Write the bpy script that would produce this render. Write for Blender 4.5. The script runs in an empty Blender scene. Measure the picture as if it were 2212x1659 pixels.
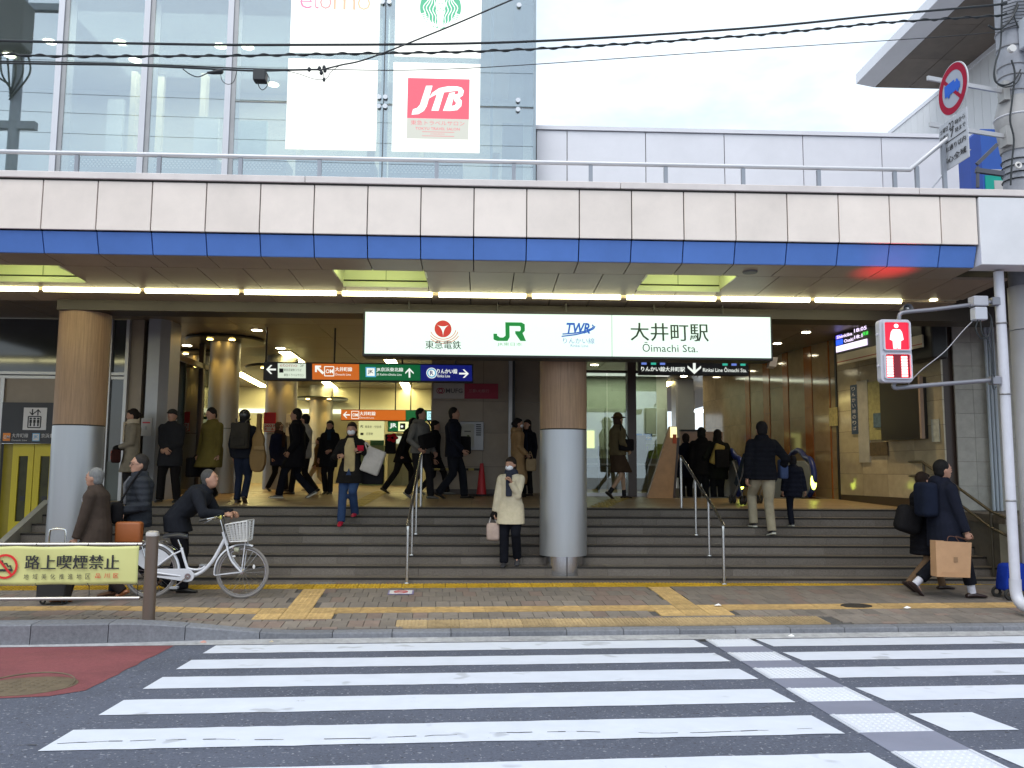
import bpy, bmesh, math, random
from mathutils import Vector, Matrix, Quaternion
SCN = bpy.context.scene
COL = SCN.collection
R = math.radians
random.seed(7)

def V(*a):
    return Vector(a)

# ------------------------------------------------------------------ camera
# Survey of the place: x along the station front, y away from the street, z up.
# Measured sight lines (in a 2212 x 1659 survey grid) are turned into points on real planes.
FPX, CX, CY = 1800.0, 1106.0, 829.5
YAW, PITCH, ROLL = R(2.12), math.atan(185.5 / 1800.0), 0.0065
CAM = V(0, 0, 1.52)
fwd = V(math.sin(YAW) * math.cos(PITCH), math.cos(YAW) * math.cos(PITCH), math.sin(PITCH))
rt0 = V(math.cos(YAW), -math.sin(YAW), 0)
up0 = rt0.cross(fwd)
rt = rt0 * math.cos(ROLL) + up0 * math.sin(ROLL)
up = up0 * math.cos(ROLL) - rt0 * math.sin(ROLL)
cam_d = bpy.data.cameras.new('camera')
cam_o = bpy.data.objects.new('camera', cam_d)
COL.objects.link(cam_o)
cam_o.matrix_world = Matrix(((rt.x, up.x, -fwd.x, CAM.x), (rt.y, up.y, -fwd.y, CAM.y), (rt.z, up.z, -fwd.z, CAM.z), (0, 0, 0, 1)))
cam_d.sensor_fit = 'HORIZONTAL'
cam_d.sensor_width = 36.0
cam_d.lens = FPX / 2212.0 * 36.0
cam_d.clip_start = 0.1
cam_d.clip_end = 900
SCN.camera = cam_o

def ray(px, py):
    return fwd * FPX + rt * (px - CX) - up * (py - CY)
def atY(px, py, Y):
    d = ray(px, py)
    return CAM + d * ((Y - CAM.y) / d.y)
def atZ(px, py, z):
    d = ray(px, py)
    return CAM + d * ((z - CAM.z) / d.z)
def atX(px, py, X):
    d = ray(px, py)
    return CAM + d * ((X - CAM.x) / d.x)
def onplane(px, py, p0, n):
    d = ray(px, py)
    return CAM + d * ((p0 - CAM).dot(n) / d.dot(n))
def proj(P):
    q = P - CAM
    w = q.dot(fwd)
    return (CX + FPX * q.dot(rt) / w, CY - FPX * q.dot(up) / w)

# road frame: u along the street, v across it (the street is not quite parallel to the front)
TH = R(2.9)
cT, sT = math.cos(TH), math.sin(TH)
def uv(P):
    return (P.x * cT + P.y * sT, -P.x * sT + P.y * cT)
def xy(u, v):
    return (u * cT - v * sT, u * sT + v * cT)
def zroad(v):
    return 0.248 - 0.053 * v if v > 0 else 0.248 + 0.02 * v
def sm(t):
    t = max(0.0, min(1.0, t))
    return t * t * (3 - 2 * t)
def zside(u, v):
    return 0.047 * (v - 11.45) + 0.085 * sm((-1.9 - u) / 2.0) * sm((11.2 - v) / 2.6)
def RD(u, v, dz=0.0):
    x, y = xy(u, v)
    return V(x, y, zroad(v) + dz)
def SW(u, v, dz=0.0):
    x, y = xy(u, v)
    return V(x, y, zside(u, v) + dz)
def px_road(px, py):
    n = V(0.053 * -sT, 0.053 * cT, 1).normalized()
    return uv(onplane(px, py, V(0, 0, 0.248), n))
def px_side(px, py):
    n = V(-0.047 * -sT, -0.047 * cT, 1).normalized()
    x, y = xy(0, 11.45)
    P = onplane(px, py, V(x, y, 0), n)
    for i in range(4):
        u, v = uv(P)
        P = onplane(px, py, V(P.x, P.y, zside(u, v)), n)
    return uv(P)
UDIR = V(cT, sT, 0)
VDIR = V(-sT, cT, 0)

def zfloor(Y):
    return 0.904 + 0.035 * (min(Y, 17.5) - 13.57)
def at_floor(px, py):
    n = V(0, -0.035, 1).normalized()
    P = onplane(px, py, V(0, 13.57, 0.904), n)
    if P.y > 17.5 or P.y < 0:
        P = atZ(px, py, zfloor(17.5))
    return P

# ------------------------------------------------------------------ sky, sun, exposure
SUN_EL, SUN_ROT = R(58), R(205)
w = bpy.data.worlds.new('World'); SCN.world = w; w.use_nodes = True
nt = w.node_tree; nt.nodes.clear()
out = nt.nodes.new('ShaderNodeOutputWorld'); bg = nt.nodes.new('ShaderNodeBackground')
sky = nt.nodes.new('ShaderNodeTexSky'); sky.sky_type = 'NISHITA'; sky.sun_disc = False
sky.sun_elevation = SUN_EL; sky.sun_rotation = SUN_ROT; sky.air_density = 1.0; sky.dust_density = 2.0
tc = nt.nodes.new('ShaderNodeTexCoord'); mp = nt.nodes.new('ShaderNodeMapping'); mp.inputs['Scale'].default_value = (1.6, 1.6, 4.0)
ns = nt.nodes.new('ShaderNodeTexNoise'); ns.inputs['Scale'].default_value = 2.4; ns.inputs['Detail'].default_value = 6; ns.inputs['Roughness'].default_value = .55
rp = nt.nodes.new('ShaderNodeValToRGB'); rp.color_ramp.elements[0].position = .40; rp.color_ramp.elements[1].position = .66
rp.color_ramp.elements[0].color = (.58, .58, .58, 1); rp.color_ramp.elements[1].color = (1, 1, 1, 1)
mx = nt.nodes.new('ShaderNodeMix'); mx.data_type = 'RGBA'
mx.inputs['B'].default_value = (8.0, 9.1, 10.0, 1)
L = nt.links.new
L(tc.outputs['Generated'], mp.inputs['Vector']); L(mp.outputs['Vector'], ns.inputs['Vector'])
L(ns.outputs['Fac'], rp.inputs['Fac']); L(rp.outputs['Color'], mx.inputs['Factor']); L(sky.outputs['Color'], mx.inputs['A'])
L(mx.outputs['Result'], bg.inputs['Color']); bg.inputs['Strength'].default_value = 0.07
L(bg.outputs['Background'], out.inputs['Surface'])
sd = bpy.data.lights.new('sun', 'SUN'); sd.energy = 0.75; sd.angle = R(45); sd.color = (1.0, .97, .93)
so = bpy.data.objects.new('sun', sd); COL.objects.link(so)
# the sun stands high behind the photographer (clockwise from +y), veiled by cloud
sdir = V(math.sin(SUN_ROT) * math.cos(SUN_EL), math.cos(SUN_ROT) * math.cos(SUN_EL), math.sin(SUN_EL))
so.rotation_euler = sdir.to_track_quat('Z', 'Y').to_euler()
SCN.view_settings.view_transform = 'Standard'; SCN.view_settings.look = 'None'
SCN.view_settings.gamma = 1.0; SCN.view_settings.use_curve_mapping = False
EXPO = 1.22
SCN.view_settings.exposure = EXPO
SCN.render.engine = 'CYCLES'
SCN.cycles.use_denoising = True
SCN.cycles.max_bounces = 6; SCN.cycles.diffuse_bounces = 3; SCN.cycles.glossy_bounces = 3; SCN.cycles.transparent_max_bounces = 12
SCN.cycles.sample_clamp_indirect = 6.0; SCN.cycles.caustics_reflective = False; SCN.cycles.caustics_refractive = False

# ------------------------------------------------------------------ materials
MATS = {}
def mat(name, col=(.5, .5, .5), rough=.6, metal=0.0, var=.10, vs=3.0, bump=0.0, bs=60.0, rnd=.05, spec=.5, dirt=0.0, stretch=(1, 1, 1), coat=0.0, sheen=0.0):
    if name in MATS:
        return MATS[name]
    m = bpy.data.materials.new(name); m.use_nodes = True; n = m.node_tree.nodes; k = m.node_tree.links.new
    b = n['Principled BSDF']
    b.inputs['Roughness'].default_value = rough; b.inputs['Metallic'].default_value = metal
    b.inputs['Specular IOR Level'].default_value = spec
    b.inputs['Coat Weight'].default_value = coat
    b.inputs['Sheen Weight'].default_value = sheen
    tc = n.new('ShaderNodeTexCoord'); oi = n.new('ShaderNodeObjectInfo')
    sc = n.new('ShaderNodeVectorMath'); sc.operation = 'SCALE'; sc.inputs['Scale'].default_value = 37.0
    cb = n.new('ShaderNodeCombineXYZ')
    for s in 'XYZ':
        k(oi.outputs['Random'], cb.inputs[s])
    k(cb.outputs[0], sc.inputs[0])
    ad = n.new('ShaderNodeVectorMath'); ad.operation = 'ADD'
    mpn = n.new('ShaderNodeMapping'); mpn.inputs['Scale'].default_value = stretch
    k(tc.outputs['Object'], mpn.inputs['Vector']); k(mpn.outputs[0], ad.inputs[0]); k(sc.outputs[0], ad.inputs[1])
    def mul(col_socket, fac_socket):
        q = n.new('ShaderNodeMix'); q.data_type = 'RGBA'; q.blend_type = 'MULTIPLY'; q.inputs['Factor'].default_value = 1
        k(col_socket, q.inputs['A']); k(fac_socket, q.inputs['B'])
        return q.outputs['Result']
    rgb = n.new('ShaderNodeRGB'); rgb.outputs[0].default_value = (*col, 1)
    c = rgb.outputs[0]
    def rng(socket, a, z, lo, hi):
        q = n.new('ShaderNodeMapRange'); q.inputs['From Min'].default_value = a; q.inputs['From Max'].default_value = z
        q.inputs['To Min'].default_value = lo; q.inputs['To Max'].default_value = hi; k(socket, q.inputs['Value'])
        return q.outputs[0]
    if var > 0:
        t = n.new('ShaderNodeTexNoise'); t.inputs['Scale'].default_value = vs; t.inputs['Detail'].default_value = 5; t.inputs['Roughness'].default_value = .62
        k(ad.outputs[0], t.inputs['Vector']); c = mul(c, rng(t.outputs['Fac'], .25, .75, 1 - var, 1 + var))
    if rnd > 0:
        c = mul(c, rng(oi.outputs['Random'], 0, 1, 1 - rnd, 1 + rnd))
    if dirt > 0:
        t2 = n.new('ShaderNodeTexNoise'); t2.inputs['Scale'].default_value = .9; t2.inputs['Detail'].default_value = 8; t2.inputs['Roughness'].default_value = .7
        k(tc.outputs['Object'], t2.inputs['Vector']); c = mul(c, rng(t2.outputs['Fac'], .45, .7, 1.0, 1 - dirt))
    k(c, b.inputs['Base Color'])
    if bump > 0:
        t3 = n.new('ShaderNodeTexNoise'); t3.inputs['Scale'].default_value = bs; t3.inputs['Detail'].default_value = 4
        k(ad.outputs[0], t3.inputs['Vector'])
        bp = n.new('ShaderNodeBump'); bp.inputs['Strength'].default_value = bump; bp.inputs['Distance'].default_value = .01
        k(t3.outputs['Fac'], bp.inputs['Height']); k(bp.outputs[0], b.inputs['Normal'])
    MATS[name] = m
    return m

def emi(name, col, s):
    if name in MATS:
        return MATS[name]
    m = bpy.data.materials.new(name); m.use_nodes = True; n = m.node_tree.nodes
    b = n['Principled BSDF']; b.inputs['Base Color'].default_value = (*[.1 * c for c in col], 1)
    b.inputs['Emission Color'].default_value = (*col, 1); b.inputs['Emission Strength'].default_value = s * (2 ** (.35 - EXPO) if s < 2.5 else 1); b.inputs['Roughness'].default_value = .4
    MATS[name] = m
    return m

def glassmat(name, tint, refl=.35, rough=.0, frost=0.0):
    if name in MATS:
        return MATS[name]
    m = bpy.data.materials.new(name); m.use_nodes = True; n = m.node_tree.nodes; k = m.node_tree.links.new; n.clear()
    o = n.new('ShaderNodeOutputMaterial'); t = n.new('ShaderNodeBsdfTransparent'); t.inputs[0].default_value = (*tint, 1)
    g = n.new('ShaderNodeBsdfGlossy'); g.inputs['Roughness'].default_value = rough; g.inputs[0].default_value = (.9, .95, 1, 1)
    x = n.new('ShaderNodeMixShader'); lw = n.new('ShaderNodeLayerWeight'); lw.inputs['Blend'].default_value = .25
    mr = n.new('ShaderNodeMapRange'); mr.inputs['To Min'].default_value = refl; mr.inputs['To Max'].default_value = 1
    k(lw.outputs['Fresnel'], mr.inputs['Value']); k(mr.outputs[0], x.inputs[0]); k(t.outputs[0], x.inputs[1]); k(g.outputs[0], x.inputs[2])
    k(x.outputs[0], o.inputs[0]); MATS[name] = m
    return m

# ------------------------------------------------------------------ mesh builder
ORG = {}
def org(o):
    while o is not None and o.parent is not None:
        o = o.parent
    return ORG.get(o.name, V(0, 0, 0)) if o is not None else V(0, 0, 0)

class MB:
    def __init__(self):
        self.v, self.f, self.m, self.cur = [], [], [], 0
    def add(self, vs, fs):
        b = len(self.v); self.v += [Vector(p) for p in vs]
        for f in fs:
            self.f.append([b + i for i in f]); self.m.append(self.cur)
        return self
    def box(self, a, b):
        x0, y0, z0 = a; x1, y1, z1 = b
        return self.add([(x0, y0, z0), (x1, y0, z0), (x1, y1, z0), (x0, y1, z0), (x0, y0, z1), (x1, y0, z1), (x1, y1, z1), (x0, y1, z1)],
                        [(0, 3, 2, 1), (4, 5, 6, 7), (0, 1, 5, 4), (1, 2, 6, 5), (2, 3, 7, 6), (3, 0, 4, 7)])
    def obox(self, o, ex, ey, ez):
        o, ex, ey, ez = map(Vector, (o, ex, ey, ez))
        p = [o, o + ex, o + ex + ey, o + ey]
        return self.add(p + [q + ez for q in p], [(0, 3, 2, 1), (4, 5, 6, 7), (0, 1, 5, 4), (1, 2, 6, 5), (2, 3, 7, 6), (3, 0, 4, 7)])
    def bar(self, p0, p1, w, h, upv=(0, 0, 1)):
        p0, p1 = Vector(p0), Vector(p1); d = (p1 - p0)
        s = d.cross(Vector(upv)); s = s.normalized() if s.length > 1e-6 else V(1, 0, 0)
        t = s.cross(d).normalized()
        return self.obox(p0 - s * w / 2 - t * h / 2, d, s * w, t * h)
    def quad(self, a, b, c, d):
        return self.add([a, b, c, d], [(0, 1, 2, 3)])
    def poly(self, pts):
        return self.add(pts, [tuple(range(len(pts)))])
    def prism(self, pts, vec):
        pts = [Vector(p) for p in pts]; vec = Vector(vec); n = len(pts)
        return self.add(pts + [p + vec for p in pts], [tuple(range(n - 1, -1, -1)), tuple(range(n, 2 * n))] + [(i, (i + 1) % n, n + (i + 1) % n, n + i) for i in range(n)])
    def tube(self, pts, r, n=8, caps=True, rs=None):
        pts = [Vector(p) for p in pts]
        if len(pts) < 2:
            return self
        t0 = (pts[1] - pts[0]).normalized()
        a = t0.orthogonal().normalized(); rings = []
        for i, p in enumerate(pts):
            if i == 0:
                t = t0
            elif i == len(pts) - 1:
                t = (pts[i] - pts[i - 1]).normalized()
            else:
                t = ((pts[i + 1] - p).normalized() + (p - pts[i - 1]).normalized())
                t = t.normalized() if t.length > 1e-6 else (pts[i + 1] - p).normalized()
            a = (a - t * a.dot(t)); a = a.normalized() if a.length > 1e-6 else t.orthogonal().normalized()
            b = t.cross(a); rr = rs[i] if rs else r
            rings.append([p + (a * math.cos(2 * math.pi * j / n) + b * math.sin(2 * math.pi * j / n)) * rr for j in range(n)])
        vs = [q for rg in rings for q in rg]; fs = []
        for i in range(len(rings) - 1):
            for j in range(n):
                fs.append((i * n + j, i * n + (j + 1) % n, (i + 1) * n + (j + 1) % n, (i + 1) * n + j))
        if caps:
            fs.append(tuple(range(n - 1, -1, -1))); fs.append(tuple((len(rings) - 1) * n + j for j in range(n)))
        return self.add(vs, fs)
    def cyl(self, p0, p1, r0, r1=None, n=14, caps=True):
        return self.tube([p0, p1], r0, n, caps, [r0, r0 if r1 is None else r1])
    def lathe(self, prof, c, n=20, caps=True, ax=(1, 0, 0), ay=(0, 1, 0), az=(0, 0, 1)):
        c, ax, ay, az = map(Vector, (c, ax, ay, az)); vs, fs = [], []
        for r, z in prof:
            for j in range(n):
                t = 2 * math.pi * j / n
                vs.append(c + (ax * math.cos(t) + ay * math.sin(t)) * r + az * z)
        for i in range(len(prof) - 1):
            for j in range(n):
                fs.append((i * n + j, i * n + (j + 1) % n, (i + 1) * n + (j + 1) % n, (i + 1) * n + j))
        if caps:
            fs.append(tuple(range(n - 1, -1, -1))); fs.append(tuple((len(prof) - 1) * n + j for j in range(n)))
        return self.add(vs, fs)
    def ball(self, c, rx, ry=None, rz=None, n=12, m=8, rot=None):
        ry = rx if ry is None else ry; rz = rx if rz is None else rz; c = Vector(c); vs = [V(0, 0, -rz)]; fs = []
        for i in range(1, m):
            a = -math.pi / 2 + math.pi * i / m
            for j in range(n):
                t = 2 * math.pi * j / n; vs.append(V(rx * math.cos(a) * math.cos(t), ry * math.cos(a) * math.sin(t), rz * math.sin(a)))
        vs.append(V(0, 0, rz)); T = len(vs) - 1
        for j in range(n):
            fs.append((0, 1 + (j + 1) % n, 1 + j)); fs.append((T, 1 + (m - 2) * n + j, 1 + (m - 2) * n + (j + 1) % n))
        for i in range(m - 2):
            for j in range(n):
                fs.append((1 + i * n + j, 1 + i * n + (j + 1) % n, 1 + (i + 1) * n + (j + 1) % n, 1 + (i + 1) * n + j))
        if rot is not None:
            vs = [rot @ p for p in vs]
        return self.add([p + c for p in vs], fs)
    def ring(self, c, n0, Ro, r, n=32, k=6):
        c = Vector(c); n0 = Vector(n0).normalized(); a = n0.orthogonal().normalized(); b = n0.cross(a)
        pts = [c + (a * math.cos(2 * math.pi * i / n) + b * math.sin(2 * math.pi * i / n)) * Ro for i in range(n)]
        vs, fs = [], []
        for p in pts:
            d = (p - c).normalized()
            for j in range(k):
                t = 2 * math.pi * j / k; vs.append(p + d * math.cos(t) * r + n0 * math.sin(t) * r)
        for i in range(n):
            for j in range(k):
                i2 = (i + 1) % n; fs.append((i * k + j, i2 * k + j, i2 * k + (j + 1) % k, i * k + (j + 1) % k))
        return self.add(vs, fs)
    def disc(self, c, n0, r, t=.004, n=28):
        n0 = Vector(n0).normalized(); c = Vector(c)
        return self.cyl(c, c + n0 * t, r, None, n)
    def mesh(self, name, offset=V(0, 0, 0), smooth=False, bevel=0.0, seg=1):
        me = bpy.data.meshes.new(name)
        me.from_pydata([tuple(p - offset) for p in self.v], [], self.f)
        me.polygons.foreach_set('material_index', self.m)
        bm = bmesh.new(); bm.from_mesh(me)
        bmesh.ops.recalc_face_normals(bm, faces=bm.faces)
        if bevel > 0:
            es = [e for e in bm.edges if len(e.link_faces) == 2 and e.calc_face_angle(0) > .6]
            bmesh.ops.bevel(bm, geom=es, offset=bevel, segments=seg, profile=.5, affect='EDGES', clamp_overlap=True)
        if smooth:
            for f in bm.faces:
                f.smooth = True
            for e in bm.edges:
                if len(e.link_faces) == 2 and e.calc_face_angle(0) > .7:
                    e.smooth = False
        bm.to_mesh(me); bm.free()
        return me
    def build(self, name, m, parent=None, smooth=False, bevel=0.0, seg=1, label=None, kind=None):
        me = self.mesh(name, org(parent) if parent is not None else V(0, 0, 0), smooth, bevel, seg)
        for x in (m if isinstance(m, (list, tuple)) else [m]):
            me.materials.append(x)
        o = bpy.data.objects.new(name, me); COL.objects.link(o)
        if parent is not None:
            o.parent = parent
        if label: o['label'] = label
        if kind: o['kind'] = kind
        return o

def thing(name, label, cat, loc=(0, 0, 0), group=None):
    o = bpy.data.objects.new(name, None); COL.objects.link(o); o.empty_display_size = .1
    o.location = Vector(loc); ORG[o.name] = Vector(loc)
    o['label'] = label; o['category'] = cat
    if group: o['group'] = group
    return o
def tag(o, label, cat, group=None):
    o['label'] = label; o['category'] = cat
    if group: o['group'] = group
    return o
def struct(name, mb, m, **k):
    return mb.build(name, m, kind='structure', **k)
def piece(me, name, parent, loc, m=None, rot=None):
    """another object sharing a mesh, placed at a world point under its parent"""
    o = bpy.data.objects.new(name, me); COL.objects.link(o); o.parent = parent
    o.location = Vector(loc) - org(parent)
    if rot is not None: o.rotation_euler = rot
    return o
def copy_tree(o, parent=None, delta=None, **props):
    c = o.copy(); COL.objects.link(c); c.parent = parent
    if parent is None and delta is not None:
        c.location = o.location + Vector(delta); ORG[c.name] = c.location.copy()
    for ch in list(o.children):
        copy_tree(ch, c)
    for kk, vv in props.items():
        c[kk] = vv
    return c

# flat print: lettering made from font outlines, fitted into a frame (origin, width vector, height vector)
TXT = []
def text(s, P, RW, UH, m, parent, name='lettering', bold=0.0, keep=False, shear=0.0):
    c = bpy.data.curves.new('t', 'FONT'); c.body = s; c.resolution_u = 2; c.offset = bold; c.shear = shear
    o = bpy.data.objects.new('t', c); COL.objects.link(o)
    TXT.append((o, Vector(P), Vector(RW), Vector(UH), m, parent, name, keep))
def finish_text():
    dg = bpy.context.evaluated_depsgraph_get()
    for o, P, RW, UH, m, parent, name, keep in TXT:
        me = bpy.data.meshes.new_from_object(o.evaluated_get(dg))
        xs = [v.co.x for v in me.vertices]; ys = [v.co.y for v in me.vertices]
        if not xs:
            continue
        x0, x1, y0, y1 = min(xs), max(xs), min(ys), max(ys)
        of = org(parent)
        for v in me.vertices:
            v.co = P + RW * ((v.co.x - x0) / max(1e-6, x1 - x0)) + UH * ((v.co.y - y0) / max(1e-6, y1 - y0)) - of
        me.materials.clear(); me.materials.append(m)
        q = bpy.data.objects.new(name, me); COL.objects.link(q); q.parent = parent
    for t in TXT:
        c = t[0].data; bpy.data.objects.remove(t[0]); bpy.data.curves.remove(c)
    TXT.clear()

class Panel:
    """a flat face: x to the right and y up in its own units, n towards the viewer"""
    def __init__(s, bl, br, tl, lift=.004):
        s.o = Vector(bl); s.r = Vector(br) - s.o; s.u = Vector(tl) - s.o
        s.n = s.r.cross(s.u).normalized(); s.lift = lift
    def p(s, x, y, dz=0.0):
        return s.o + s.r * x + s.u * y + s.n * dz
    def rect(s, x0, y0, x1, y1, m, parent, name, lift=None, t=.003):
        l = s.lift if lift is None else lift
        mb = MB(); mb.prism([s.p(x0, y0, l), s.p(x1, y0, l), s.p(x1, y1, l), s.p(x0, y1, l)], s.n * t)
        return mb.build(name, m, parent)
    def poly(s, pts, m, parent, name, lift=None, t=.003):
        l = s.lift if lift is None else lift
        mb = MB(); mb.prism([s.p(x, y, l) for x, y in pts], s.n * t)
        return mb.build(name, m, parent)
    def polys(s, plist, m, parent, name, lift=None, t=.003):
        l = s.lift if lift is None else lift
        mb = MB()
        for pts in plist:
            mb.prism([s.p(x, y, l) for x, y in pts], s.n * t)
        return mb.build(name, m, parent)
    def text(s, t, x0, y0, x1, y1, m, parent, lift=None, bold=0.0, name='lettering', shear=0.0):
        l = (s.lift if lift is None else lift) + .004
        if bold > 0 and max(map(ord, t)) > 0x2000:
            q = (x1 - x0) / len(t) * bold * 2.2
            for k in (-1, 0, 1): text(t, s.p(x0 + k * q, y0, l + k * .0004), s.r * (x1 - x0), s.u * (y1 - y0), m, parent, name, 0, False, shear)
            return
        text(t, s.p(x0, y0, l), s.r * (x1 - x0), s.u * (y1 - y0), m, parent, name, bold, False, shear)
def stroke(pts, w, asp=1.0):
    """a polyline as quads of width w (panel units; asp = panel width / panel height)"""
    outp = []
    for (x0, y0), (x1, y1) in zip(pts[:-1], pts[1:]):
        dx, dy = (x1 - x0) * asp, (y1 - y0); l = math.hypot(dx, dy) or 1
        nx, ny = -dy / l * w / 2 / asp, dx / l * w / 2
        outp.append([(x0 + nx, y0 + ny), (x0 - nx, y0 - ny), (x1 - nx, y1 - ny), (x1 + nx, y1 + ny)])
    return outp
def arc(cx, cy, r, a0, a1, n, asp=1.0):
    return [(cx + r * math.cos(R(a0 + (a1 - a0) * i / n)) / asp, cy + r * math.sin(R(a0 + (a1 - a0) * i / n))) for i in range(n + 1)]
ARROW_L = [(0, .5), (.45, 1), (.62, 1), (.3, .6), (1, .6), (1, .4), (.3, .4), (.62, 0), (.45, 0)]
def place(shape, x0, y0, x1, y1, rot=0):
    o = []
    for x, y in shape:
        a, b = x - .5, y - .5; c, s = math.cos(R(rot)), math.sin(R(rot))
        a, b = a * c - b * s, a * s + b * c
        o.append((x0 + (a + .5) * (x1 - x0), y0 + (b + .5) * (y1 - y0)))
    return o
def catenary(a, b, sag, n=24):
    a, b = Vector(a), Vector(b)
    return [a.lerp(b, i / n) - V(0, 0, sag * 4 * (i / n) * (1 - i / n)) for i in range(n + 1)]
def smooth_path(pts, n=8):
    pts = [Vector(p) for p in pts]; o = []
    for i in range(len(pts) - 1):
        p0, p1, p2, p3 = pts[max(0, i - 1)], pts[i], pts[i + 1], pts[min(len(pts) - 1, i + 2)]
        for k in range(n):
            t = k / n; o.append(.5 * ((2 * p1) + (p2 - p0) * t + (2 * p0 - 5 * p1 + 4 * p2 - p3) * t * t + (3 * p1 - p0 - 3 * p2 + p3) * t ** 3))
    return o + [pts[-1]]

# ------------------------------------------------------------------ ground, road, pavement
def sheet(us, vs, fz):
    mb = MB(); nu, nv = len(us), len(vs)
    P = [V(*xy(u, v), fz(u, v)) for v in vs for u in us]
    return mb.add(P, [(j * nu + i, j * nu + i + 1, (j + 1) * nu + i + 1, (j + 1) * nu + i) for j in range(nv - 1) for i in range(nu - 1)])
struct('ground', MB().box((-250, -250, -1.2), (250, 250, -1.0)), mat('earth', (.16, .15, .14)))
M_ASPH = mat('asphalt', (.088, .098, .136), .88, var=.34, vs=60, bump=.6, bs=150, rnd=0, dirt=.25)
def specks(m, scale, th, col):
    n = m.node_tree.nodes; k = m.node_tree.links.new; b = n['Principled BSDF']; src = b.inputs['Base Color'].links[0].from_socket
    tc = n.new('ShaderNodeTexCoord'); t = n.new('ShaderNodeTexNoise'); t.inputs['Scale'].default_value = scale; t.inputs['Detail'].default_value = 2; k(tc.outputs['Object'], t.inputs['Vector'])
    r = n.new('ShaderNodeMapRange'); r.inputs['From Min'].default_value = th; r.inputs['From Max'].default_value = th + .05; k(t.outputs['Fac'], r.inputs['Value'])
    q = n.new('ShaderNodeMix'); q.data_type = 'RGBA'; k(r.outputs[0], q.inputs['Factor']); k(src, q.inputs['A']); q.inputs['B'].default_value = (*col, 1); k(q.outputs['Result'], b.inputs['Base Color'])
specks(M_ASPH, 40, .645, (.27, .28, .32)); specks(M_ASPH, 34, .66, (.04, .04, .05))
road = struct('road', sheet([-80, -30, -12, -6, 0, 6, 12, 30, 80], [-40, -12, 0, 4, 8.62], lambda u, v: zroad(v)), M_ASPH)
# painted stripes: worn white thermoplastic
def wornpaint(name, col, wear, rough=.65):
    m = mat(name, col, rough, var=.06, vs=5, bump=.25, bs=120, rnd=.02)
    n = m.node_tree.nodes; k = m.node_tree.links.new; b = n['Principled BSDF']
    src = b.inputs['Base Color'].links[0].from_socket
    tc = n.new('ShaderNodeTexCoord'); t = n.new('ShaderNodeTexNoise'); t.inputs['Scale'].default_value = 9; t.inputs['Detail'].default_value = 12; t.inputs['Roughness'].default_value = .82
    k(tc.outputs['Object'], t.inputs['Vector'])
    r = n.new('ShaderNodeMapRange'); r.inputs['From Min'].default_value = wear; r.inputs['From Max'].default_value = wear + .05; k(t.outputs['Fac'], r.inputs['Value'])
    q = n.new('ShaderNodeMix'); q.data_type = 'RGBA'; k(r.outputs[0], q.inputs['Factor']); k(src, q.inputs['A']); q.inputs['B'].default_value = (.11, .11, .12, 1)
    k(q.outputs['Result'], b.inputs['Base Color'])
    return m
M_WHITE = wornpaint('road_paint', (.60, .63, .71), .635)
specks(M_WHITE, 3.1, .66, (.44, .46, .51))
def ustrip(u0, u1, v0, v1, zf, dz, jit=0.0, nu=None, th=.0):
    nu = nu or max(2, int(abs(u1 - u0) / .12)); pts0, pts1 = [], []
    rr = random.Random(int(u0 * 100) + int(v0 * 1000))
    for i in range(nu + 1):
        u = u0 + (u1 - u0) * i / nu
        pts0.append(V(*xy(u, v0 + rr.uniform(-jit, jit)), 0)); pts1.append(V(*xy(u, v1 + rr.uniform(-jit, jit)), 0))
    for p in pts0 + pts1:
        _, vv = uv(p); p.z = zf(vv) + dz
    mb = MB(); mb.add(pts0 + pts1, [(i, i + 1, nu + 2 + i, nu + 1 + i) for i in range(nu)])
    return mb
def matu(v):
    return 3.0 - .0735 * (8.57 - v)
tops = [8.572, 7.752, 6.965, 6.149, 5.332, 4.49, 3.66, 2.83, 2.0, 1.17, .34, -.5, -1.3, -2.1, -2.9]
for i, tv in enumerate(tops):
    bv = tv - .445 if i else 8.10
    um = matu((tv + bv) / 2)
    ustrip(-2.13, um - .34, bv, tv, zroad, .004, .006).build('crosswalk_stripe', M_WHITE, road)
    ue = 3.49 if i == 4 else 6.35
    ustrip(um + .31, ue, bv, tv, zroad, .004, .006).build('crosswalk_stripe', M_WHITE, road)
rr = random.Random(21); mb = MB()
for u0, u1, v0 in ((-2.9, .9, 5.03), (1.2, 2.2, 5.0), (-6, -2.6, 5.1)):
    u = u0; v = v0
    while u < u1:
        u2 = u + rr.uniform(.04, .12); v2 = v0 + .03 * math.sin(u2 * 3) + rr.uniform(-.008, .008); w_ = rr.uniform(.0, .007)
        if rr.random() < .8: mb.quad(RD(u, v - w_, .0058), RD(u2, v2 - w_, .0058), RD(u2, v2 + w_, .0058), RD(u, v + w_, .0058))
        u, v = u2, v2
mb.build('crack', mat('crack', (.06, .06, .065), .9), road, kind='stuff')
M_JNT = mat('bitumen', (.022, .022, .025), .7, var=.2)
mb = MB()
for s in (-.275, .27):
    a = [(matu(v) + s, v) for v in (8.62, -4)]
    mb.quad(*[RD(u, v, .003) for u, v in ((a[0][0] - .04, 8.6), (a[0][0] + .04, 8.6), (a[1][0] + .04, -4), (a[1][0] - .04, -4))])
mb.build('joint_strip', M_JNT, road)
M_MATW = mat('guide_white', (.60, .62, .68), .6, var=.05, bump=.1); M_MATG = mat('guide_grey', (.19, .20, .265), .7, var=.08, bump=.2)
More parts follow.
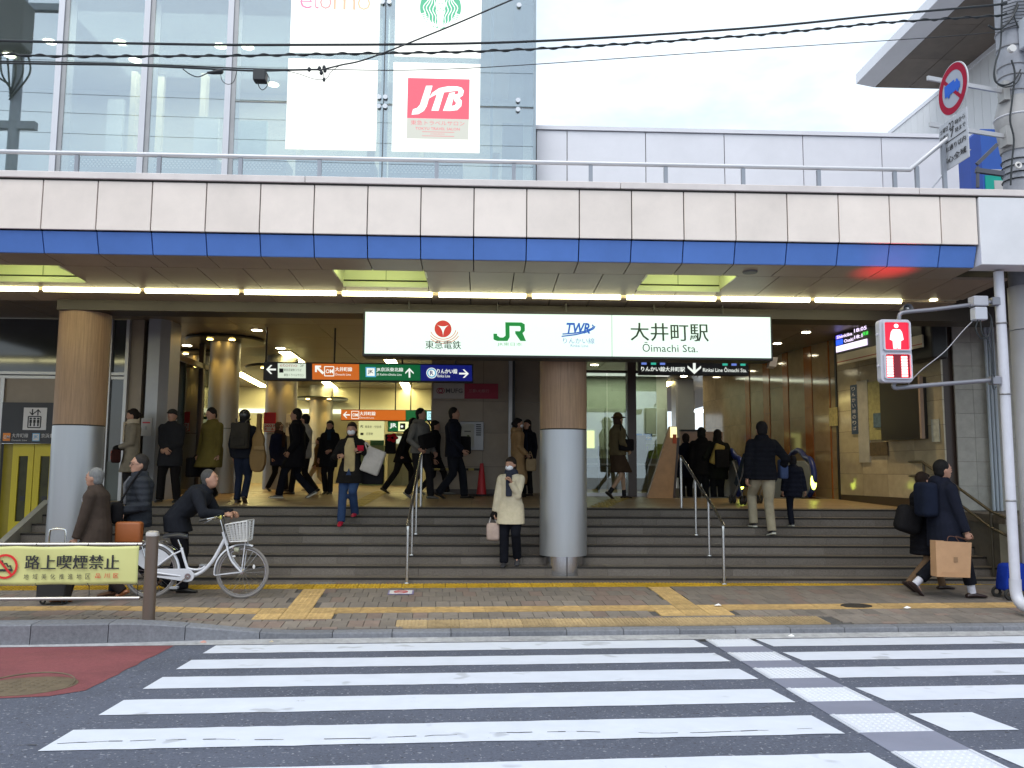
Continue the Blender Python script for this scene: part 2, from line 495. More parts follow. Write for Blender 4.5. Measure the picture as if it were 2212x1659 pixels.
def gplate(v0, v1, m, dots):
    mb = MB()
    c = lambda s, v: RD(matu(v) + s, v, .007)
    mb.prism([c(-.235, v0), c(.23, v0), c(.23, v1), c(-.235, v1)], (0, 0, -.006))
    if dots:
        n = 9; mm = max(3, int((v1 - v0) / .055))
        for i in range(n):
            for j in range(mm):
                v = v0 + (j + .5) / mm * (v1 - v0); s = -.17 + .34 * i / (n - 1)
                if v > 3.8: mb.cyl(c(s, v) - V(0, 0, .001), c(s, v) + V(0, 0, .005), .013, .008, 6)
        for s in (-.215, .21):
            mb.bar(c(s, v0 + .01) + V(0, 0, .002), c(s, v1 - .01) + V(0, 0, .002), .018, .008)
    return mb.build('guide_plate', m, road)
for i, tv in enumerate(tops[:-1]):
    bv = tv - .445 if i else 8.10
    gplate(bv, tv, M_MATW, i < 6); gplate(tops[i + 1], bv, M_MATG, False)
M_RED = mat('red_surface', (.21, .055, .062), .85, var=.2, vs=40, bump=.4, bs=150, rnd=0, dirt=.35)
mb = MB(); rr = random.Random(3)
ed = [(-2.53 + rr.uniform(-.012, .012), 8.6 - .15 * i) for i in range(15)] + [(-2.7, 6.32), (-3.1, 6.26), (-9, 6.2), (-40, 6.2), (-40, 8.6)]
mb.poly([RD(u, v, .003) for u, v in ed]); mb.build('red_lane_patch', M_RED, road)
MB().poly([RD(u, v, .003) for u, v in ((6.45, 8.6), (40, 8.6), (40, 6.0), (7.4, 6.0), (6.9, 7.2))]).build('red_lane_patch', M_RED, road)
mb = MB(); mb.prism([RD(-3.04 + .36 * math.cos(R(a)), 6.69 + .36 * math.sin(R(a)), .006) for a in range(0, 360, 10)], (0, 0, -.004))
mb.ring(RD(-3.04, 6.69, .007), (0, -.05, 1), .335, .006, 36, 4)
for i in range(-4, 5):
    for j in range(-4, 5):
        if i * i + j * j < 15: mb.cyl(RD(-3.04 + i * .065, 6.69 + j * .065, .005), RD(-3.04 + i * .065, 6.69 + j * .065, .010), .014, .012, 6)
tag(mb.build('manhole_cover', mat('rusty_iron', (.15, .115, .075), .75, .3, var=.3, vs=12, bump=.2)), 'large round rusty manhole cover in the red road surface', 'manhole cover')
# gutter and kerb
M_CONC = mat('gutter_concrete', (.36, .36, .37), .9, var=.3, vs=12, bump=.4, bs=90, rnd=.06, dirt=.3)
M_KERB = mat('kerb_stone', (.165, .17, .19), .85, var=.25, vs=30, bump=.35, bs=110, rnd=.12, dirt=.2)
gut = struct('gutter', sheet([-40, -14, 14, 40], [8.615, 8.70, 8.78], lambda u, v: -.205 + (v - 8.615) * .11), M_CONC)
kerb = MB(); kerb.add([SW(-40, 8.9, -.2), SW(40, 8.9, -.2), SW(40, 8.95, -.2), SW(-40, 8.95, -.2)], [(0, 1, 2, 3)])
kerb = struct('kerb', kerb, M_KERB)
def kz(u):
    return -.135 + .125 * sm((-1.3 - u) / 1.9)
u = -14.0; k = 0
while u < 14:
    ln = .6 if u > -1.2 else .72
    a, b = u + .004, u + ln - .004; mb = MB()
    off = lambda q: .0 - .10 * sm((-1.5 - q) / 2.5)
    n = 5
    top, bot = [], []
    for i in range(n + 1):
        q = a + (b - a) * i / n
        for v, z in ((8.775 + off(q), -.26), (8.785 + off(q), kz(q) - .012), (8.80 + off(q), kz(q)), (8.925, kz(q) + .006), (8.925, -.26)):
            top.append(V(*xy(q, v), z))
    fs = [(i * 5 + j, (i + 1) * 5 + j, (i + 1) * 5 + (j + 1) % 5, i * 5 + (j + 1) % 5) for i in range(n) for j in range(5)] + [(0, 1, 2, 3, 4), (n * 5 + 4, n * 5 + 3, n * 5 + 2, n * 5 + 1, n * 5)]
    mb.add(top, fs); mb.build('kerb_stone', M_KERB, kerb); u += ln
# pavement
M_GROUT = mat('grout', (.075, .07, .068), .95, var=.2, vs=20)
M_PAV = [mat('paver_a', (.198, .168, .145), .85, var=.16, vs=9, bump=.3, bs=90, rnd=.16, dirt=.15), mat('paver_b', (.168, .145, .127), .85, var=.16, vs=9, bump=.3, bs=90, rnd=.16, dirt=.15), mat('paver_c', (.20, .148, .125), .85, var=.16, vs=9, bump=.3, bs=90, rnd=.14, dirt=.15)]
side = struct('pavement', sheet([-60, -20] + [-14 + i * .5 for i in range(57)] + [20, 60], [8.925 + .25 * i for i in range(18)] + [16], lambda u, v: zside(u, v) - .012), M_GROUT)
TILE = .285
def in_tact(u, v):
    if 9.655 < v < 9.945 and not False: return True
    if 8.93 < v < 9.285 and -.42 < u < 4.52: return True
    if 11.12 < v < 11.42: return True
    for c in (-1.55, 2.95):
        if abs(u - c) < .15 and v > 9.65: return True
        if abs(u - c) < .43 and 9.37 < v < 9.96: return True
    return False
PW, PL = .168, .30
bands = [(8.93, 9.0, .07), (9.0, 9.285, .285), (9.29, 9.37, .08), (9.37, 9.65, .28), (9.95, 10.25, .30), (10.25, 10.55, .30), (10.55, 10.84, .29), (10.84, 11.115, .275), (11.43, 11.7, .27)]
pv = []
for bi, (v0, v1, _) in enumerate(bands):
    half = PW * (.5 if bi % 2 else 0)
    for i in range(-52, 52):
        u0 = i * PW + half; uc, vc = u0 + PW / 2, (v0 + v1) / 2
        if in_tact(uc, vc): continue
        pv.append((uc, vc, v1 - v0))
pv.sort(key=lambda t: (t[1] - 0) ** 2 + (.6 * t[0]) ** 2)
mesh_by = {}
def pav_mesh(l, mi):
    if (l, mi) not in mesh_by:
        w, h = PW / 2 - .003, l / 2 - .0006; b = .003
        mb = MB(); mb.add([(-w, -h, -.03), (w, -h, -.03), (w, h, -.03), (-w, h, -.03), (-w, -h, -b), (w, -h, -b), (w, h, -b), (-w, h, -b), (-w + b, -h + b, 0), (w - b, -h + b, 0), (w - b, h - b, 0), (-w + b, h - b, 0)],
                          [(0, 1, 5, 4), (1, 2, 6, 5), (2, 3, 7, 6), (3, 0, 4, 7), (4, 5, 9, 8), (5, 6, 10, 9), (6, 7, 11, 10), (7, 4, 8, 11), (8, 9, 10, 11)])
        me = mb.mesh('paver'); me.materials.append(M_PAV[mi]); mesh_by[(l, mi)] = me
    return mesh_by[(l, mi)]
rr = random.Random(11)
rest = MB()
def side_rot(u, v):
    n = (SW(u + .05, v) - SW(u - .05, v)).cross(SW(u, v + .05) - SW(u, v - .05)).normalized()
    return Matrix((UDIR, n.cross(UDIR), n)).transposed().to_4x4()
for i, (uc, vc, l) in enumerate(pv):
    mi = 2 if (rr.random() < .12 or (2.0 < uc < 2.75 and vc > 9.9 and rr.random() < .7)) else rr.choice((0, 0, 1))
    if i < 300:
        o = bpy.data.objects.new('paver', pav_mesh(round(l, 3), mi)); COL.objects.link(o); o.parent = side
        o.matrix_local = Matrix.Translation(SW(uc, vc, rr.uniform(-.001, .0015))) @ side_rot(uc, vc)
    else:
        w, h = PW / 2 - .003, l / 2 - .003; dz = rr.uniform(-.001, .0015); rest.cur = mi
        rest.prism([SW(uc - w, vc - h, dz), SW(uc + w, vc - h, dz), SW(uc + w, vc + h, dz), SW(uc - w, vc + h, dz)], (0, 0, -.03))
rest.build('paver_field', M_PAV, side, kind='stuff')
# far pavement beyond the laid rows keeps the paver colour
MB().add([SW(-60, 11.42, -.004), SW(60, 11.42, -.004), SW(60, 15.9, -.004), SW(-60, 15.9, -.004)], [(0, 1, 2, 3)]).build('rear_strip', mat('rear_slab', (.2, .19, .185), .85, var=.15, vs=7, dirt=.2), side)
M_YA = mat('tactile_ochre', (.45, .30, .125), .75, var=.28, vs=14, bump=.2, rnd=.14, dirt=.2)
M_YB = mat('tactile_faded', (.40, .29, .155), .8, var=.24, vs=14, bump=.2, rnd=.14, dirt=.3)
M_YC = mat('tactile_yellow', (.52, .32, .02), .6, var=.24, vs=10, bump=.1, rnd=.16, dirt=.25)
def tile_mesh(kind, m):
    h = TILE / 2 - .003; mb = MB(); mb.box((-h, -h, -.03), (h, h, 0))
    if kind == 'dots':
        for i in range(5):
            for j in range(5):
                c = V((i - 2) * TILE / 5, (j - 2) * TILE / 5, -.001); mb.cyl(c, c + V(0, 0, .006), .018, .011, 7)
    elif kind == 'barsu':
        for j in range(4):
            y = (j - 1.5) * TILE / 4; mb.box((-h + .01, y - .014, -.001), (h - .01, y + .014, .005))
    else:
        for j in range(6):
            y = (j - 2.5) * TILE / 6; mb.box((y - .012, -h + .012, -.001), (y + .012, h - .012, .006))
    me = mb.mesh('tactile_tile'); me.materials.append(m); return me
T_A, T_AD, T_BD, T_C = tile_mesh('barsu', M_YA), tile_mesh('dots', M_YA), tile_mesh('barsv', M_YB), tile_mesh('barsv', M_YC)
def big_tile(m):
    mb = MB(); h = .166; mb.box((-h, -h, -.03), (h, h, 0))
    for j in range(8): mb.box(((j - 3.5) * .04 - .012, -h + .01, -.001), ((j - 3.5) * .04 + .012, h - .01, .006))
    me = mb.mesh('tactile_tile'); me.materials.append(m); return me
T_BD = big_tile(M_YB)
def put_tile(me, u, v):
    o = bpy.data.objects.new('tactile_tile', me); COL.objects.link(o); o.parent = side
    o.matrix_local = Matrix.Translation(SW(u, v, .001)) @ side_rot(u, v)
for a, b in ((-8.2, -1.55 - 1.5 * TILE), (-1.55 + 1.5 * TILE, 2.95 - 1.5 * TILE), (2.95 + 1.5 * TILE, 8.4)):
    n = round((b - a) / TILE)
    for i in range(n): put_tile(T_A, a + (i + .5) * (b - a) / n if a > -8 else b - (i + .5) * TILE, 9.80)
for i in range(56): put_tile(T_C, -8 + i * TILE, 11.27)
for c in (-1.55, 2.95):
    for i in range(4): put_tile(T_AD, c, 10.09 + i * TILE)
    for du in (-TILE, 0, TILE):
        put_tile(T_AD, c + du, 9.80); put_tile(T_AD, c + du, 9.80 - TILE)
u = -.25
while u < 4.45:
    put_tile(T_BD, u, 9.108); u += .336
# small pieces on the ground
tag(MB().prism([SW(5.02 + .19 * math.cos(R(a)), 9.8 + .12 * math.sin(R(a)), .009) for a in range(0, 360, 15)], (0, 0, -.005)).build('drain_cover', mat('dark_iron', (.05, .045, .042), .6, .5)), 'small dark oval cover in the yellow guide line', 'cover')
def scrap(u, v, s, on, label, m=None):
    f = SW if on else RD; mb = MB(); rr2 = random.Random(int(u * 50)); pts = []
    for i in range(7):
        a = 2 * math.pi * i / 7; q = s * rr2.uniform(.6, 1.1); pts.append(f(u + q * math.cos(a), v + .55 * q * math.sin(a), .006 + rr2.uniform(.002, .25 * s)))
    c = f(u, v, .02 + .3 * s); mb.add(pts + [c], [(i, (i + 1) % 7, 7) for i in range(7)])
    return tag(mb.build('paper_scrap', m or mat('paper', (.8, .8, .82), .8)), label, 'litter')
scrap(3.34, 9.84, .055, True, 'crumpled white paper on the yellow guide line')
scrap(5.55, 9.62, .05, True, 'thin white paper strip beside the yellow guide line')
scrap(3.73, 8.69, .05, False, 'white litter lying in the gutter')
scrap(-2.28, 8.70, .05, False, 'pinkish dry leaf in the gutter by the raised kerb', mat('leaf_pink', (.5, .25, .2), .8))
scrap(-1.62, 8.69, .035, False, 'pale dry leaf in the gutter near the crosswalk corner', mat('leaf_pale', (.5, .42, .3), .8))
o = thing('pavement_sticker', 'small rectangular no smoking sticker on the grey pavers', 'sticker', SW(-.42, 10.8, .004))
pn = Panel(SW(-.60, 10.66, .005), SW(-.28, 10.66, .005), SW(-.60, 10.93, .005), .002)
pn.rect(0, 0, 1, 1, mat('sticker_violet', (.2, .17, .32), .6), o, 'border'); pn.rect(.06, .08, .94, .92, mat('sticker_white', (.6, .58, .6), .6), o, 'face', .005)
pn.polys(stroke(arc(.5, .5, .3, 0, 360, 20, 1.2), .07, 1.2), mat('sticker_red', (.5, .08, .09), .6), o, 'ring', .009)
pn.polys(stroke([(.3, .5), (.7, .5)], .09, 1.2) + stroke([(.3, .72), (.7, .28)], .06, 1.2), mat('sticker_red', (.5, .08, .09)), o, 'mark', .0095)

# ------------------------------------------------------------------ stairs and concourse floor
M_STEP = [mat('step_granite', (.145, .121, .10), .7, var=.3, vs=55, bump=.15, bs=120, rnd=.09, dirt=.22), mat('step_granite_light', (.165, .14, .118), .7, var=.3, vs=55, bump=.15, bs=120, rnd=.1, dirt=.22)]
M_NOSE = mat('nosing_black', (.018, .015, .013), .8, var=.1)
XL, XR = -6.75, 7.4
def stepY(k): return 13.57 - .2945 * k
def stepZ(k): return .904 - .1213 * k
stairs = struct('stairs', MB().box((XL, 13.6, -.2), (XR, 13.8, .85)), M_STEP[0])
rr = random.Random(5)
for k in range(8):
    y, z = stepY(k), stepZ(k); zb = z - .1213 - .004 if k < 7 else -.12
    x = XL - rr.uniform(0, .6) if k else XL
    while x < XR:
        x1 = min(XR, x + .88); a = max(XL, x)
        if x1 - a > .02:
            MB().box((a + .0015, y, zb), (x1 - .0015, y + (.36 if k else .25), z)).build('step_block', M_STEP[rr.random() < .35], stairs)
        x = x1
    MB().box((XL, y - .005, z - .022), (XR, y + .03, z + .003)).build('nosing', M_NOSE, stairs)
M_FLOOR = mat('floor_tile', (.36, .255, .145), .4, var=.14, vs=6, bump=.06, rnd=.07, dirt=.2)
mb = MB()
ys = [13.62, 14.5, 16, 17.5, 20, 25, 36]
ys = [13.62, 15.1, 16, 16.32, 17.5, 20, 23.5, 25, 36]; xs0 = [-12, -6.8, 3.75, 6.75, 9]
mb.add([V(x, y, zfloor(y) - .006) for y in ys for x in xs0], [(5 * i + j, 5 * i + j + 1, 5 * i + j + 6, 5 * i + j + 5) for i in range(len(ys) - 1) for j in range(4) if not (j == 2 and 16.3 < ys[i] < 23.4) and not (j == 0 and ys[i] < 14.8)])
mb.box((3.7, 16.32, -4), (3.75, 23.5, zfloor(17) - .08)); mb.box((3.7, 16.27, -4), (6.8, 16.32, zfloor(16.3) - .01)); mb.box((3.7, 23.5, -4), (6.8, 23.6, zfloor(18) - .01))
floor = struct('floor', mb, mat('floor_grout', (.15, .125, .09), .6))
fm = {}
yy = 13.62; s = .6
me = MB().box((-s / 2 + .003, -s / 2 + .003, -.02), (s / 2 - .003, s / 2 - .003, 0)).mesh('floor_tile'); me.materials.append(M_FLOOR)
sl = math.atan(.035)
for j in range(7):
    for i in range(24):
        yc = 13.82 + s / 2 + j * s; xc = -6.75 + s / 2 + i * s
        if xc > 3.5 and yc > 16.05: continue
        o = piece(me, 'floor_tile', floor, V(xc, yc, zfloor(yc)), rot=(sl if yc < 17.5 else 0, 0, 0))
MB().add([V(-12, 18.0, zfloor(18) - .001), V(3.7, 18.0, zfloor(18) - .001), V(3.7, 36, zfloor(18) - .001), V(-12, 36, zfloor(18) - .001)], [(0, 1, 2, 3)]).build('rear_floor', M_FLOOR, floor)
M_YF = mat('floor_tactile', (.40, .27, .035), .5, var=.15, bump=.1, rnd=.1)
def ftile(x, y):
    mb = MB(); h = .145
    mb.box((-h, -h, 0), (h, h, .004))
    for i in range(4): mb.box((-h + .02 + i * .07, -h + .01, .003), (-h + .05 + i * .07, h - .01, .009))
    return mb
me = ftile(0, 0).mesh('tactile_tile'); me.materials.append(M_YF)
for i in range(14): piece(me, 'tactile_tile', floor, V(-2.05 + .0 * i, 13.98 + .3 * i, zfloor(13.98 + .3 * i) + .004), rot=(sl, 0, 0))
for i in range(9): piece(me, 'tactile_tile', floor, V(2.0 + .1 * i, 13.98 + .3 * i, zfloor(13.98 + .3 * i) + .004), rot=(sl, 0, 0))

# ------------------------------------------------------------------ canopy over the entrance
YF = 9.4
X0 = -5.008; PIT = (5.408 + 5.008) / 17.0
ZC0, ZC1, ZW0, ZB0 = 4.772, 4.868, 4.20, 3.951
M_FAS = mat('fascia_panel', (.80, .70, .625), .45, var=.06, vs=2.2, bump=.03, rnd=.03, dirt=.10)
M_BLUE = mat('blue_panel', (.10, .22, .60), .42, var=.06, vs=3, rnd=.04, dirt=.1)
M_COP = mat('coping_metal', (.70, .63, .60), .4, .0, var=.07, vs=3, rnd=.05, dirt=.15)
M_DRK = mat('dark_joint', (.03, .025, .022), .8, var=.1)
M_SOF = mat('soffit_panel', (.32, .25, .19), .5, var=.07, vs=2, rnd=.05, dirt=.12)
XE = atY(2112, 480, YF).x
can = thing('entrance_canopy', 'long white panelled canopy with blue underside band above the station entrance', 'canopy', (0, YF, ZW0))
x_first = X0 - 9 * PIT
body = MB(); body.box((x_first, YF + .03, ZW0 + .02), (XE + .02, YF + .12, ZC0 - .02)); body.box((x_first, YF + .12, ZB0 + .3), (XE + .02, 12.4, ZC0 - .06))
body.box((XE + .02, YF + .3, ZB0 + .25), (9.5, 12.4, ZC0 - .06))
body.build('core', mat('core_dark', (.05, .045, .04), .9), can)
g = .006
xs = [x_first + i * PIT for i in range(0, 100) if x_first + i * PIT < XE - .05] + [XE]
for a, b in zip(xs[:-1], xs[1:]):
    MB().box((a + g, YF, ZW0), (b - g, YF + .03, ZC0)).build('fascia_panel', M_FAS, can, bevel=.004)
    MB().prism([V(a + g, YF + .035, ZW0 - .012), V(a + g, YF + .075, ZW0 - .012), V(a + g, YF + .155, ZB0), V(a + g, YF + .115, ZB0)], (b - a - 2 * g, 0, 0)).build('blue_panel', M_BLUE, can, bevel=.003)
# coping in four metre lengths, joints where they show
cx = [x_first, -9.3, -5.6, -2.05, 1.6, 5.15, 9.6]
for a, b in zip(cx[:-1], cx[1:]):
    MB().box((a + .003, YF - .03, ZC0 + .018), (b - .003, YF + .38, ZC1)).build('coping', M_COP, can, bevel=.006)
MB().box((x_first, YF - .008, ZC0 + .001), (9.6, YF + .3, ZC0 + .017)).build('drip_groove', M_DRK, can)
# plain end panel to the right, stands forward of the soffit end
MB().box((XE + .012, YF - .02, ZB0 + .005), (9.6, YF + .3, ZC0)).build('end_panel', mat('end_panel', (.70, .69, .71), .45, var=.04, dirt=.08), can, bevel=.006)
ZS = lambda y: ZB0 - .0 - .0478 * (y - YF)
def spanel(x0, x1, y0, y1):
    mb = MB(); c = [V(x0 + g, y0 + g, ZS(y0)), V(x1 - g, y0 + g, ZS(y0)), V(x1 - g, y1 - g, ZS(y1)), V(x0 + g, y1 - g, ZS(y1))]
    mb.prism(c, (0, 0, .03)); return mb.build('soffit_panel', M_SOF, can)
YR = [YF + .13, 10.0, 11.0, 11.14, 11.75]
XSE = atY(2146, 600, 10.3).x
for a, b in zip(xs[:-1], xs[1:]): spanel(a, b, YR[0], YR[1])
# second and third rows: joints shifted, two panels left out at each light well
P2 = .548
wells = [(-6.9, -5.80 + .0), (atY(722, 585, 10.02).x, atY(722, 585, 10.02).x + 2 * P2), (atY(1442, 595, 10.02).x, atY(1442, 595, 10.02).x + 2 * P2)]
wx0 = wells[1][0]
wells[0] = (wx0 - 8 * P2, wx0 - 6 * P2)
wells[2] = (wx0 + 7 * P2 if abs(wx0 + 7 * P2 - wells[2][0]) < P2 / 2 else wx0 + 8 * P2, 0); wells[2] = (wells[2][0], wells[2][0] + 2 * P2)
WY0, WY1 = 10.0, 10.72
i = -18
while wx0 + i * P2 < XSE:
    a, b = wx0 + i * P2, min(XSE, wx0 + (i + 1) * P2)
    if b - a > .05:
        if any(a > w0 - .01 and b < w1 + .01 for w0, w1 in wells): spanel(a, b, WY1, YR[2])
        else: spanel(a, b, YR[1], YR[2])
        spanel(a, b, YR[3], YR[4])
    i += 1
# light wells: lined boxes with a lamp hidden on the street side
M_WELL = mat('well_lining', (.70, .70, .48), .5, var=.03); M_LAMPG = emi('well_lamp', (.86, 1.0, .42), 5.0)
for wi, (a, b) in enumerate(wells):
    z = ZS(10.3); mb = MB(); t = .02; h = .26
    mb.box((a, WY1, z - .01), (b, WY1 + t, z + h)); mb.box((a, WY0 - t, z + .03), (b, WY0, z + h)); mb.box((a - t, WY0, z), (a, WY1, z + h)); mb.box((b, WY0, z), (b + t, WY1, z + h)); mb.box((a - t, WY0, z + h), (b + t, WY1 + t, z + h + .02))
    wl = mb.build('light_well', M_WELL, can)
    MB().box((a, WY1 - .03, z - .035), (b, WY1 - .0005, z + .03)).build('sill', M_WELL, wl)
    MB().box((a, WY1 - .012, z + .045), (b, WY1 - .0006, z + .06)).build('shadow_gap', M_DRK, wl)
    MB().box(((a + b) / 2 - .006, WY1 - .008, z + .06), ((a + b) / 2 + .006, WY1 - .0007, z + h)).build('seam', mat('well_seam', (.4, .42, .25)), wl)
    MB().box((a + .12, WY0 + .02, z + .20), (b - .12, WY0 + .12, z + .235)).build('lamp', M_LAMPG, wl)
# fluorescent strip running the length of the soffit
M_TUBE = emi('fluorescent', (1.0, .93, .50), 5.0); M_TROUGH = mat('lamp_trough', (.5, .47, .38), .5)
zt = ZS(11.07)
MB().box((x_first, YR[2] + .005, zt + .02), (XSE, YR[3] - .005, zt + .05)).build('lamp_trough', M_TROUGH, can)
gaps = [atY(px, 617 + .0105 * px, 11.07).x for px in (88, 308, 522, 733, 941, 1143, 1347, 1552, 1755, 1952)]
L0 = gaps[1] - gaps[0]
gl = [gaps[0] - 4 * L0, gaps[0] - 3 * L0, gaps[0] - 2 * L0, gaps[0] - L0] + gaps
for a, b in zip(gl[:-1], gl[1:]):
    MB().cyl(V(a + .045, 11.07, zt - .008), V(b - .045, 11.07, zt - .008), .037, None, 10).build('fluorescent_tube', M_TUBE, can, smooth=True)
for px in (2010, 2112):
    p = atY(px, 638, 11.07); MB().lathe([(.0, 0), (.05, .0), (.05, .02)], V(p.x, 11.0, ZS(11.0) - .012), 14).build('downlight', emi('down_lamp', (1, .93, .55), 6), can)
p = atY(1620, 582, 9.8)
MB().lathe([(.085, 0), (.09, .02)], V(p.x, 9.8, ZS(9.8) - .018), 20).build('speaker_grille', mat('grille_grey', (.12, .115, .11), .7), can)
# beam at the back of the canopy
M_BEAM = mat('brown_beam', (.032, .023, .018), .5, var=.1)
XBL = atY(136, 640, 11.8).x
MB().box((XBL, 11.655, 3.70), (9.4, 12.1, 4.28)).build('beam', M_BEAM, can)

# round clad columns
M_CLADW = mat('wood_cladding', (.30, .185, .11), .55, var=.28, vs=5, rnd=0, stretch=(9, 9, .35), dirt=.15)
M_CLADM = mat('brushed_steel', (.40, .41, .43), .36, .7, var=.05, vs=8, rnd=0, stretch=(1, 1, .1))
def column(x, base, label, shoe):
    Y = 12.02; r = .338
    t = thing('round_column', label, 'column', (x, Y, base), 'columns carrying the entrance canopy')
    zs = 2.105
    MB().lathe([(r, base + .27 if shoe else base), (r, zs - .014)], (x, Y, 0), 40).build('steel_cladding', M_CLADM, t, smooth=True)
    MB().lathe([(r - .006, zs - .014), (r - .006, zs + .004)], (x, Y, 0), 40).build('joint_ring', M_DRK, t, smooth=True)
    MB().lathe([(r, zs + .004), (r, 3.85)], (x, Y, 0), 40).build('wood_cladding', M_CLADW, t, smooth=True)
    if shoe:
        MB().lathe([(r - .055, base), (r - .055, base + .27)], (x, Y, 0), 36).build('base_shoe', mat('polished_steel', (.5, .5, .52), .18, 1.0, var=.03), t, smooth=True)
        MB().box((x + .02, Y - r + .05, base), (x + .032, Y - r + .06, base + .265)).build('seam', M_DRK, t)
    return t
column(1.19, stepZ(7), 'round column with tan upper and steel lower cladding standing on the stairs', True)
column(-5.68, .02, 'round column clad in tan and steel beside the yellow lift doors', False)

# ------------------------------------------------------------------ concourse behind the columns
ZCE = 4.13
M_CEIL = mat('ceiling_panel', (.17, .13, .085), .4, var=.06, rnd=.05)
ceil = struct('ceiling', MB().box((-14, 12.1, ZCE + .02), (9, 36.5, ZCE + .25)), mat('ceiling_void', (.05, .045, .04), .9))
for i in range(14):
    for j in range(9):
        x0 = -12 + i * 1.5; y0 = 12.12 + j * 1.5
        MB().box((x0 + .006, y0 + .006, ZCE), (x0 + 1.494, y0 + 1.494, ZCE + .02)).build('ceiling_panel', M_CEIL, ceil)
MB().box((-12, 25.65, ZCE), (9, 36.4, ZCE + .02)).build('ceiling_panel', M_CEIL, ceil)
struct('roof', MB().box((-14, 12.1, 4.42), (9.5, 37, 4.6)), mat('roof_slab', (.35, .35, .36), .9, var=.1))  # unseen slab put in above the ceiling to block daylight
M_MARB = mat('marble', (.44, .37, .245), .10, var=.16, vs=5, rnd=.10, spec=.6)
M_MARBD = mat('marble_brown', (.30, .21, .115), .08, var=.2, vs=4, rnd=.1, spec=.6)
M_MARBG = mat('marble_grey', (.38, .36, .31), .35, var=.16, vs=7, rnd=.07, dirt=.15)
M_ORNG = mat('orange_stone', (.30, .10, .02), .12, var=.15, vs=6, rnd=.08, spec=.6)
M_TAN = mat('tan_panel', (.30, .235, .165), .4, var=.12, vs=3, rnd=.05, dirt=.1)
M_STEEL = mat('steel', (.45, .45, .46), .3, .9, var=.06, rnd=.03)
M_STEELD = mat('steel_dull', (.33, .33, .34), .45, .6, var=.1, rnd=.05, dirt=.15)
M_FRAME = mat('frame_silver', (.48, .47, .46), .35, .5, var=.05)
M_BLACK = mat('black_frame', (.02, .019, .018), .45, var=.05)
M_BROWN = mat('brown_frame', (.06, .038, .028), .4, var=.1)
M_INK = mat('ink', (.02, .02, .022), .6, var=0, rnd=0)
# lamps in the ceiling
M_STRIP = emi('hall_strip', (1.0, .84, .34), 13.0); M_SPOT = emi('hall_spot', (1.0, .9, .62), 14.0)
def strip(x0, y0, x1, y1, w=.26):
    a, b = atZ(x0, y0, ZCE - .01), atZ(x1, y1, ZCE - .01)
    o = thing('ceiling_strip_light', '', 'ceiling light', a, 'strip lights in the concourse ceiling')
    d = (b - a); n = max(1, int(d.length / 1.3)); q = V(0, 0, 1).cross(d.normalized()) * w / 2
    fr = MB(); fr.bar(a + V(0, 0, .0), b, w + .05, .018); fr.build('housing', M_FRAME, o)
    for i in range(n):
        p, r = a.lerp(b, (i + .03) / n), a.lerp(b, (i + .97) / n)
        MB().bar(p - V(0, 0, .014), r - V(0, 0, .014), w, .012).build('tube', M_STRIP, o)
    return o
STR = [((614, 758.7), (648, 782.7), 'short strip light just above the green sign section'), ((704, 824.4), (755.5, 867.4), 'long strip light below the green sign section pointing into the hall'), ((511, 803), (571, 835), 'slanting strip light between the grey columns and black sign end'),
       ((873, 825.8), (895, 867), 'steep strip light below the blue sign section'), ((836, 766.6), (847, 784), 'short strip light under the left end of the lit station sign'), ((1452, 823.7), (1371, 865), 'long strip light right of the round column over the glass partition'),
       ((369, 810), (409, 827), 'strip light seen left of the grey hall columns')]
for a, b, lb in STR:
    strip(*a, *b)['label'] = lb
SP = [(490, 663, 'round downlight above the gap beside the grey hall columns'), (778, 668, 'round downlight next to the lit sign top left corner'), (555, 713, 'round downlight above the black end of the direction sign'), (606, 752, 'small round downlight just left of the short strip light'),
      (1800, 680, 'yellowish round downlight above the departure display'), (1284, 787.7, 'round downlight right beside the round column top'), (1477, 812.6, 'round downlight under the black arrow sign'), (1307, 881, 'small far downlight over the glass partition'), (1421, 889, 'small far downlight over the blue arrow notices'),
      (524, 890, 'tiny far downlight over the helmet of the walker'), (404, 746, 'small downlight left of the grey hall columns'), (870, 872, 'tiny far downlight at the end of the steep strip light')]
for x, y, lb in SP:
    p = atZ(x, y, ZCE - .002); o = thing('downlight', lb, 'ceiling light', p, 'round downlights in the concourse ceiling')
    MB().lathe([(.10, 0), (.115, -.004), (.115, .001)], p - V(0, 0, .002), 20).build('trim_ring', M_FRAME, o)
    MB().lathe([(.0, 0), (.095, 0), (.095, .004)], p - V(0, 0, .008), 18).build('lens', M_SPOT, o)

# ---- left block with the lift
YL = 14.8
LX = lambda px: atY(px, 900, YL).x
LZ = lambda py, px=110: atY(px, py, YL).z
lift = thing('lift_block', 'glazed lift block with yellow doors and dark glass above behind the left column', 'building', (-7.5, YL, .1))
xl = -12.0; xr = LX(265)
M_DGL = mat('dark_glass', (.035, .038, .036), .08, var=.1, spec=.8)
z_fr0, z_fr1 = LZ(818), LZ(803)
MB().box((xl, YL + .05, z_fr1), (xr, YL + .07, 4.12)).build('upper_glass', M_DGL, lift)
MB().box((xl, YL, z_fr0), (xr, YL + .06, z_fr0 + .05)).build('transom', M_FRAME, lift); MB().box((xl, YL, z_fr1 - .05), (xr, YL + .06, z_fr1)).build('transom', M_FRAME, lift)
MB().box((xl, YL + .03, z_fr0 + .05), (xr, YL + .05, z_fr1 - .05)).build('transom_gap', M_BLACK, lift)
for a, b in ((228, 234), (264, 271)): MB().box((LX(a), YL - .02, .1), (LX(b), YL + .08, 4.12)).build('mullion', M_FRAME, lift)
z_s1, z_s0 = LZ(870, 55), LZ(958, 55)
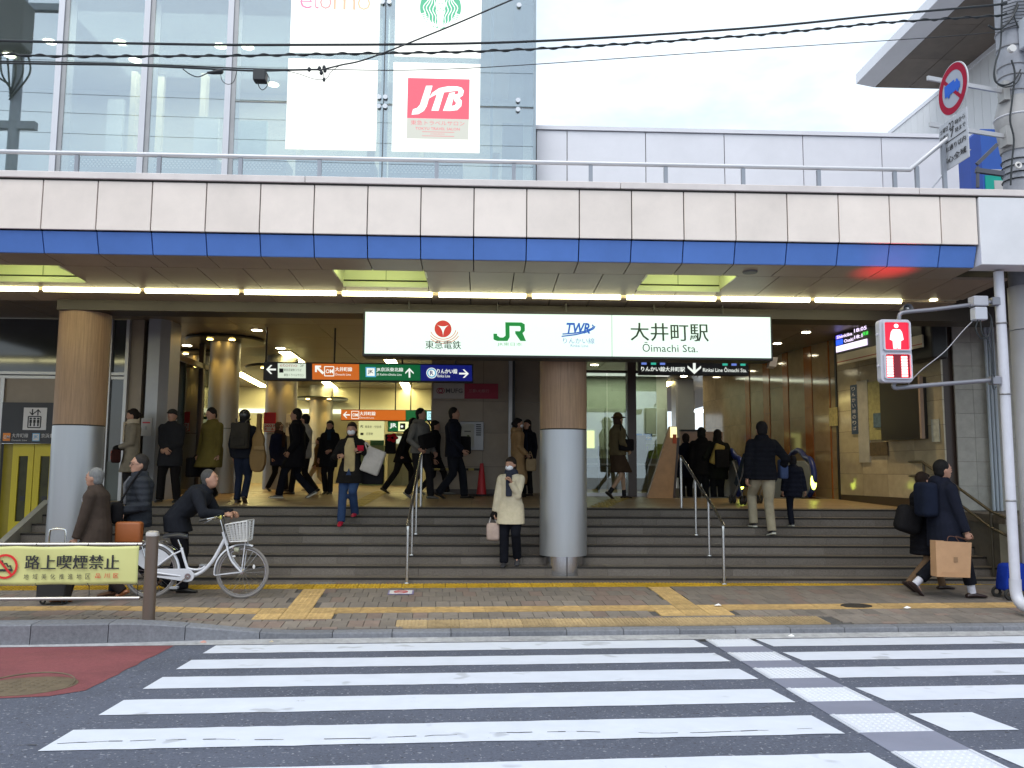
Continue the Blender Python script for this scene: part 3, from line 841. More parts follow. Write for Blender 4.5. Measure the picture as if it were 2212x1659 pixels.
MB().box((xl, YL + .02, z_s1), (LX(228), YL + .06, z_fr0)).build('beige_panel', M_TAN, lift)
for a, b in ((-3, 6),): MB().box((LX(a), YL - .02, .1), (LX(b), YL + .02, z_fr0)).build('door_frame', M_FRAME, lift)
MB().box((LX(122), YL + .03, .1), (xr, YL + .05, z_fr0)).build('lower_glass', M_DGL, lift)
MB().box((LX(234), YL + .02, .6), (LX(264), YL + .03, LZ(997, 250))).build('lower_panel', mat('grey_green_panel', (.12, .135, .12), .4), lift)
M_YEL = mat('lift_yellow', (.60, .47, .012), .4, var=.06, rnd=.02, dirt=.1)
zb = .12
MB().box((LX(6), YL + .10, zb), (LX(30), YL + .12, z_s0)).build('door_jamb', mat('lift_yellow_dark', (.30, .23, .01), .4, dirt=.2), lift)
dx = [LX(28), LX(75), LX(122)]
for a, b in zip(dx[:-1], dx[1:]):
    wz0, wz1 = LZ(1127, 50), LZ(985, 50); w = b - a
    mb = MB(); mb.box((a + .006, YL + .06, zb), (a + w * .30, YL + .10, z_s0)); mb.box((a + w * .73, YL + .06, zb), (b - .006, YL + .10, z_s0)); mb.box((a + w * .30, YL + .06, zb), (a + w * .73, YL + .10, wz0)); mb.box((a + w * .30, YL + .06, wz1), (a + w * .73, YL + .10, z_s0))
    d = mb.build('lift_door', M_YEL, lift)
    MB().box((a + w * .30, YL + .085, wz0), (a + w * .73, YL + .095, wz1)).build('window', mat('lift_window', (.05, .047, .015), .4, var=.5, vs=4, spec=.3), d)
    MB().box((a + w * .45, YL + .075, LZ(1082, 50)), (a + w * .68, YL + .083, LZ(1072, 50))).build('notice', M_BLACK, d)
MB().box((xl, YL + .13, zb), (LX(122), YL + .2, z_s0)).build('shaft_wall', M_BLACK, lift)
# lift sign
ls = thing('lift_sign', 'black lift sign with white lift pictogram above the yellow doors', 'sign', (LX(55), YL, z_s0))
sx0, sx1 = LX(8), LX(150)
MB().box((sx0, YL - .06, z_s0), (sx1, YL + .015, z_s1)).build('board', mat('sign_charcoal', (.028, .028, .032), .5), ls)
pn = Panel(V(sx0, YL - .06, z_s0), V(sx1, YL - .06, z_s0), V(sx0, YL - .06, z_s1), .003)
M_SWH = mat('sign_white', (.66, .63, .62), .5, var=.03); M_SOR = mat('sign_orange', (.75, .23, .03), .5, var=.03); M_SBL = mat('sign_lightblue', (.14, .38, .62), .5, var=.03)
fx = lambda px: (LX(px) - sx0) / (sx1 - sx0); fy = lambda py: (LZ(py, 60) - z_s0) / (z_s1 - z_s0)
pn.rect(fx(55), fy(929), fx(105), fy(881), M_SWH, ls, 'pictogram_plate')
fr = [(fx(66), fy(924)), (fx(93), fy(924)), (fx(93), fy(900)), (fx(66), fy(900)), (fx(66), fy(924))]
A = (sx1 - sx0) / (z_s1 - z_s0)
pn.polys(stroke(fr, .025, A), M_INK, ls, 'lift_frame', .007)
pl = []
for cx in (71.5, 79.5, 87.5):
    pl.append([(fx(cx - 2.6), fy(914)), (fx(cx + 2.6), fy(914)), (fx(cx + 2.6), fy(907)), (fx(cx - 2.6), fy(907))])
    pl.append([(fx(cx - 1.6), fy(921)), (fx(cx + 1.6), fy(921)), (fx(cx + 1.6), fy(914.2)), (fx(cx - 1.6), fy(914.2))])
    pl.append([(a, b) for a, b in arc(fx(cx), fy(904.4), .022, 0, 330, 10)])
pn.polys(pl, M_INK, ls, 'lift_figures', .007)
pn.polys([place(ARROW_L, fx(68), fy(898), fx(80), fy(884), 90), place(ARROW_L, fx(80), fy(898), fx(92), fy(884), -90)], M_INK, ls, 'arrows', .007)
pn.rect(fx(14), fy(953), fx(30), fy(936), M_SOR, ls, 'line_badge'); pn.text('OM', fx(16), fy(948.5), fx(28.5), fy(941), M_SWH, ls, .008, .01)
pn.text('大井町線', fx(33), fy(946), fx(68), fy(936.5), M_SWH, ls, .004); pn.text('Ōimachi Line', fx(33), fy(953), fx(66), fy(948.5), M_SWH, ls, .004)
pn.rect(fx(77), fy(953), fx(93), fy(936), M_SBL, ls, 'line_badge'); pn.rect(fx(78.5), fy(951.5), fx(91.5), fy(937.5), M_SWH, ls, 'badge_face', .007); pn.text('JK', fx(80), fy(949), fx(90), fy(940), M_SBL, ls, .011, .01)
pn.text('京浜東北線', fx(96), fy(946), fx(140), fy(936.5), M_SWH, ls, .004)
# stair side wall left, pillar and corner panels
tag(MB().prism([V(-6.86, 11.6, -.1), V(-6.86, 11.6, .14), V(-6.86, 13.5, 1.0), V(-6.86, 14.75, 1.02), V(-6.86, 14.75, -.1)], (.1, 0, 0)).build('stair_parapet', M_MARBG), 'sloping beige stone parapet at the left end of the stairs', 'parapet')
pil = thing('clad_pillar', 'flat grey metal clad pillar with a hydrant box behind the capped man', 'pillar', (atY(330, 900, YL).x, YL, .9))
zf = .9
MB().box((LX(271), YL + .06, zf), (LX(299), YL + .3, ZCE)).build('tan_face', M_TAN, pil)
MB().box((LX(299), YL + .2, zf), (LX(308), YL + .4, ZCE)).build('recess', M_BROWN, pil)
a, b = LX(307), LX(347)
MB().prism([V(a, YL + .1, zf), V(a + .06, YL - .06, zf), V(b - .05, YL - .06, zf), V(b + .07, YL + .1, zf), V(b + .07, YL + .6, zf), V(a, YL + .6, zf)], (0, 0, ZCE - zf)).build('cladding', mat('pillar_metal', (.36, .36, .37), .38, .4, var=.05, dirt=.1), pil)
bx = MB().box((LX(310), YL - .085, LZ(942, 320)), (LX(333), YL - .06, LZ(904, 320))).build('hydrant_box', mat('pale_metal', (.40, .38, .37), .4, .2), pil)
MB().box((LX(313), YL - .09, LZ(915, 320)), (LX(329), YL - .086, LZ(912, 320))).build('red_stripe', mat('red_mark', (.5, .03, .04), .5), bx)
MB().box((LX(319), YL - .09, LZ(929, 320)), (LX(322), YL - .086, LZ(921, 320))).build('handle', M_STEELD, bx)
fp = thing('glass_screen', 'dark framed glass screen running into the hall beside the metal clad pillar', 'screen', (atY(366, 1000, 15.6).x, 15.6, .95))
xa = atY(366, 900, 15.6).x
for y in (15.55, 17.2, 18.8): MB().box((xa - .05, y, .95), (xa + .05, y + .1, ZCE)).build('post', M_BROWN, fp)
MB().box((xa - .05, 15.5, 3.55), (xa + .05, 18.9, 3.65)).build('rail', M_BROWN, fp)
MB().box((xa - .006, 15.65, .97), (xa + .006, 18.8, 3.54)).build('pane', glassmat('hall_glass', (.82, .86, .82), .10), fp)

# ---- round hall columns with halo canopies
M_HCOL = mat('hall_column', (.33, .32, .29), .38, .35, var=.06, rnd=.03, stretch=(1, 1, .2))
def hall_column(px, Y, r, pyr, label, lamps, halo=True):
    x = atY(px, 1000, Y).x; t = thing('hall_column', label, 'column', (x, Y, zfloor(Y)), 'round columns inside the concourse')
    z = min(ZCE - .08, atY(px, pyr, Y).z)
    MB().lathe([(r, zfloor(Y)), (r, 2.3)], (x, Y, 0), 28).build('shaft', M_HCOL, t, smooth=True)
    MB().lathe([(r - .006, 2.3), (r - .006, 2.312)], (x, Y, 0), 28).build('joint', M_BLACK, t)
    MB().lathe([(r, 2.312), (r, ZCE)], (x, Y, 0), 28).build('shaft', M_HCOL, t, smooth=True)
    if halo:
        MB().lathe([(r + .02, z), (r + .45, z + .02), (r + .48, z + .05), (r + .45, z + .08), (r + .02, z + .08)], (x, Y, 0), 32, caps=False).build('halo', mat('halo_dark', (.06, .065, .055), .35, .3), t, smooth=True)
        for a in lamps:
            c = V(x + (r + .2) * math.cos(R(a)), Y + (r + .2) * math.sin(R(a)), z - .002)
            MB().lathe([(0, 0), (.06, 0), (.06, .006)], c, 12).build('lamp', emi('amber_lamp', (1, .62, .15), 14), t)
            ld = bpy.data.lights.new('lamp_light', 'SPOT'); ld.energy = 24; ld.color = (1, .6, .12); ld.spot_size = R(70); ld.spot_blend = .7; ld.shadow_soft_size = .04
            lo = bpy.data.objects.new('lamp_light', ld); COL.objects.link(lo); lo.parent = t; lo.location = c - V(0, 0, .03) - org(t)
    return t
hall_column(477, 17.0, .298, 735, 'thick grey round column with halo lamps behind the olive coat man', (250, 300))
hall_column(424, 19.2, .32, 742, 'grey round column half hidden to the left of the thicker one', (250,))
hall_column(603, 19.6, .36, 800, 'round column under the black end of the direction sign', (235, 305))
hall_column(690, 26.5, .37, 865, 'far round column with two amber lamps behind the long haired woman', (235, 305))

# ---- direction sign
def hung_board(name, label, x0, x1, y0, y1, Y, depth, m, rods=()):
    bl, br, tl = atY(x0, y1, Y), atY(x1, y1, Y), atY(x0, y0, Y)
    br.z = bl.z = atY((x0 + x1) / 2, y1, Y).z; tl.z = atY((x0 + x1) / 2, y0, Y).z
    t = thing(name, label, 'sign', bl)
    MB().box((bl.x, Y, bl.z), (br.x, Y + depth, tl.z)).build('case', m, t, bevel=.006)
    for r in rods:
        xx = atY(r, 700, Y).x; MB().cyl(V(xx, Y + depth / 2, tl.z), V(xx, Y + depth / 2, ZCE + .01), .016, None, 8).build('rod', M_BLACK, t)
    return t, Panel(bl, br, tl, .003)
ds, pn = hung_board('direction_sign', 'long hanging direction sign in black, orange, green and blue sections', 568, 1022, 784, 824, 15.4, .16, M_BLACK, (575, 723, 870, 985))
LIT = .52
E_OR = emi('lit_orange', (.85, .19, .015), LIT); E_GR = emi('lit_green', (.0, .16, .045), LIT); E_BL = emi('lit_blue', (.006, .012, .20), LIT); E_WH = emi('lit_white', (.9, .95, .88), .8); E_LB = emi('lit_lightblue', (.12, .5, .8), .6)
fx = lambda px: (px - 568) / 454.0; fy = lambda py: (824 - py) / 40.0
pn.rect(fx(674), fy(821), fx(775), fy(787), E_OR, ds, 'orange_face'); pn.rect(fx(775.8), fy(821), fx(907.5), fy(787), E_GR, ds, 'green_face'); pn.rect(fx(908.3), fy(821), fx(1020), fy(787), E_BL, ds, 'blue_face')
pn.rect(fx(600), fy(818.5), fx(660), fy(787), emi('lit_cream', (.72, .82, .66), .75), ds, 'white_face')
A = 454 / 40.0
pn.polys([place(ARROW_L, fx(575), fy(810), fx(596), fy(791))], E_WH, ds, 'arrow', .006)
pn.polys([stroke([(fx(698), fy(808)), (fx(682), fy(793))], .13, A)[0], [(fx(680), fy(791)), (fx(693), fy(791)), (fx(693), fy(795)), (fx(684), fy(795)), (fx(684), fy(805)), (fx(680), fy(805))]], E_WH, ds, 'arrow', .007)
pn.polys([place([(y, 1 - x) for x, y in ARROW_L], fx(875), fy(815), fx(893), fy(794), 0)], E_WH, ds, 'arrow', .007)
pn.polys([place([(1 - x, y) for x, y in ARROW_L], fx(992), fy(814), fx(1013), fy(796))], E_WH, ds, 'arrow', .007)
pn.text('etomo', fx(604.5), fy(794.5), fx(642), fy(788.3), emi('lit_pink', (.6, .25, .22), .5), ds, .006); pn.text('2F', fx(648), fy(794), fx(656), fy(789), M_INK, ds, .006)
pn.rect(fx(603), fy(807), fx(612), fy(798), M_INK, ds, 'pictogram', .006); pn.text('東急定期券うりば', fx(613), fy(804), fx(651), fy(798), M_INK, ds, .006); pn.text('東急トラベルサロン', fx(613), fy(815), fx(656), fy(809), M_INK, ds, .006)
pn.polys(stroke([(fx(700.5), fy(813)), (fx(720.5), fy(813)), (fx(720.5), fy(793)), (fx(700.5), fy(793)), (fx(700.5), fy(813))], .045, A), E_WH, ds, 'badge_frame', .007)
pn.text('OM', fx(703), fy(807.5), fx(719), fy(798.5), E_WH, ds, .006, .02); pn.text('大井町線', fx(723.5), fy(803), fx(760), fy(793.5), E_WH, ds, .006, .012); pn.text('Ōimachi Line', fx(723.5), fy(812), fx(757), fy(806), E_WH, ds, .006)
pn.rect(fx(789), fy(814.5), fx(811), fy(793), E_LB, ds, 'badge', .006); pn.rect(fx(791.5), fy(812), fx(808.5), fy(795.5), E_WH, ds, 'badge_face', .010); pn.text('JK', fx(794), fy(808.5), fx(806), fy(799), M_INK, ds, .013, .02)
pn.text('JR京浜東北線', fx(812.5), fy(803.5), fx(870.5), fy(793.5), E_WH, ds, .006, .012); pn.text('JR Keihin-tōhoku Line', fx(812.5), fy(812.5), fx(867), fy(806), E_WH, ds, .006)
pn.polys([arc(fx(932.3), fy(804.5), .29, 0, 350, 24, A)], E_WH, ds, 'badge', .006); pn.polys(stroke(arc(fx(932.3), fy(804.5), .22, 0, 360, 24, A), .07, A), E_LB, ds, 'badge_ring', .010); pn.text('R', fx(928.5), fy(809), fx(936.5), fy(799.5), E_BL, ds, .010, .02)
pn.text('りんかい線', fx(944.5), fy(805.5), fx(988), fy(795), E_WH, ds, .006, .012); pn.text('Rinkai Line', fx(944.5), fy(813.5), fx(972), fy(807.5), E_WH, ds, .006)
# far orange and green sign
ds, pn = hung_board('direction_sign', 'far hanging sign with long orange part and short green end', 736, 942, 885, 909, 21.5, .16, M_BLACK, (780, 857, 890))
fx = lambda px: (px - 736) / 206.0; fy = lambda py: (909 - py) / 24.0; A = 206 / 24.0
pn.rect(fx(737), fy(908), fx(876), fy(886), E_OR, ds, 'orange_face'); pn.rect(fx(876.5), fy(908), fx(922), fy(886), E_GR, ds, 'green_face'); pn.rect(fx(922.5), fy(906), fx(940), fy(888), emi('lit_cyan', (.5, .9, .95), .9), ds, 'white_face')
pn.polys([place(ARROW_L, fx(741), fy(904), fx(756), fy(890))], E_WH, ds, 'arrow', .008); pn.polys(stroke([(fx(759.5), fy(905)), (fx(775), fy(905)), (fx(775), fy(889)), (fx(759.5), fy(889)), (fx(759.5), fy(905))], .05, A), E_WH, ds, 'badge_frame', .008)
pn.text('OM', fx(761.5), fy(900.5), fx(773), fy(893.5), E_WH, ds, .008, .02); pn.text('大井町線', fx(777), fy(898), fx(811), fy(889.5), E_WH, ds, .008, .012); pn.text('Ōimachi Line', fx(777), fy(904.5), fx(808), fy(900), E_WH, ds, .008); pn.text('江', fx(925), fy(903), fx(935), fy(891), M_INK, ds, .008)
# black arrow sign to the right
ds, pn = hung_board('arrow_sign', 'black hanging sign with a white down arrow and coloured squares', 1381, 1618, 772, 810, 15.0, .16, M_BLACK, (1400, 1600))
fx = lambda px: (px - 1381) / 237.0; fy = lambda py: (810 - py) / 38.0; A = 237 / 38.0
E_TL = emi('lit_teal', (.04, .5, .36), .7); E_PB = emi('lit_periwinkle', (.16, .25, .75), .7)
for px, m in ((1391, E_PB), (1411.5, E_TL), (1431, E_PB), (1566, E_TL), (1585.5, E_PB), (1605, E_TL)): pn.rect(fx(px - 5.5), fy(789), fx(px + 5.5), fy(778), m, ds, 'square')
pn.polys([place([(y, x) for x, y in ARROW_L], fx(1485), fy(808), fx(1514), fy(779))], E_WH, ds, 'arrow', .004)
pn.text('りんかい線大井町駅', fx(1385), fy(803.5), fx(1479), fy(793), E_WH, ds, .004, .01); pn.text('Rinkai Line Ōimachi Sta.', fx(1518), fy(803), fx(1613), fy(792.5), E_WH, ds, .004, .006)

# ---- big lit station sign
Y = 11.3
bl, br, tl = atY(787, 769.5, Y), atY(1666, 769.5, Y), atY(787, 676, Y)
zb_, zt_ = atY(1226, 768.5, Y).z, atY(1226, 679.5, Y).z
bl.z = br.z = zb_; tl.z = zt_
st = thing('station_sign', 'long lit white station name sign hanging in front of the round column', 'sign', (bl.x, Y, zb_))
MB().box((bl.x - .03, Y + .012, zb_ - .035), (br.x + .03, Y + .36, zt_ + .045)).build('case', M_BLACK, st, bevel=.008)
E_SIGN = emi('sign_glow', (.80, 1.0, .87), .88)
xm = atY(1322, 720, Y).x
MB().box((bl.x, Y, zb_), (xm - .004, Y + .014, zt_)).build('face', E_SIGN, st); MB().box((xm + .004, Y, zb_), (br.x, Y + .014, zt_)).build('face', E_SIGN, st)
for px in (880, 1075, 1226, 1420, 1570):
    xx = atY(px, 700, Y).x; MB().cyl(V(xx, Y + .2, zt_ + .045), V(xx, Y + .2, ZS(11.5)), .014, None, 8).build('hanger', M_BLACK, st)
pn = Panel(bl, br, tl, .003)
fx = lambda px: (px - 787) / 879.0; fy = lambda py: (768.5 + (px0 - 1226) * .006 - py) / 89.0
px0 = 1226; fy = lambda py: (768.5 - py) / 89.0; A = 879 / 89.0
E_RED = emi('sign_red', (.80, .055, .03), .55); E_GRN = emi('sign_green', (.0, .30, .04), .6); E_BLU = emi('sign_blue', (.02, .14, .62), .6); E_BLK = mat('sign_black', (.012, .03, .018), .6, var=0)
cx, cy = fx(955), fy(714)
pn.polys([arc(cx, cy, .205, 0, 350, 30, A)], E_RED, st, 'red_disc', .003)
def swoop(p, q, c, n=8):
    return [((1 - t) ** 2 * p[0] + 2 * t * (1 - t) * c[0] + t * t * q[0], (1 - t) ** 2 * p[1] + 2 * t * (1 - t) * c[1] + t * t * q[1]) for t in [i / n for i in range(n + 1)]]
tri = [(cx + .16 * math.cos(R(a)) / A, cy + .2 * math.sin(R(a))) for a in (152, 28, 270)]
ctr = (cx, cy + .02); pts = []
for i in range(3): pts += swoop(tri[i], tri[(i + 1) % 3], ctr)[:-1]
pn.polys([pts], E_SIGN, st, 'white_star', .007)
rg = []
for r_, a0, a1 in ((.27, 200, 350), (.32, 215, 345), (.37, 225, 330)): rg += stroke(arc(cx, cy + .02, r_, a0, a1, 14, A * .86), .02, A)
pn.polys(rg, emi('sign_red_pale', (.9, .35, .25), .6), st, 'emblem_arcs', .003)
pn.text('東急電鉄', fx(917), fy(757), fx(993), fy(739.5), E_BLK, st, bold=.004)
J = [[(1063, 735), (1063, 723), (1071, 723), (1071, 727), (1077, 731), (1084, 731), (1089, 727), (1089, 706), (1089, 698), (1098, 698), (1098, 730), (1093, 738.5), (1071, 738.5), (1065, 736.5)],
     [(1098, 698), (1124, 698), (1131, 702), (1131, 716), (1126, 721), (1133, 738), (1121, 738), (1110, 722), (1110, 717), (1120, 717), (1122, 714), (1122, 708), (1120, 706), (1098, 706)]]
pn.polys([[(fx(x), fy(y)) for x, y in p] for p in J], E_GRN, st, 'green_monogram', .003)
pn.text('JR東日本', fx(1071), fy(750), fx(1124), fy(741.5), emi('sign_green_pale', (.25, .55, .3), .6), st, bold=.0)
pn.text('TWR', fx(1221), fy(720.5), fx(1272), fy(697.5), E_BLU, st, bold=.03, shear=.25)
sw = stroke([(fx(x), fy(y)) for x, y in ((1212, 722), (1240, 719.5), (1262, 715), (1276, 709), (1280, 704.5), (1277, 701))], .03, A) + stroke([(fx(x), fy(y)) for x, y in ((1210, 727), (1240, 723), (1265, 717), (1280, 709.5), (1283, 704))], .03, A)
pn.polys(sw, E_BLU, st, 'swoosh', .003)
pn.text('りんかい線', fx(1213), fy(742.5), fx(1281), fy(730), emi('sign_blue_pale', (.2, .35, .75), .6), st); pn.text('Rinkai Line', fx(1229), fy(749.5), fx(1267), fy(744), emi('sign_blue_pale', (.2, .35, .75), .6), st)
pn.text('大井町駅', fx(1360), fy(734.5), fx(1530), fy(695.5), E_BLK, st, bold=.004); pn.text('Ōimachi Sta.', fx(1385), fy(758), fx(1505), fy(737), E_BLK, st)
p = atY(1675, 780, 11.4)
tag(MB().obox(p + V(-.09, 0, -.07), (.12, .06, .0), (.05, .26, 0), (.03, 0, .13)).build('security_camera', mat('camera_beige', (.45, .36, .27), .5)), 'beige boxy camera hanging at the lit station sign end', 'camera')
cm = bpy.data.objects['security_camera']

# ---- bank wall in the middle
YM = 17.0
MX = lambda px: atY(px, 950, YM).x
MZ = lambda py: atY(1020, py, YM).z
bw = thing('bank_wall', 'tan stone faced wall with a bank sign behind the man in navy', 'wall', (MX(1020), YM, zfloor(YM)))
MB().box((MX(930) + .01, YM + .04, zfloor(YM)), (MX(1112), YM + 5, ZCE)).build('core', M_BROWN, bw)
cols_ = [930, 1043, 1098]; rows_ = [ZCE, MZ(768), MZ(866), MZ(935), MZ(1008), zfloor(YM) + .1]
for i in range(2):
    for j in range(5): MB().box((MX(cols_[i]) + .003, YM, rows_[j + 1] + .003), (MX(cols_[i + 1]) - .003, YM + .04, rows_[j] - .003)).build('panel', M_TAN, bw)
MB().box((MX(930), YM - .008, zfloor(YM)), (MX(1098), YM + .04, zfloor(YM) + .1)).build('skirting', M_BROWN, bw)
MB().box((MX(1098), YM - .03, zfloor(YM)), (MX(1106), YM + .1, ZCE)).build('corner_post', M_FRAME, bw)
MB().box((MX(1106), YM + .02, zfloor(YM)), (MX(1112), YM + .1, ZCE)).build('slot', M_BLACK, bw)
rw = thing('recessed_wall', 'plain tan wall recessed to the left of the round column', 'wall', (MX(1150), YM + .5, zfloor(YM)))
RX = lambda px: atY(px, 950, YM + .5).x
for z0, z1 in ((zfloor(YM), MZ(864)), (MZ(864), ZCE)):
    for a, b in ((1112, 1165), (1165, 1268)): MB().box((RX(a) + .003, YM + .5, z0 + .003), (RX(b) - .003, YM + .6, z1 - .003)).build('panel', M_TAN, rw)
bs = thing('bank_sign', 'bank name board half white and half crimson on the tan wall', 'sign', (MX(1000), YM, MZ(862)))
x0, x1, x2 = MX(935), MX(1002), MX(1075); z0, z1 = MZ(861.5), MZ(829)
MB().box((x0, YM - .045, z0), (x1, YM - .002, z1)).build('white_half', mat('board_white', (.42, .38, .34), .5), bs); MB().box((x1, YM - .045, z0), (x2, YM - .002, z1)).build('crimson_half', mat('board_crimson', (.30, .01, .035), .5), bs)
pn = Panel(V(x0, YM - .045, z0), V(x2, YM - .045, z0), V(x0, YM - .045, z1), .002); A = (x2 - x0) / (z1 - z0)
pn.polys(stroke(arc(.11, .5, .13, 0, 360, 20, A), .07, A) + stroke(arc(.09, .5, .17, 60, 300, 14, A), .05, A) + stroke(arc(.13, .5, .17, -120, 120, 14, A), .05, A), mat('logo_red', (.32, .03, .05), .5), bs, 'ring_mark')
pn.text('MUFG', .19, .36, .45, .66, mat('logo_grey', (.09, .08, .08), .5), bs, bold=.02); pn.text('三菱UFJ銀行', .545, .37, .86, .63, mat('logo_pale', (.42, .22, .22), .5), bs)
nb = thing('notice_cabinet', 'steel wall cabinet holding a white notice beside the man in navy', 'notice board', (MX(1020), YM, MZ(975)))
MB().box((MX(993), YM - .07, MZ(973)), (MX(1045), YM - .002, MZ(911))).build('case', M_STEELD, nb, bevel=.01)
MB().box((MX(997), YM - .075, MZ(965)), (MX(1024), YM - .071, MZ(916))).build('notice', mat('notice_white', (.42, .42, .38), .6, var=.1), nb); MB().box((MX(1003), YM - .08, MZ(933)), (MX(1017), YM - .076, MZ(931))).build('print_line', M_INK, nb); MB().box((MX(1009), YM - .08, MZ(962)), (MX(1014), YM - .076, MZ(940))).build('print_block', mat('print_green', (.1, .13, .07), .6), nb)
for j in range(6): MB().box((MX(1028), YM - .08, MZ(919 + j * 4.4)), (MX(1039), YM - .074, MZ(916.5 + j * 4.4))).build('slot', M_BLACK, nb)
# cone and bar
p = at_floor(1040, 1071.5); p.y = min(p.y, 16.7); p = V(atY(1040, 1071, 16.6).x, 16.6, zfloor(16.6))
cn = thing('traffic_cone', 'tall red traffic cone standing against the tan bank wall', 'traffic cone', p)
hc = atY(1041, 1001, 16.6).z - p.z
M_CONE = mat('cone_red', (.50, .012, .02), .5, var=.08)
MB().lathe([(.10, .03), (.04, hc - .05), (.035, hc), (.0, hc + .004)], p, 18).build('cone', M_CONE, cn, smooth=True)
MB().box((p.x - .24, p.y - .2, p.z), (p.x + .24, p.y + .2, p.z + .03)).build('base', mat('rubber', (.03, .022, .02), .8), cn, bevel=.01)
bb = thing('barrier_bar', 'black and yellow barrier bar reaching from the cone behind the people', 'bar', p + V(-1, 0, hc - .1))
q0, q1 = p + V(-.04, -.05, hc - .12), V(MX(930), 16.55, p.z + hc - .12)
for i in range(9):
    MB().cyl(q0.lerp(q1, i / 9), q0.lerp(q1, (i + 1) / 9), .022, None, 8).build('band', M_BLACK if i % 2 == 0 else mat('bar_yellow', (.4, .33, .1), .5), bb)

# ---- far end of the hall: shop fronts and ticket office
YB = 26.8
BX = lambda px: atY(px, 950, YB).x
BZ = lambda py: atY(800, py, YB).z
fb = thing('ticket_hall_front', 'pale back wall of the hall with ticket office counters and boards', 'wall', (-4, YB, zfloor(18)))
MB().box((-14, YB + .3, zfloor(18)), (MX(930), YB + .5, ZCE)).build('wall_face', mat('back_wall', (.50, .48, .36), .6, var=.06), fb)
MB().box((-14, YB + .2, BZ(893)), (MX(930), YB + .28, BZ(884))).build('light_band', emi('cove_light', (.95, .92, .55), 1.6), fb)
MB().box((BX(380), YB + .1, BZ(950)), (BX(412), YB + .2, BZ(832))).build('window', emi('daylight_window', (.75, .8, .85), .9), fb)
E_PY = emi('lit_pale_yellow', (.62, .62, .30), .85); M_GRN = mat('deep_green', (.02, .11, .045), .5)
tb = thing('ticket_office_board', 'pale yellow ticket office notice board with green bands', 'sign', (BX(800), 24.5, BZ(951)))
TX = lambda px: atY(px, 950, 24.5).x
TZ = lambda py: atY(800, py, 24.5).z
MB().box((TX(774), 24.5, TZ(951)), (TX(829), 24.56, TZ(909))).build('board', E_PY, tb); MB().box((TX(774), 24.48, TZ(909)), (TX(829), 24.56, TZ(903))).build('top_band', M_GRN, tb); MB().box((TX(800), 24.48, TZ(962)), (TX(829), 24.56, TZ(951))).build('lower_band', M_GRN, tb)
MB().box((TX(774), 24.5, zfloor(18)), (TX(829), 24.9, TZ(962))).build('counter', mat('counter_green', (.14, .2, .1), .5, var=.1), tb)
pn = Panel(V(TX(774), 24.49, TZ(951)), V(TX(829), 24.49, TZ(951)), V(TX(774), 24.49, TZ(909)), .003)
pn.text('乗車券・特急券', .25, .62, .9, .76, M_INK, tb); pn.text('定期券', .3, .26, .58, .4, M_INK, tb); pn.polys([place(ARROW_L, .06, .62, .2, .78, -45)], M_INK, tb, 'arrow'); pn.rect(.08, .26, .2, .38, M_INK, tb, 'pictogram')
jr = thing('railway_sign', 'small lit green sign with a white monogram and pictograms above the ticket gates', 'sign', (TX(860), 24.3, TZ(932)))
TX3 = lambda px: atY(px, 950, 24.3).x
MB().box((TX3(837), 24.3, TZ(933)), (TX3(890), 24.4, TZ(910))).build('case', M_BLACK, jr); pn = Panel(V(TX3(837), 24.3, TZ(933)), V(TX3(890), 24.3, TZ(933)), V(TX3(837), 24.3, TZ(910)), .003)
pn.rect(.03, .06, .42, .94, E_GR, jr, 'green_face'); pn.rect(.43, .06, .98, .94, emi('lit_lime', (.75, .85, .4), 1.1), jr, 'lime_face'); pn.text('JR', .08, .3, .37, .8, E_WH, jr, .008, .03); pn.rect(.5, .2, .72, .8, M_INK, jr, 'pictogram', .008); pn.polys([arc(.58, .5, .12, 0, 350, 12, 2.2)], E_WH, jr, 'pictogram_mark', .012)
kb = thing('ticket_machine_row', 'row of pale ticket machines with notices under the small green sign', 'ticket machines', (TX(870), 24.8, zfloor(18)))
for i, px in enumerate((836, 852, 868, 884)):
    o = MB().box((TX(px), 24.8, zfloor(18)), (TX(px + 15), 25.1, TZ(935))).build('machine', mat('machine_body', (.42, .44, .30), .5, rnd=.1), kb)
    MB().box((TX(px + 2), 24.78, TZ(957)), (TX(px + 13), 24.799, TZ(941))).build('notice', emi('notice_glow', (.75, .8, .6), .7), o)
po = thing('red_poster', 'red and white sale poster hung on the column under the sign', 'poster', (0, 19.1, 0))
TX2 = lambda px: atY(px, 950, 19.05).x
TZ2 = lambda py: atY(600, py, 19.05).z
po.location = (TX2(581), 19.05, TZ2(933)); ORG[po.name] = po.location.copy()
MB().box((TX2(568), 19.05, TZ2(933)), (TX2(594), 19.08, TZ2(891))).build('sheet', mat('poster_red', (.5, .02, .03), .6), po); pn = Panel(V(TX2(568), 19.05, TZ2(933)), V(TX2(594), 19.05, TZ2(933)), V(TX2(568), 19.05, TZ2(891)), .002)
pn.rect(.04, .03, .96, .42, mat('poster_white', (.6, .58, .5), .6), po, 'white_part'); pn.text('2021', .08, .24, .9, .38, mat('poster_red', (.5, .02, .03)), po, .005, .03); pn.text('セール', .08, .07, .9, .2, mat('poster_red', (.5, .02, .03)), po, .005, .03)
po = thing('white_notice_board', 'white notice board standing beside the red poster', 'notice board', (TX2(612), 19.3, zfloor(18)))
MB().box((TX2(597), 19.3, TZ2(941)), (TX2(634), 19.34, TZ2(892))).build('sheet', mat('poster_white', (.6, .58, .5), .6), po); MB().box((TX2(600), 19.33, zfloor(18)), (TX2(602), 19.36, TZ2(940))).build('leg', M_STEELD, po); MB().box((TX2(629), 19.33, zfloor(18)), (TX2(631), 19.36, TZ2(940))).build('leg', M_STEELD, po)
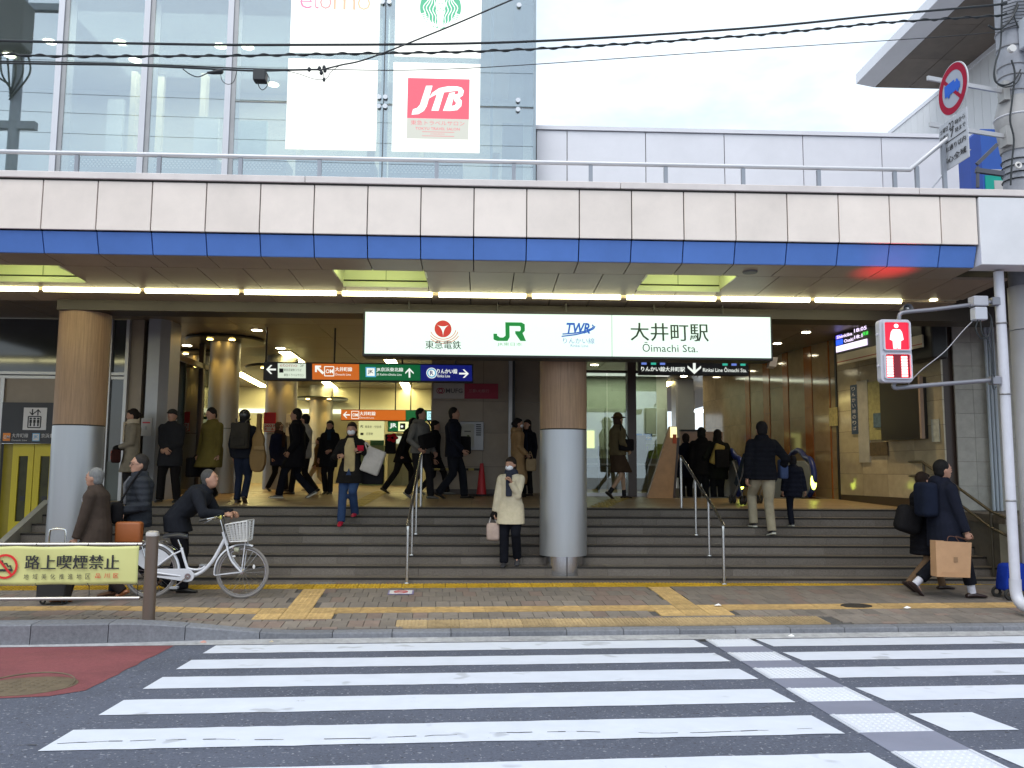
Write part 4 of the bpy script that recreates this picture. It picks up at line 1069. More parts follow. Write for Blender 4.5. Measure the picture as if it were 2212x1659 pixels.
pn = Panel(V(TX2(597), 19.3, TZ2(941)), V(TX2(634), 19.3, TZ2(941)), V(TX2(597), 19.3, TZ2(892)), .002); pn.text('野', .36, .38, .66, .6, M_INK, po)
ob = thing('orange_board', 'tilted lit orange direction board seen past the capped man', 'sign', (atY(388, 900, 18.5).x, 18.5, 2.3))
P_ = [atY(371, 910, 18.3), atY(408, 915, 19.2), atY(408, 893, 19.2), atY(371, 884, 18.3)]
MB().prism(P_, (.0, .08, 0)).build('face', E_OR, ob); pn = Panel(P_[0], P_[1], P_[3], .004); pn.polys([place([(y, 1 - x) for x, y in ARROW_L], .25, .25, .48, .85)], E_WH, ob, 'arrow'); pn.text('大井町線', .5, .5, .9, .75, E_WH, ob); pn.text('Line', .52, .2, .8, .4, E_WH, ob)

# ---- right: glass partition, ad panel, escalators
YG = 16.6
GX = lambda px: atY(px, 950, YG).x
GZ = lambda py: atY(1320, py, YG).z
gp = thing('glass_partition', 'frameless glass partition with a dark brown post right of the round column', 'glass partition', (GX(1330), YG, zfloor(YG)))
MB().box((GX(1262), YG, zfloor(YG)), (GX(1420), YG + .08, zfloor(YG) + .07)).build('sill', M_FRAME, gp)
MB().box((GX(1355), YG - .1, zfloor(YG)), (GX(1373), YG + .15, ZCE)).build('post', M_BROWN, gp)
for a, b in ((1262, 1312), (1312.6, 1355), (1373, 1420)): MB().box((GX(a) + .004, YG + .03, zfloor(YG) + .07), (GX(b) - .004, YG + .042, GZ(805))).build('pane', glassmat('hall_glass', (.82, .86, .82), .10), gp)
MB().box((GX(1262), YG, GZ(805)), (GX(1420), YG + .08, GZ(800))).build('head_rail', M_BROWN, gp)
mb = MB(); xx = GX(1301)
for px in (1301, 1409): mb.cyl(V(GX(px), YG + .5, zfloor(YG)), V(GX(px), YG + .5, GZ(962)), .018, None, 8)
mb.cyl(V(GX(1262), YG + .5, GZ(1006)), V(GX(1409), YG + .5, GZ(1006)), .018, None, 8)
tag(mb.build('steel_rail', M_STEELD), 'thin steel rail behind the glass partition', 'rail')
YR2 = 21.5
QX = lambda px: atY(px, 950, YR2).x
QZ = lambda py: atY(1340, py, YR2).z
rk = thing('service_counter', 'green tinted service counter room behind the glass partition', 'counter', (QX(1330), YR2, zfloor(18)))
MB().box((QX(1225), YR2 + 1.5, zfloor(18)), (QX(1470), YR2 + 1.6, ZCE)).build('rear_wall', mat('mint_wall', (.50, .55, .46), .6), rk)
for i in range(5): MB().box((QX(1232 + 47 * i), YR2 + 1.44, QZ(968)), (QX(1276 + 47 * i), YR2 + 1.5, QZ(872))).build('wall_panel', mat('mint_panel', (.55, .60, .52), .5, rnd=.08), rk)
MB().box((QX(1262), YR2 + 1.40, QZ(965)), (QX(1300), YR2 + 1.43, QZ(925))).build('lit_panel', emi('lit_counter', (.72, .75, .25), 1.5), rk)  # glowing panel added to help light the counter room
MB().box((QX(1225), YR2, zfloor(18)), (QX(1420), YR2 + .4, QZ(990))).build('desk', mat('desk_grey', (.26, .27, .22), .5), rk)
MB().box((QX(1225), YR2 - .04, QZ(1006)), (QX(1420), YR2, QZ(1001))).build('desk_rail', M_FRAME, rk)
MB().box((QX(1371), YR2 - .02, QZ(1000)), (QX(1395), YR2 + .02, QZ(940))).build('screen', mat('dull_screen', (.16, .16, .14), .4), rk)
MB().box((QX(1397), YR2 + .2, QZ(1000)), (QX(1440), YR2 + .25, QZ(958))).build('leaflet_board', mat('leaflets', (.3, .42, .10), .6, var=.5, vs=9), rk)
ld = bpy.data.lights.new('counter_fill_light', 'AREA'); ld.energy = 12; ld.color = (.92, 1.0, .72); ld.shape = 'RECTANGLE'; ld.size = 3.0; ld.size_y = .5  # fill light added to brighten the mint counter room
lo = bpy.data.objects.new('counter_fill_light', ld); COL.objects.link(lo); lo.parent = rk; lo.location = V(QX(1340), YR2 + .8, ZCE - .06) - org(rk)
MB().box((QX(1340) - 1.5, YR2 + .6, ZCE - .04), (QX(1340) + 1.5, YR2 + 1.0, ZCE - .005)).build('added_ceiling_lamp', E_WH, rk)  # added fixture standing for the counter fill light
for i, (a, b) in enumerate(((1389, 1410), (1412, 1432))):
    nt_ = thing('blue_notice', ('blue arrow notice on the left', 'blue arrow notice on the right')[i] + ' of the pair over the service counter', 'notice', (QX(a), YR2 + 1.4, QZ(945)), 'blue arrow notices')
    MB().box((QX(a), YR2 + 1.38, QZ(946)), (QX(b), YR2 + 1.41, QZ(931))).build('plate', mat('notice_blue', (.03, .16, .5), .5), nt_); pn = Panel(V(QX(a), YR2 + 1.38, QZ(946)), V(QX(b), YR2 + 1.38, QZ(946)), V(QX(a), YR2 + 1.38, QZ(931)), .003); pn.polys([place([(1 - x, y) for x, y in ARROW_L], .2, .2, .85, .55)], M_SWH, nt_, 'arrow')
hc_ = thing('square_column', 'square grey column rising behind the escalator walkers', 'column', (atY(1482, 950, 23.5).x, 23.5, zfloor(18)))
MB().box((atY(1465, 950, 23.5).x, 23.5, zfloor(18)), (atY(1500, 950, 23.5).x, 24.0, ZCE)).build('shaft', mat('grey_paint', (.34, .34, .35), .5, var=.05), hc_); MB().box((atY(1460, 950, 23.5).x, 23.45, zfloor(18)), (atY(1465, 950, 23.5).x, 24.0, ZCE)).build('edge', M_FRAME, hc_)
dk = thing('escalator_hall_wall', 'dim grey wall above the escalators at the far right of the hall', 'wall', (5, 27, 0))
MB().box((atY(1470, 950, 27).x, 27, -4), (7, 27.2, ZCE)).build('face', mat('dim_wall', (.20, .20, .19), .6, var=.1), dk)
p = atY(1540, 888, 25); MB().bar(p + V(-.55, 0, 0), p + V(.55, 0, 0), .12, .05).build('lamp', emi('cool_lamp', (.85, .95, 1), 8), dk)
YA = 16.2
AX = lambda px: atY(px, 950, YA).x
AZ = lambda py: atY(1430, py, YA).z
ad = thing('sloped_advert_panel', 'orange wood coloured wedge shaped advert panel beside the escalator', 'advert panel', (AX(1430), YA, zfloor(YA)))
wed = [V(AX(1397), YA, zfloor(YA)), V(AX(1447), YA, AZ(921)), V(AX(1462), YA, AZ(921)), V(AX(1466), YA, AZ(985)), V(AX(1452), YA, zfloor(YA))]
MB().prism(wed, (0, .12, 0)).build('wedge', mat('advert_wood', (.50, .27, .11), .4, var=.15, vs=6), ad)
MB().box((AX(1448), YA - .012, AZ(945)), (AX(1462), YA - .002, AZ(922))).build('lit_top', emi('lit_top', (.85, .8, .4), 1.2), ad); MB().box((AX(1453), YA - .014, AZ(958)), (AX(1461), YA - .002, AZ(938))).build('red_notice', mat('notice_red', (.6, .1, .03), .6), ad)
MB().prism([V(AX(1463), YA - .01, AZ(945)), V(AX(1468), YA - .01, AZ(945)), V(AX(1457), YA - .01, zfloor(YA)), V(AX(1452), YA - .01, zfloor(YA))], (0, .14, 0)).build('edge', M_BROWN, ad)
pnk = thing('pink_panel', 'pale pink board behind the escalator walkers', 'board', (atY(1497, 950, 19).x, 19, 1.9))
MB().box((atY(1470, 950, 19).x, 19, atY(1497, 968, 19).z), (atY(1562, 950, 19).x, 19.08, atY(1497, 932, 19).z)).build('face', mat('pale_pink', (.55, .38, .30), .5), pnk); MB().box((atY(1470, 950, 19).x, 18.98, atY(1497, 932, 19).z), (atY(1525, 950, 19).x, 19.1, atY(1497, 928, 19).z)).build('top_rail', M_BLACK, pnk)
# escalators: two channels descending away from the floor edge
M_HR = mat('handrail_blue', (.02, .035, .18), .35, var=.05); M_ESB = mat('escalator_side', (.34, .33, .31), .35, .4, var=.08)
def escalator(px, label):
    ye = 16.35; x = atY(px, 1030, ye).x; zf_ = zfloor(ye); t = thing('escalator', label, 'escalator', (x, ye, zf_), 'escalators going down from the concourse')
    prof = [(ye + .25, .0), (ye - .02, .18), (ye - .1, .45), (ye - .02, .66), (ye + .2, .74), (ye + 1.2, .74), (ye + 4.5, -1.5), (ye + 4.5, -2.6), (ye + 1.0, -.0)]
    MB().prism([V(x - .05, y, zf_ + z) for y, z in prof], (.10, 0, 0)).build('balustrade', M_ESB, t, bevel=.01)
    pts = [V(x, ye + .1, zf_ + .06), V(x, ye - .08, zf_ + .2), V(x, ye - .16, zf_ + .45), V(x, ye - .06, zf_ + .7), V(x, ye + .2, zf_ + .79), V(x, ye + 1.2, zf_ + .79), V(x, ye + 4.5, zf_ - 1.45)]
    MB().tube(smooth_path(pts, 6), .055, 10).build('handrail', M_HR, t, smooth=True)
    MB().ball(V(x - .02, ye - .17, zf_ + .32), .06, .02, .15, 12, 8).build('sign_lamp', emi('lime_lamp', (.8, .95, .12), 3.2), t, smooth=True)
    for i in range(5):
        y0 = ye + .3 + i * .36; MB().box((x - 1.05, y0, zf_ - .1 - i * .2), (x - .08, y0 + .36, zf_ - .004 - i * .2)).build('step', mat('escalator_step', (.12, .12, .12), .4, .5), t)
    return t
escalator(1598, 'escalator with blue handrail between the pair of walkers and the man in beige trousers'); escalator(1752, 'escalator end with blue handrail and green oval lamp by the marble wall')
# ---- right marble wall
PA0, PA1 = V(7.42, 13.05, 0), V(7.0, 16.0, 0); PB1 = V(6.12, 22.6, 0)
def wallstrip(parent, p0, p1, z0, z1, m, name, t=.03):
    d = (p1 - p0); n = V(-d.y, d.x, 0).normalized()
    if n.x > 0: n = -n
    mb = MB(); mb.prism([V(p0.x, p0.y, z0), V(p1.x, p1.y, z0), V(p1.x, p1.y, z1), V(p0.x, p0.y, z1)], n * t); return mb.build(name, m, parent)
ra = thing('marble_wall', 'polished beige marble side wall carrying the display and notices', 'wall', (7.2, 14.5, .9))
mb = MB(); mb.prism([V(PA0.x, PA0.y, -.1), V(PA1.x, PA1.y, -.1), V(PA1.x, PA1.y, ZCE), V(PA0.x, PA0.y, ZCE)], (.3, .03, 0)); mb.build('core', M_BROWN, ra)
rows_ = [zfloor(14.5) + .15 + .40 * i for i in range(9)]; rows_[-1] = ZCE - .002
nseg = 4
for i in range(nseg):
    for j in range(8):
        a, b = PA0.lerp(PA1, i / nseg), PA0.lerp(PA1, (i + 1) / nseg); d = (b - a).normalized() * .0025
        wallstrip(ra, a + d, b - d, rows_[j] + .0025, rows_[j + 1] - .0025, M_MARB, 'marble_panel')
wallstrip(ra, PA0, PA1, zfloor(13.6) - .02, rows_[0] - .002, M_BROWN, 'skirting', .035)
rb = thing('striped_marble_wall', 'long marble wall with upright orange stripes beside the escalators', 'wall', (6.6, 19, .9))
mb = MB(); mb.prism([V(PA1.x, PA1.y, -3), V(PB1.x, PB1.y, -3), V(PB1.x, PB1.y, ZCE), V(PA1.x, PA1.y, ZCE)], (.3, .03, 0)); mb.build('core', M_BROWN, rb)
Lb = (PB1 - PA1).length; s = .06
DB = (PA1 - PB1).normalized(); NB = V(-DB.y, DB.x, 0)
if NB.x > 0: NB = -NB
def sB(px): q = onplane(px, 950, PA1 + NB * .03, NB); return (q - PA1).dot((PB1 - PA1).normalized())
cuts = [s] + [sB(px) for px in (1823, 1811, 1771, 1754, 1718, 1706, 1676, 1662, 1632, 1622)]; cuts = sorted(cuts); wid = []
for i in range(1, len(cuts)): wid.append(('o' if i % 2 == 0 else 'm', cuts[i] - cuts[i - 1]))
wid = [w for w in wid if w[1] > .01] + [('m', .9)] * 6
for kd, w_ in wid:
    a, b = PA1.lerp(PB1, min(1, s / Lb)), PA1.lerp(PB1, min(1, (s + w_) / Lb)); d = (b - a).normalized() * .002
    if s < Lb - .05:
        for j in range(7 if kd == 'm' else 4):
            zz = [-1.0 + (ZCE + 1.0) * q / (7 if kd == 'm' else 4) for q in range(9)]
            wallstrip(rb, a + d, b - d, zz[j] + .002, zz[j + 1] - .002, M_MARBD if kd == 'm' else M_ORNG, 'marble_panel' if kd == 'm' else 'orange_panel', .03 if kd == 'm' else .045)
    s += w_
wallstrip(rb, PA1, PA1.lerp(PB1, .008), -.1, ZCE, M_BLACK, 'dark_joint', .05)
DA = (PA0 - PA1).normalized(); NA = V(-DA.y, DA.x, 0)
if NA.x > 0: NA = -NA
def onA(px, py, off):
    return onplane(px, py, PA1 + NA * (.03 + off), NA)
def wallbox(parent, name, m, x0, y0, x1, y1, off, t, xm=None):
    """a slab on the marble wall; corners given by sight lines, kept upright and level"""
    a, b = onA(x0, y1, off), onA(x1, y1, off); zt = .5 * (onA(x0, y0, off).z + onA(x0, y0, off).z); z0 = a.z
    mb = MB(); mb.prism([a, V(b.x, b.y, z0), V(b.x, b.y, zt), V(a.x, a.y, zt)], -NA * t); return mb.build(name, m, parent), Panel(a, V(b.x, b.y, z0), V(a.x, a.y, zt), .004)
dp = thing('departure_display', 'black departure display with a small lit screen hung from the marble wall', 'display', onA(1808, 785, .3))
zt_d, zb_d = onA(1808, 722, .35).z, onA(1808, 790, .35).z
a, b = onA(1808, 760, .35), onA(1990, 700, .35)
e0, e1 = onA(1955, 785, .30), onA(2016, 785, .30)
MB().prism([V(e0.x, e0.y, e0.z), V(e1.x, e1.y, e0.z), V(e1.x, e1.y, ZCE - .05), V(e0.x, e0.y, ZCE - .05)], -NA * .28).build('end_unit', M_BLACK, dp, bevel=.03, seg=2)
MB().prism([V(a.x, a.y, zb_d + .18), V(b.x, b.y, zb_d + .18), V(b.x, b.y, ZCE - .05), V(a.x, a.y, ZCE - .05)], -NA * .34).build('cabinet', M_BLACK, dp, bevel=.01)
a2, b2 = onA(1808, 760, .37), onA(1990, 700, .37)
MB().prism([V(a2.x, a2.y, zb_d), V(b2.x, b2.y, zb_d), V(b2.x, b2.y, zb_d + .2), V(a2.x, a2.y, zb_d + .2)], -NA * .03).build('sign_band', mat('band_cream', (.55, .50, .36), .5), dp)
MB().prism([V(a2.x, a2.y, zb_d + .045) + NA * .003, V(b2.x, b2.y, zb_d + .045) + NA * .003, V(b2.x, b2.y, zb_d + .06) + NA * .003, V(a2.x, a2.y, zb_d + .06) + NA * .003], -NA * .004).build('red_line', mat('line_red', (.35, .05, .04), .5), dp)
c2 = onA(1878, 740, .36); sa, sb = V(a.x, a.y, 0) + NA * .01, V(c2.x, c2.y, 0)
zs0, zs1 = zb_d + .24, zb_d + .62
pn = Panel(V(sa.x, sa.y, zs0), V(sb.x, sb.y, zs0), V(sa.x, sa.y, zs1), .004)
E_SCR = emi('screen_lilac', (.85, .72, 1.0), 1.3); E_SB = emi('screen_blue', (.02, .10, .8), 1.2)
pn.rect(.0, .02, .95, .32, E_SCR, dp, 'screen_band'); pn.rect(.0, .36, .22, .62, E_SB, dp, 'screen_block'); pn.rect(.0, .66, .2, .86, emi('screen_indigo', (.05, .04, .7), 1.2), dp, 'screen_block')
pn.text('Shinkiba', .03, .68, .52, .84, E_SCR, dp, bold=.02); pn.text('18:05', .58, .76, .95, .94, E_SCR, dp, bold=.02); pn.text('Osaki', .26, .40, .55, .56, E_SCR, dp, bold=.02); pn.text('18:1', .58, .45, .82, .62, E_SCR, dp, bold=.02); pn.text('快速', .83, .5, .99, .68, emi('screen_green', (.05, .7, .08), 1.2), dp, bold=.02)
q = onA(1945, 694, .365); MB().prism([q, q + DA * .1, q + DA * .1 + V(0, 0, .07), q + V(0, 0, .07)], NA * .004).build('clock_digits', emi('digits_lilac', (.9, .8, 1), 1.5), dp)
for nm, lb, ct, m, x0, y0, x1, y1, off, t in (('tall_board', 'tall narrow beige notice strip on the marble wall', 'notice', M_MARBG, 1856, 823, 1879, 999, .03, .03), ('lit_board', 'greenish lit route board beside the dark panel', 'notice board', mat('route_board', (.34, .31, .13), .5, var=.3, vs=14), 1874, 826, 1906, 951, .02, .02),
        ('small_poster', 'small blue grey poster left of the dark panel', 'poster', mat('poster_bluegrey', (.08, .13, .17), .5, var=.4, vs=20), 1887, 893, 1905, 924, .045, .01), ('brown_picture', 'wide brown framed picture under the dark panel', 'picture', mat('picture_brown', (.09, .06, .03), .4, var=.5, vs=14), 1880, 956, 1917, 985, .03, .03),
        ('leaflet', 'white and blue leaflet at the right end of the marble wall', 'poster', mat('leaflet_pale', (.45, .46, .40), .6, var=.3, vs=18), 2013, 906, 2030, 955, .02, .008)):
    o, _ = wallbox(None, nm, m, x0, y0, x1, y1, off, t); tag(o, lb, ct)
vb = thing('blue_banner', 'narrow dark blue vertical banner with white writing on the marble wall', 'sign', onA(1848, 938, .03)); o, pn = wallbox(vb, 'strip', mat('banner_blue', (.03, .06, .12), .5), 1840, 832, 1855, 938, .03, .03)
for i, ch in enumerate('りんかい線のりば'): pn.text(ch, .25, .88 - i * .115, .75, .96 - i * .115, M_SWH, vb)
bp_ = thing('dark_panel', 'big black blank display panel with pale side edge on the marble wall', 'panel', onA(1945, 948, .15)); wallbox(bp_, 'screen', mat('panel_black', (.02, .017, .014), .3, var=.05), 1904, 826, 1988, 952, .16, .15); a, b = onA(1988, 950, .16), onA(1992, 950, .16)
zz0, zz1 = onA(1904, 952, .16).z, onA(1904, 826, .16).z
MB().prism([V(a.x, a.y, zz0), V(b.x, b.y, zz0), V(b.x, b.y, zz1), V(a.x, a.y, zz1)], -NA * .06).build('edge', mat('edge_pink', (.34, .24, .18), .5), bp_)
DB = (PA1 - PB1).normalized(); NB = V(-DB.y, DB.x, 0)
if NB.x > 0: NB = -NB
p = onplane(1801, 920, PA1 + NB * .06, NB); mb = MB(); mb.prism([p - DB * .15, p + DB * .15, p + DB * .15 + V(0, 0, .36), p - DB * .15 + V(0, 0, .36)], NB * .006); tag(mb.build('marble_wall_poster', mat('poster_yellow', (.5, .42, .16), .6, var=.35, vs=16)), 'small yellow and white poster on the striped marble wall', 'poster')
# wall washing downlights close to the marble walls
for i, (q0, q1, f) in enumerate(((PA0, PA1, .3), (PA0, PA1, .8), (PA1, PB1, .12), (PA1, PB1, .34), (PA1, PB1, .56), (PA1, PB1, .8))):
    c = q0.lerp(q1, f) + (NA if i < 2 else NB) * (1.0 if i < 2 else .85); c.z = ZCE - .004
    o = thing('downlight', ('downlight over the dark panel', 'downlight over the narrow blue banner', 'downlight at the near end of the striped wall', 'second downlight along the striped wall', 'third downlight along the striped wall', 'far downlight along the striped wall')[i], 'ceiling light', c, 'wall washing downlights')
    MB().lathe([(0, 0), (.08, 0), (.08, .006)], c, 16).build('lens', M_SPOT, o)
    ld = bpy.data.lights.new('wall_light', 'SPOT'); ld.energy = 38 if i < 2 else 5; ld.color = (1, .78, .44); ld.spot_size = R(105); ld.spot_blend = .8; ld.shadow_soft_size = .07
    lo = bpy.data.objects.new('wall_light', ld); COL.objects.link(lo); lo.parent = o; lo.location = (0, 0, -.03)
# front tile wall, plinth, stair cheek
tw = thing('tile_wall', 'grey stone tiled wall end between the marble wall and the drainpipe', 'wall', (7.8, 13.0, .9))
xa, xb = atY(2065, 900, 13.0).x, atY(2165, 900, 13.0).x
MB().box((xa, 13.03, .8), (xb + 2, 13.4, 4.2)).build('core', M_BROWN, tw)
zz = [.93 + .383 * i for i in range(9)]; xx = [xa, xa + .30, xa + .62, xa + 1.0]
for i in range(3):
    for j in range(8): MB().box((xx[i] + .002, 13.0, zz[j] + .002), (xx[i + 1] - .002, 13.03, zz[j + 1] - .002)).build('tile', M_MARBG, tw)
pl_ = thing('stair_cheek', 'dark stone side block closing the right end of the stairs', 'wall', (7.8, 12.4, 0))
MB().box((7.405, 11.62, -.2), (9.4, 13.7, .80)).build('block', mat('dark_stone', (.10, .088, .075), .6, var=.2, vs=8), pl_); MB().box((7.38, 11.58, .80), (9.42, 12.995, .925)).build('cap', M_STEP[0], pl_)
MB().box((7.36, 11.5, -.2), (7.405, 11.7, .8)).build('front_post', M_MARBG, pl_)

# ------------------------------------------------------------------ upper level: glass block, parapet, railing
YU = 12.7
UX = lambda px: atY(px, 200, YU).x
UZ = lambda py, px=700: atY(px, py, YU).z
ZT = 11.5
gb = thing('glass_block', 'glazed upper shop block with white fins and lit posters above the canopy', 'building', (-4, YU, 4.6))
xr = UX(1155); xl = -13.0
G_UP = glassmat('sky_glass', (.70, .80, .80), .30)
fins = [UX(124), UX(311), UX(493)]
d = fins[2] - fins[1]; edges = [fins[0] - 3 * d, fins[0] - 2 * d, fins[0] - d] + fins + [UX(829), xr]
for i, (a, b) in enumerate(zip(edges[:-1], edges[1:])):
    for z0, z1 in ((4.62, UZ(222)), (UZ(222), ZT)) if i >= 5 else ((4.62, ZT),):
        MB().box((a + .006, YU, z0 + .006), (b - .006, YU + .014, z1 - .006)).build('pane', G_UP, gb)
M_FINW = mat('fin_white', (.62, .62, .66), .4, .2, var=.04); M_GASK = mat('gasket', (.10, .115, .12), .5)
for x in edges[:6]:
    f = MB().box((x - .045, YU - .03, 4.62), (x + .045, YU + .20, ZT)).build('fin', M_FINW, gb)
    MB().box((x + .046, YU - .01, 4.62), (x + .115, YU + .22, ZT)).build('fin_side_rail', M_STEELD, gb)  # grey rail along the right side of each fin
for x in (UX(829),): MB().box((x - .05, YU + .03, 4.62), (x + .05, YU + .2, ZT)).build('glass_fin', mat('rail_blue_grey', (.30, .36, .40), .35, .3), gb); MB().box((x - .008, YU - .004, 4.62), (x + .008, YU + .012, ZT)).build('seal', M_GASK, gb)
MB().box((edges[5], YU - .003, UZ(224) - .004), (xr, YU + .012, UZ(224) + .004)).build('seal', M_GASK, gb)
bolt = MB().lathe([(.0, -.03), (.038, -.03), (.038, -.004), (.02, 0), (.02, .1)], (0, 0, 0), 14, ax=(1, 0, 0), ay=(0, 0, 1), az=(0, 1, 0)).mesh('bolt', smooth=True); bolt.materials.append(mat('bolt_steel', (.62, .62, .64), .25, .8))
for px, py in ((822, 6), (837, 6), (819, 211), (833, 211), (819, 231), (833, 231), (1120, 13), (1119, 218), (1119, 238)): piece(bolt, 'bolt', gb, V(UX(px), YU - .01, UZ(py, px)))
MB().box((xr - .02, YU - .01, 4.62), (xr + .02, YU + .05, ZT)).build('corner_post', mat('rail_blue_grey', (.30, .36, .40)), gb)
MB().box((xr - .006, YU + .06, 4.62), (xr + .006, 20, ZT)).build('side_pane', G_UP, gb)
MB().box((UX(1060), YU + .5, 4.62), (UX(1066), YU + .6, ZT)).build('inner_post', M_STEELD, gb)
# inside the block
M_ROOM = mat('room_wall', (.62, .60, .55), .7, var=.05)
MB().box((xl, 17.0, 4.6), (xr, 17.1, ZT)).build('rear_wall', M_ROOM, gb); MB().box((xl, YU + .02, ZT), (xr + .2, 20, ZT + .3)).build('roof', M_ROOM, gb)
MB().box((xl, YU + .25, 9.35), (xr - .3, 17, 9.45)).build('room_ceiling', M_ROOM, gb)
MB().box((xl, 12.45, 4.55), (9.5, 20, 4.618)).build('floor_slab', mat('terrace_slab', (.30, .30, .30), .9, var=.1), gb)
M_WARM = emi('warm_spot', (1, .86, .6), 7)
for px, py in ((260, 92), (535, 102), (100, 203), (292, 131), (590, 183), (800, -20), (20, 120), (470, 232)):
    p = atZ(px, py, 9.34)
    if p.y < YU + .4 or p.y > 16.9: p = V(atY(px, py, 15.0).x, 15.0, 9.34)
    MB().lathe([(0, 0), (.11, 0), (.11, .01)], p, 16).build('room_lamp', M_WARM, gb)
IX = lambda px, Y: atY(px, 300, Y).x
IZ = lambda py, Y: atY(600, py, Y).z
for px0, px1, py, Y, m in ((228, 262, 222, 16.0, 'room_white'), (418, 470, 255, 15.5, 'room_white'), (512, 575, 262, 15.0, 'room_mint'), (330, 348, 150, 16.2, 'room_cream')):
    MB().box((IX(px0, Y), Y, 4.62), (IX(px1, Y), Y + .1, IZ(py, Y))).build('partition', mat(m, {'room_white': (.72, .74, .74), 'room_mint': (.62, .74, .70), 'room_cream': (.8, .72, .55)}[m], .6), gb)
for px in (276, 428, 640, 905): MB().box((IX(px, 16), 16, 4.62), (IX(px + 12, 16), 16.2, 9.3)).build('room_column', mat('room_cream', (.8, .72, .55)), gb)
M_PERF = mat('perforated', (.10, .12, .13), .5)
for a, b in ((150, 300), (330, 470), (505, 620), (640, 810), (840, 1000)):
    Y = 13.6; c = MB().box((IX(a, Y), Y, 4.62), (IX(b, Y), Y + .5, IZ(344, Y))).build('low_cabinet', M_PERF, gb)
    mb = MB(); x0, x1, z0, z1 = IX(a, Y) + .04, IX(b, Y) - .04, IZ(368, Y), IZ(350, Y)
    for j in range(4):
        n = int((x1 - x0) / .06)
        for i in range(n):
            x = x0 + (i + .5 * (j % 2)) * .06; mb.quad(V(x, Y - .003, z0 + j * (z1 - z0) / 4), V(x + .034, Y - .003, z0 + j * (z1 - z0) / 4), V(x + .034, Y - .003, z0 + j * (z1 - z0) / 4 + .022), V(x, Y - .003, z0 + j * (z1 - z0) / 4 + .022))
    mb.build('holes', mat('hole_pale', (.55, .56, .48), .6), c, kind='stuff')
for px in (770, 1040):
    MB().prism([V(IX(px, 14), 14, 4.62), V(IX(px + 22, 14), 14, 4.62), V(IX(px + 40, 14), 14, IZ(320, 14)), V(IX(px + 24, 14), 14, IZ(320, 14))], (0, .1, 0)).build('wood_easel', mat('easel_wood', (.40, .25, .13), .6), gb)
MB().box((IX(1085, 14.5), 14.5, 4.62), (IX(1130, 14.5), 14.9, IZ(255, 14.5))).build('dark_unit', mat('dark_unit', (.13, .14, .14), .6), gb)
ld = bpy.data.lights.new('room_fill_light', 'AREA'); ld.energy = 95; ld.color = (1, .90, .72); ld.shape = 'RECTANGLE'; ld.size = 7; ld.size_y = 2.4  # unseen area light added to brighten the room beyond its small lamps
lo = bpy.data.objects.new('room_fill_light', ld); COL.objects.link(lo); lo.parent = gb; lo.location = V(-3.6, 15, 9.3) - org(gb)
# lit posters
E_POST = emi('poster_glow', (.97, 1.0, .95), 1.12)
def poster(label, x0, y0, x1, y1):
    t = thing('lit_poster', label, 'poster', (UX((x0 + x1) / 2), YU + .06, UZ(y1)), 'lit white posters inside the glass')
    a, b = UX(x0), UX(x1); z0, z1 = UZ(y1, (x0 + x1) / 2), UZ(y0, (x0 + x1) / 2)
    MB().box((a, YU - .012, z0), (b, YU - .004, z1)).build('sheet', E_POST, t)
    pn = Panel(V(a, YU - .012, z0), V(b, YU - .012, z0), V(a, YU - .012, z1), .003)
    return t, pn, (lambda px: (px - x0) / (x1 - x0)), (lambda py: (y1 - py) / (y1 - y0)), (x1 - x0) / (y1 - y0)
t, pn, fx, fy, A = poster('lit white poster with pink and orange writing at its cut off top', 623, -75, 816.5, 116)
for s, a, b, c in (('e', 642, 668, (.85, .28, .45)), ('t', 671, 683, (.85, .32, .42)), ('o', 685, 711, (.88, .42, .42)), ('m', 715, 763, (.92, .55, .38)), ('o', 767, 796, (.95, .62, .42))):
    pn.text(s, fx(a), fy(22), fx(b), fy(-16 if s == 't' else -7), emi('ink_%s_%d' % (s, a), c, .85), t, bold=-.01)
poster('blank lit white poster below the one with pink writing', 621, 129, 815, 324)
t, pn, fx, fy, A = poster('lit white poster with a round green emblem', 850.5, -70, 1038, 124)
E_SG = emi('emblem_green', (.12, .58, .34), .75)
cx, cy, r = 948.7, 18.0, 45.0
w_ = [[(fx(cx + r * math.cos(R(a))), fy(cy - r * math.sin(R(a)))) for a in range(0, 360, 8)]]
pn.polys(w_, E_SG, t, 'green_round', .003)
wl = []
for s in (-1, 1):
    for k, off in enumerate((8, 15, 22, 29, 36)):
        pts = []
        for i in range(15):
            y = cy - 26 + k * 2.0 + i * 4.6; x = cx + s * (off * (.55 + .45 * math.sin(i * .21 + .5)) + 2.2 * math.sin(i * 1.05 + k))
            if (x - cx) ** 2 + (y - cy) ** 2 < (r + 2) ** 2: pts.append((fx(x), fy(y)))
        wl += stroke(pts, .009, A)
for i in range(9):
    for s in (-1, 1):
        a = R(-20 - i * 5.5); x, y = cx + s * r * math.cos(a), cy - r * math.sin(a); wl += stroke([(fx(x + s * 2), fy(y + 1)), (fx(x - s * 10), fy(y - 3))], .012, A)
pn.polys(wl, E_POST, t, 'white_waves', .006)['kind'] = 'stuff'
pn.polys([[(fx(cx + 11 * math.cos(R(a))), fy(cy - 6 - 15 * math.sin(R(a)))) for a in range(0, 360, 20)], [(fx(cx - 8), fy(cy + 8)), (fx(cx + 8), fy(cy + 8)), (fx(cx + 5), fy(cy + 44)), (fx(cx - 5), fy(cy + 44))]], E_POST, t, 'white_figure', .009)
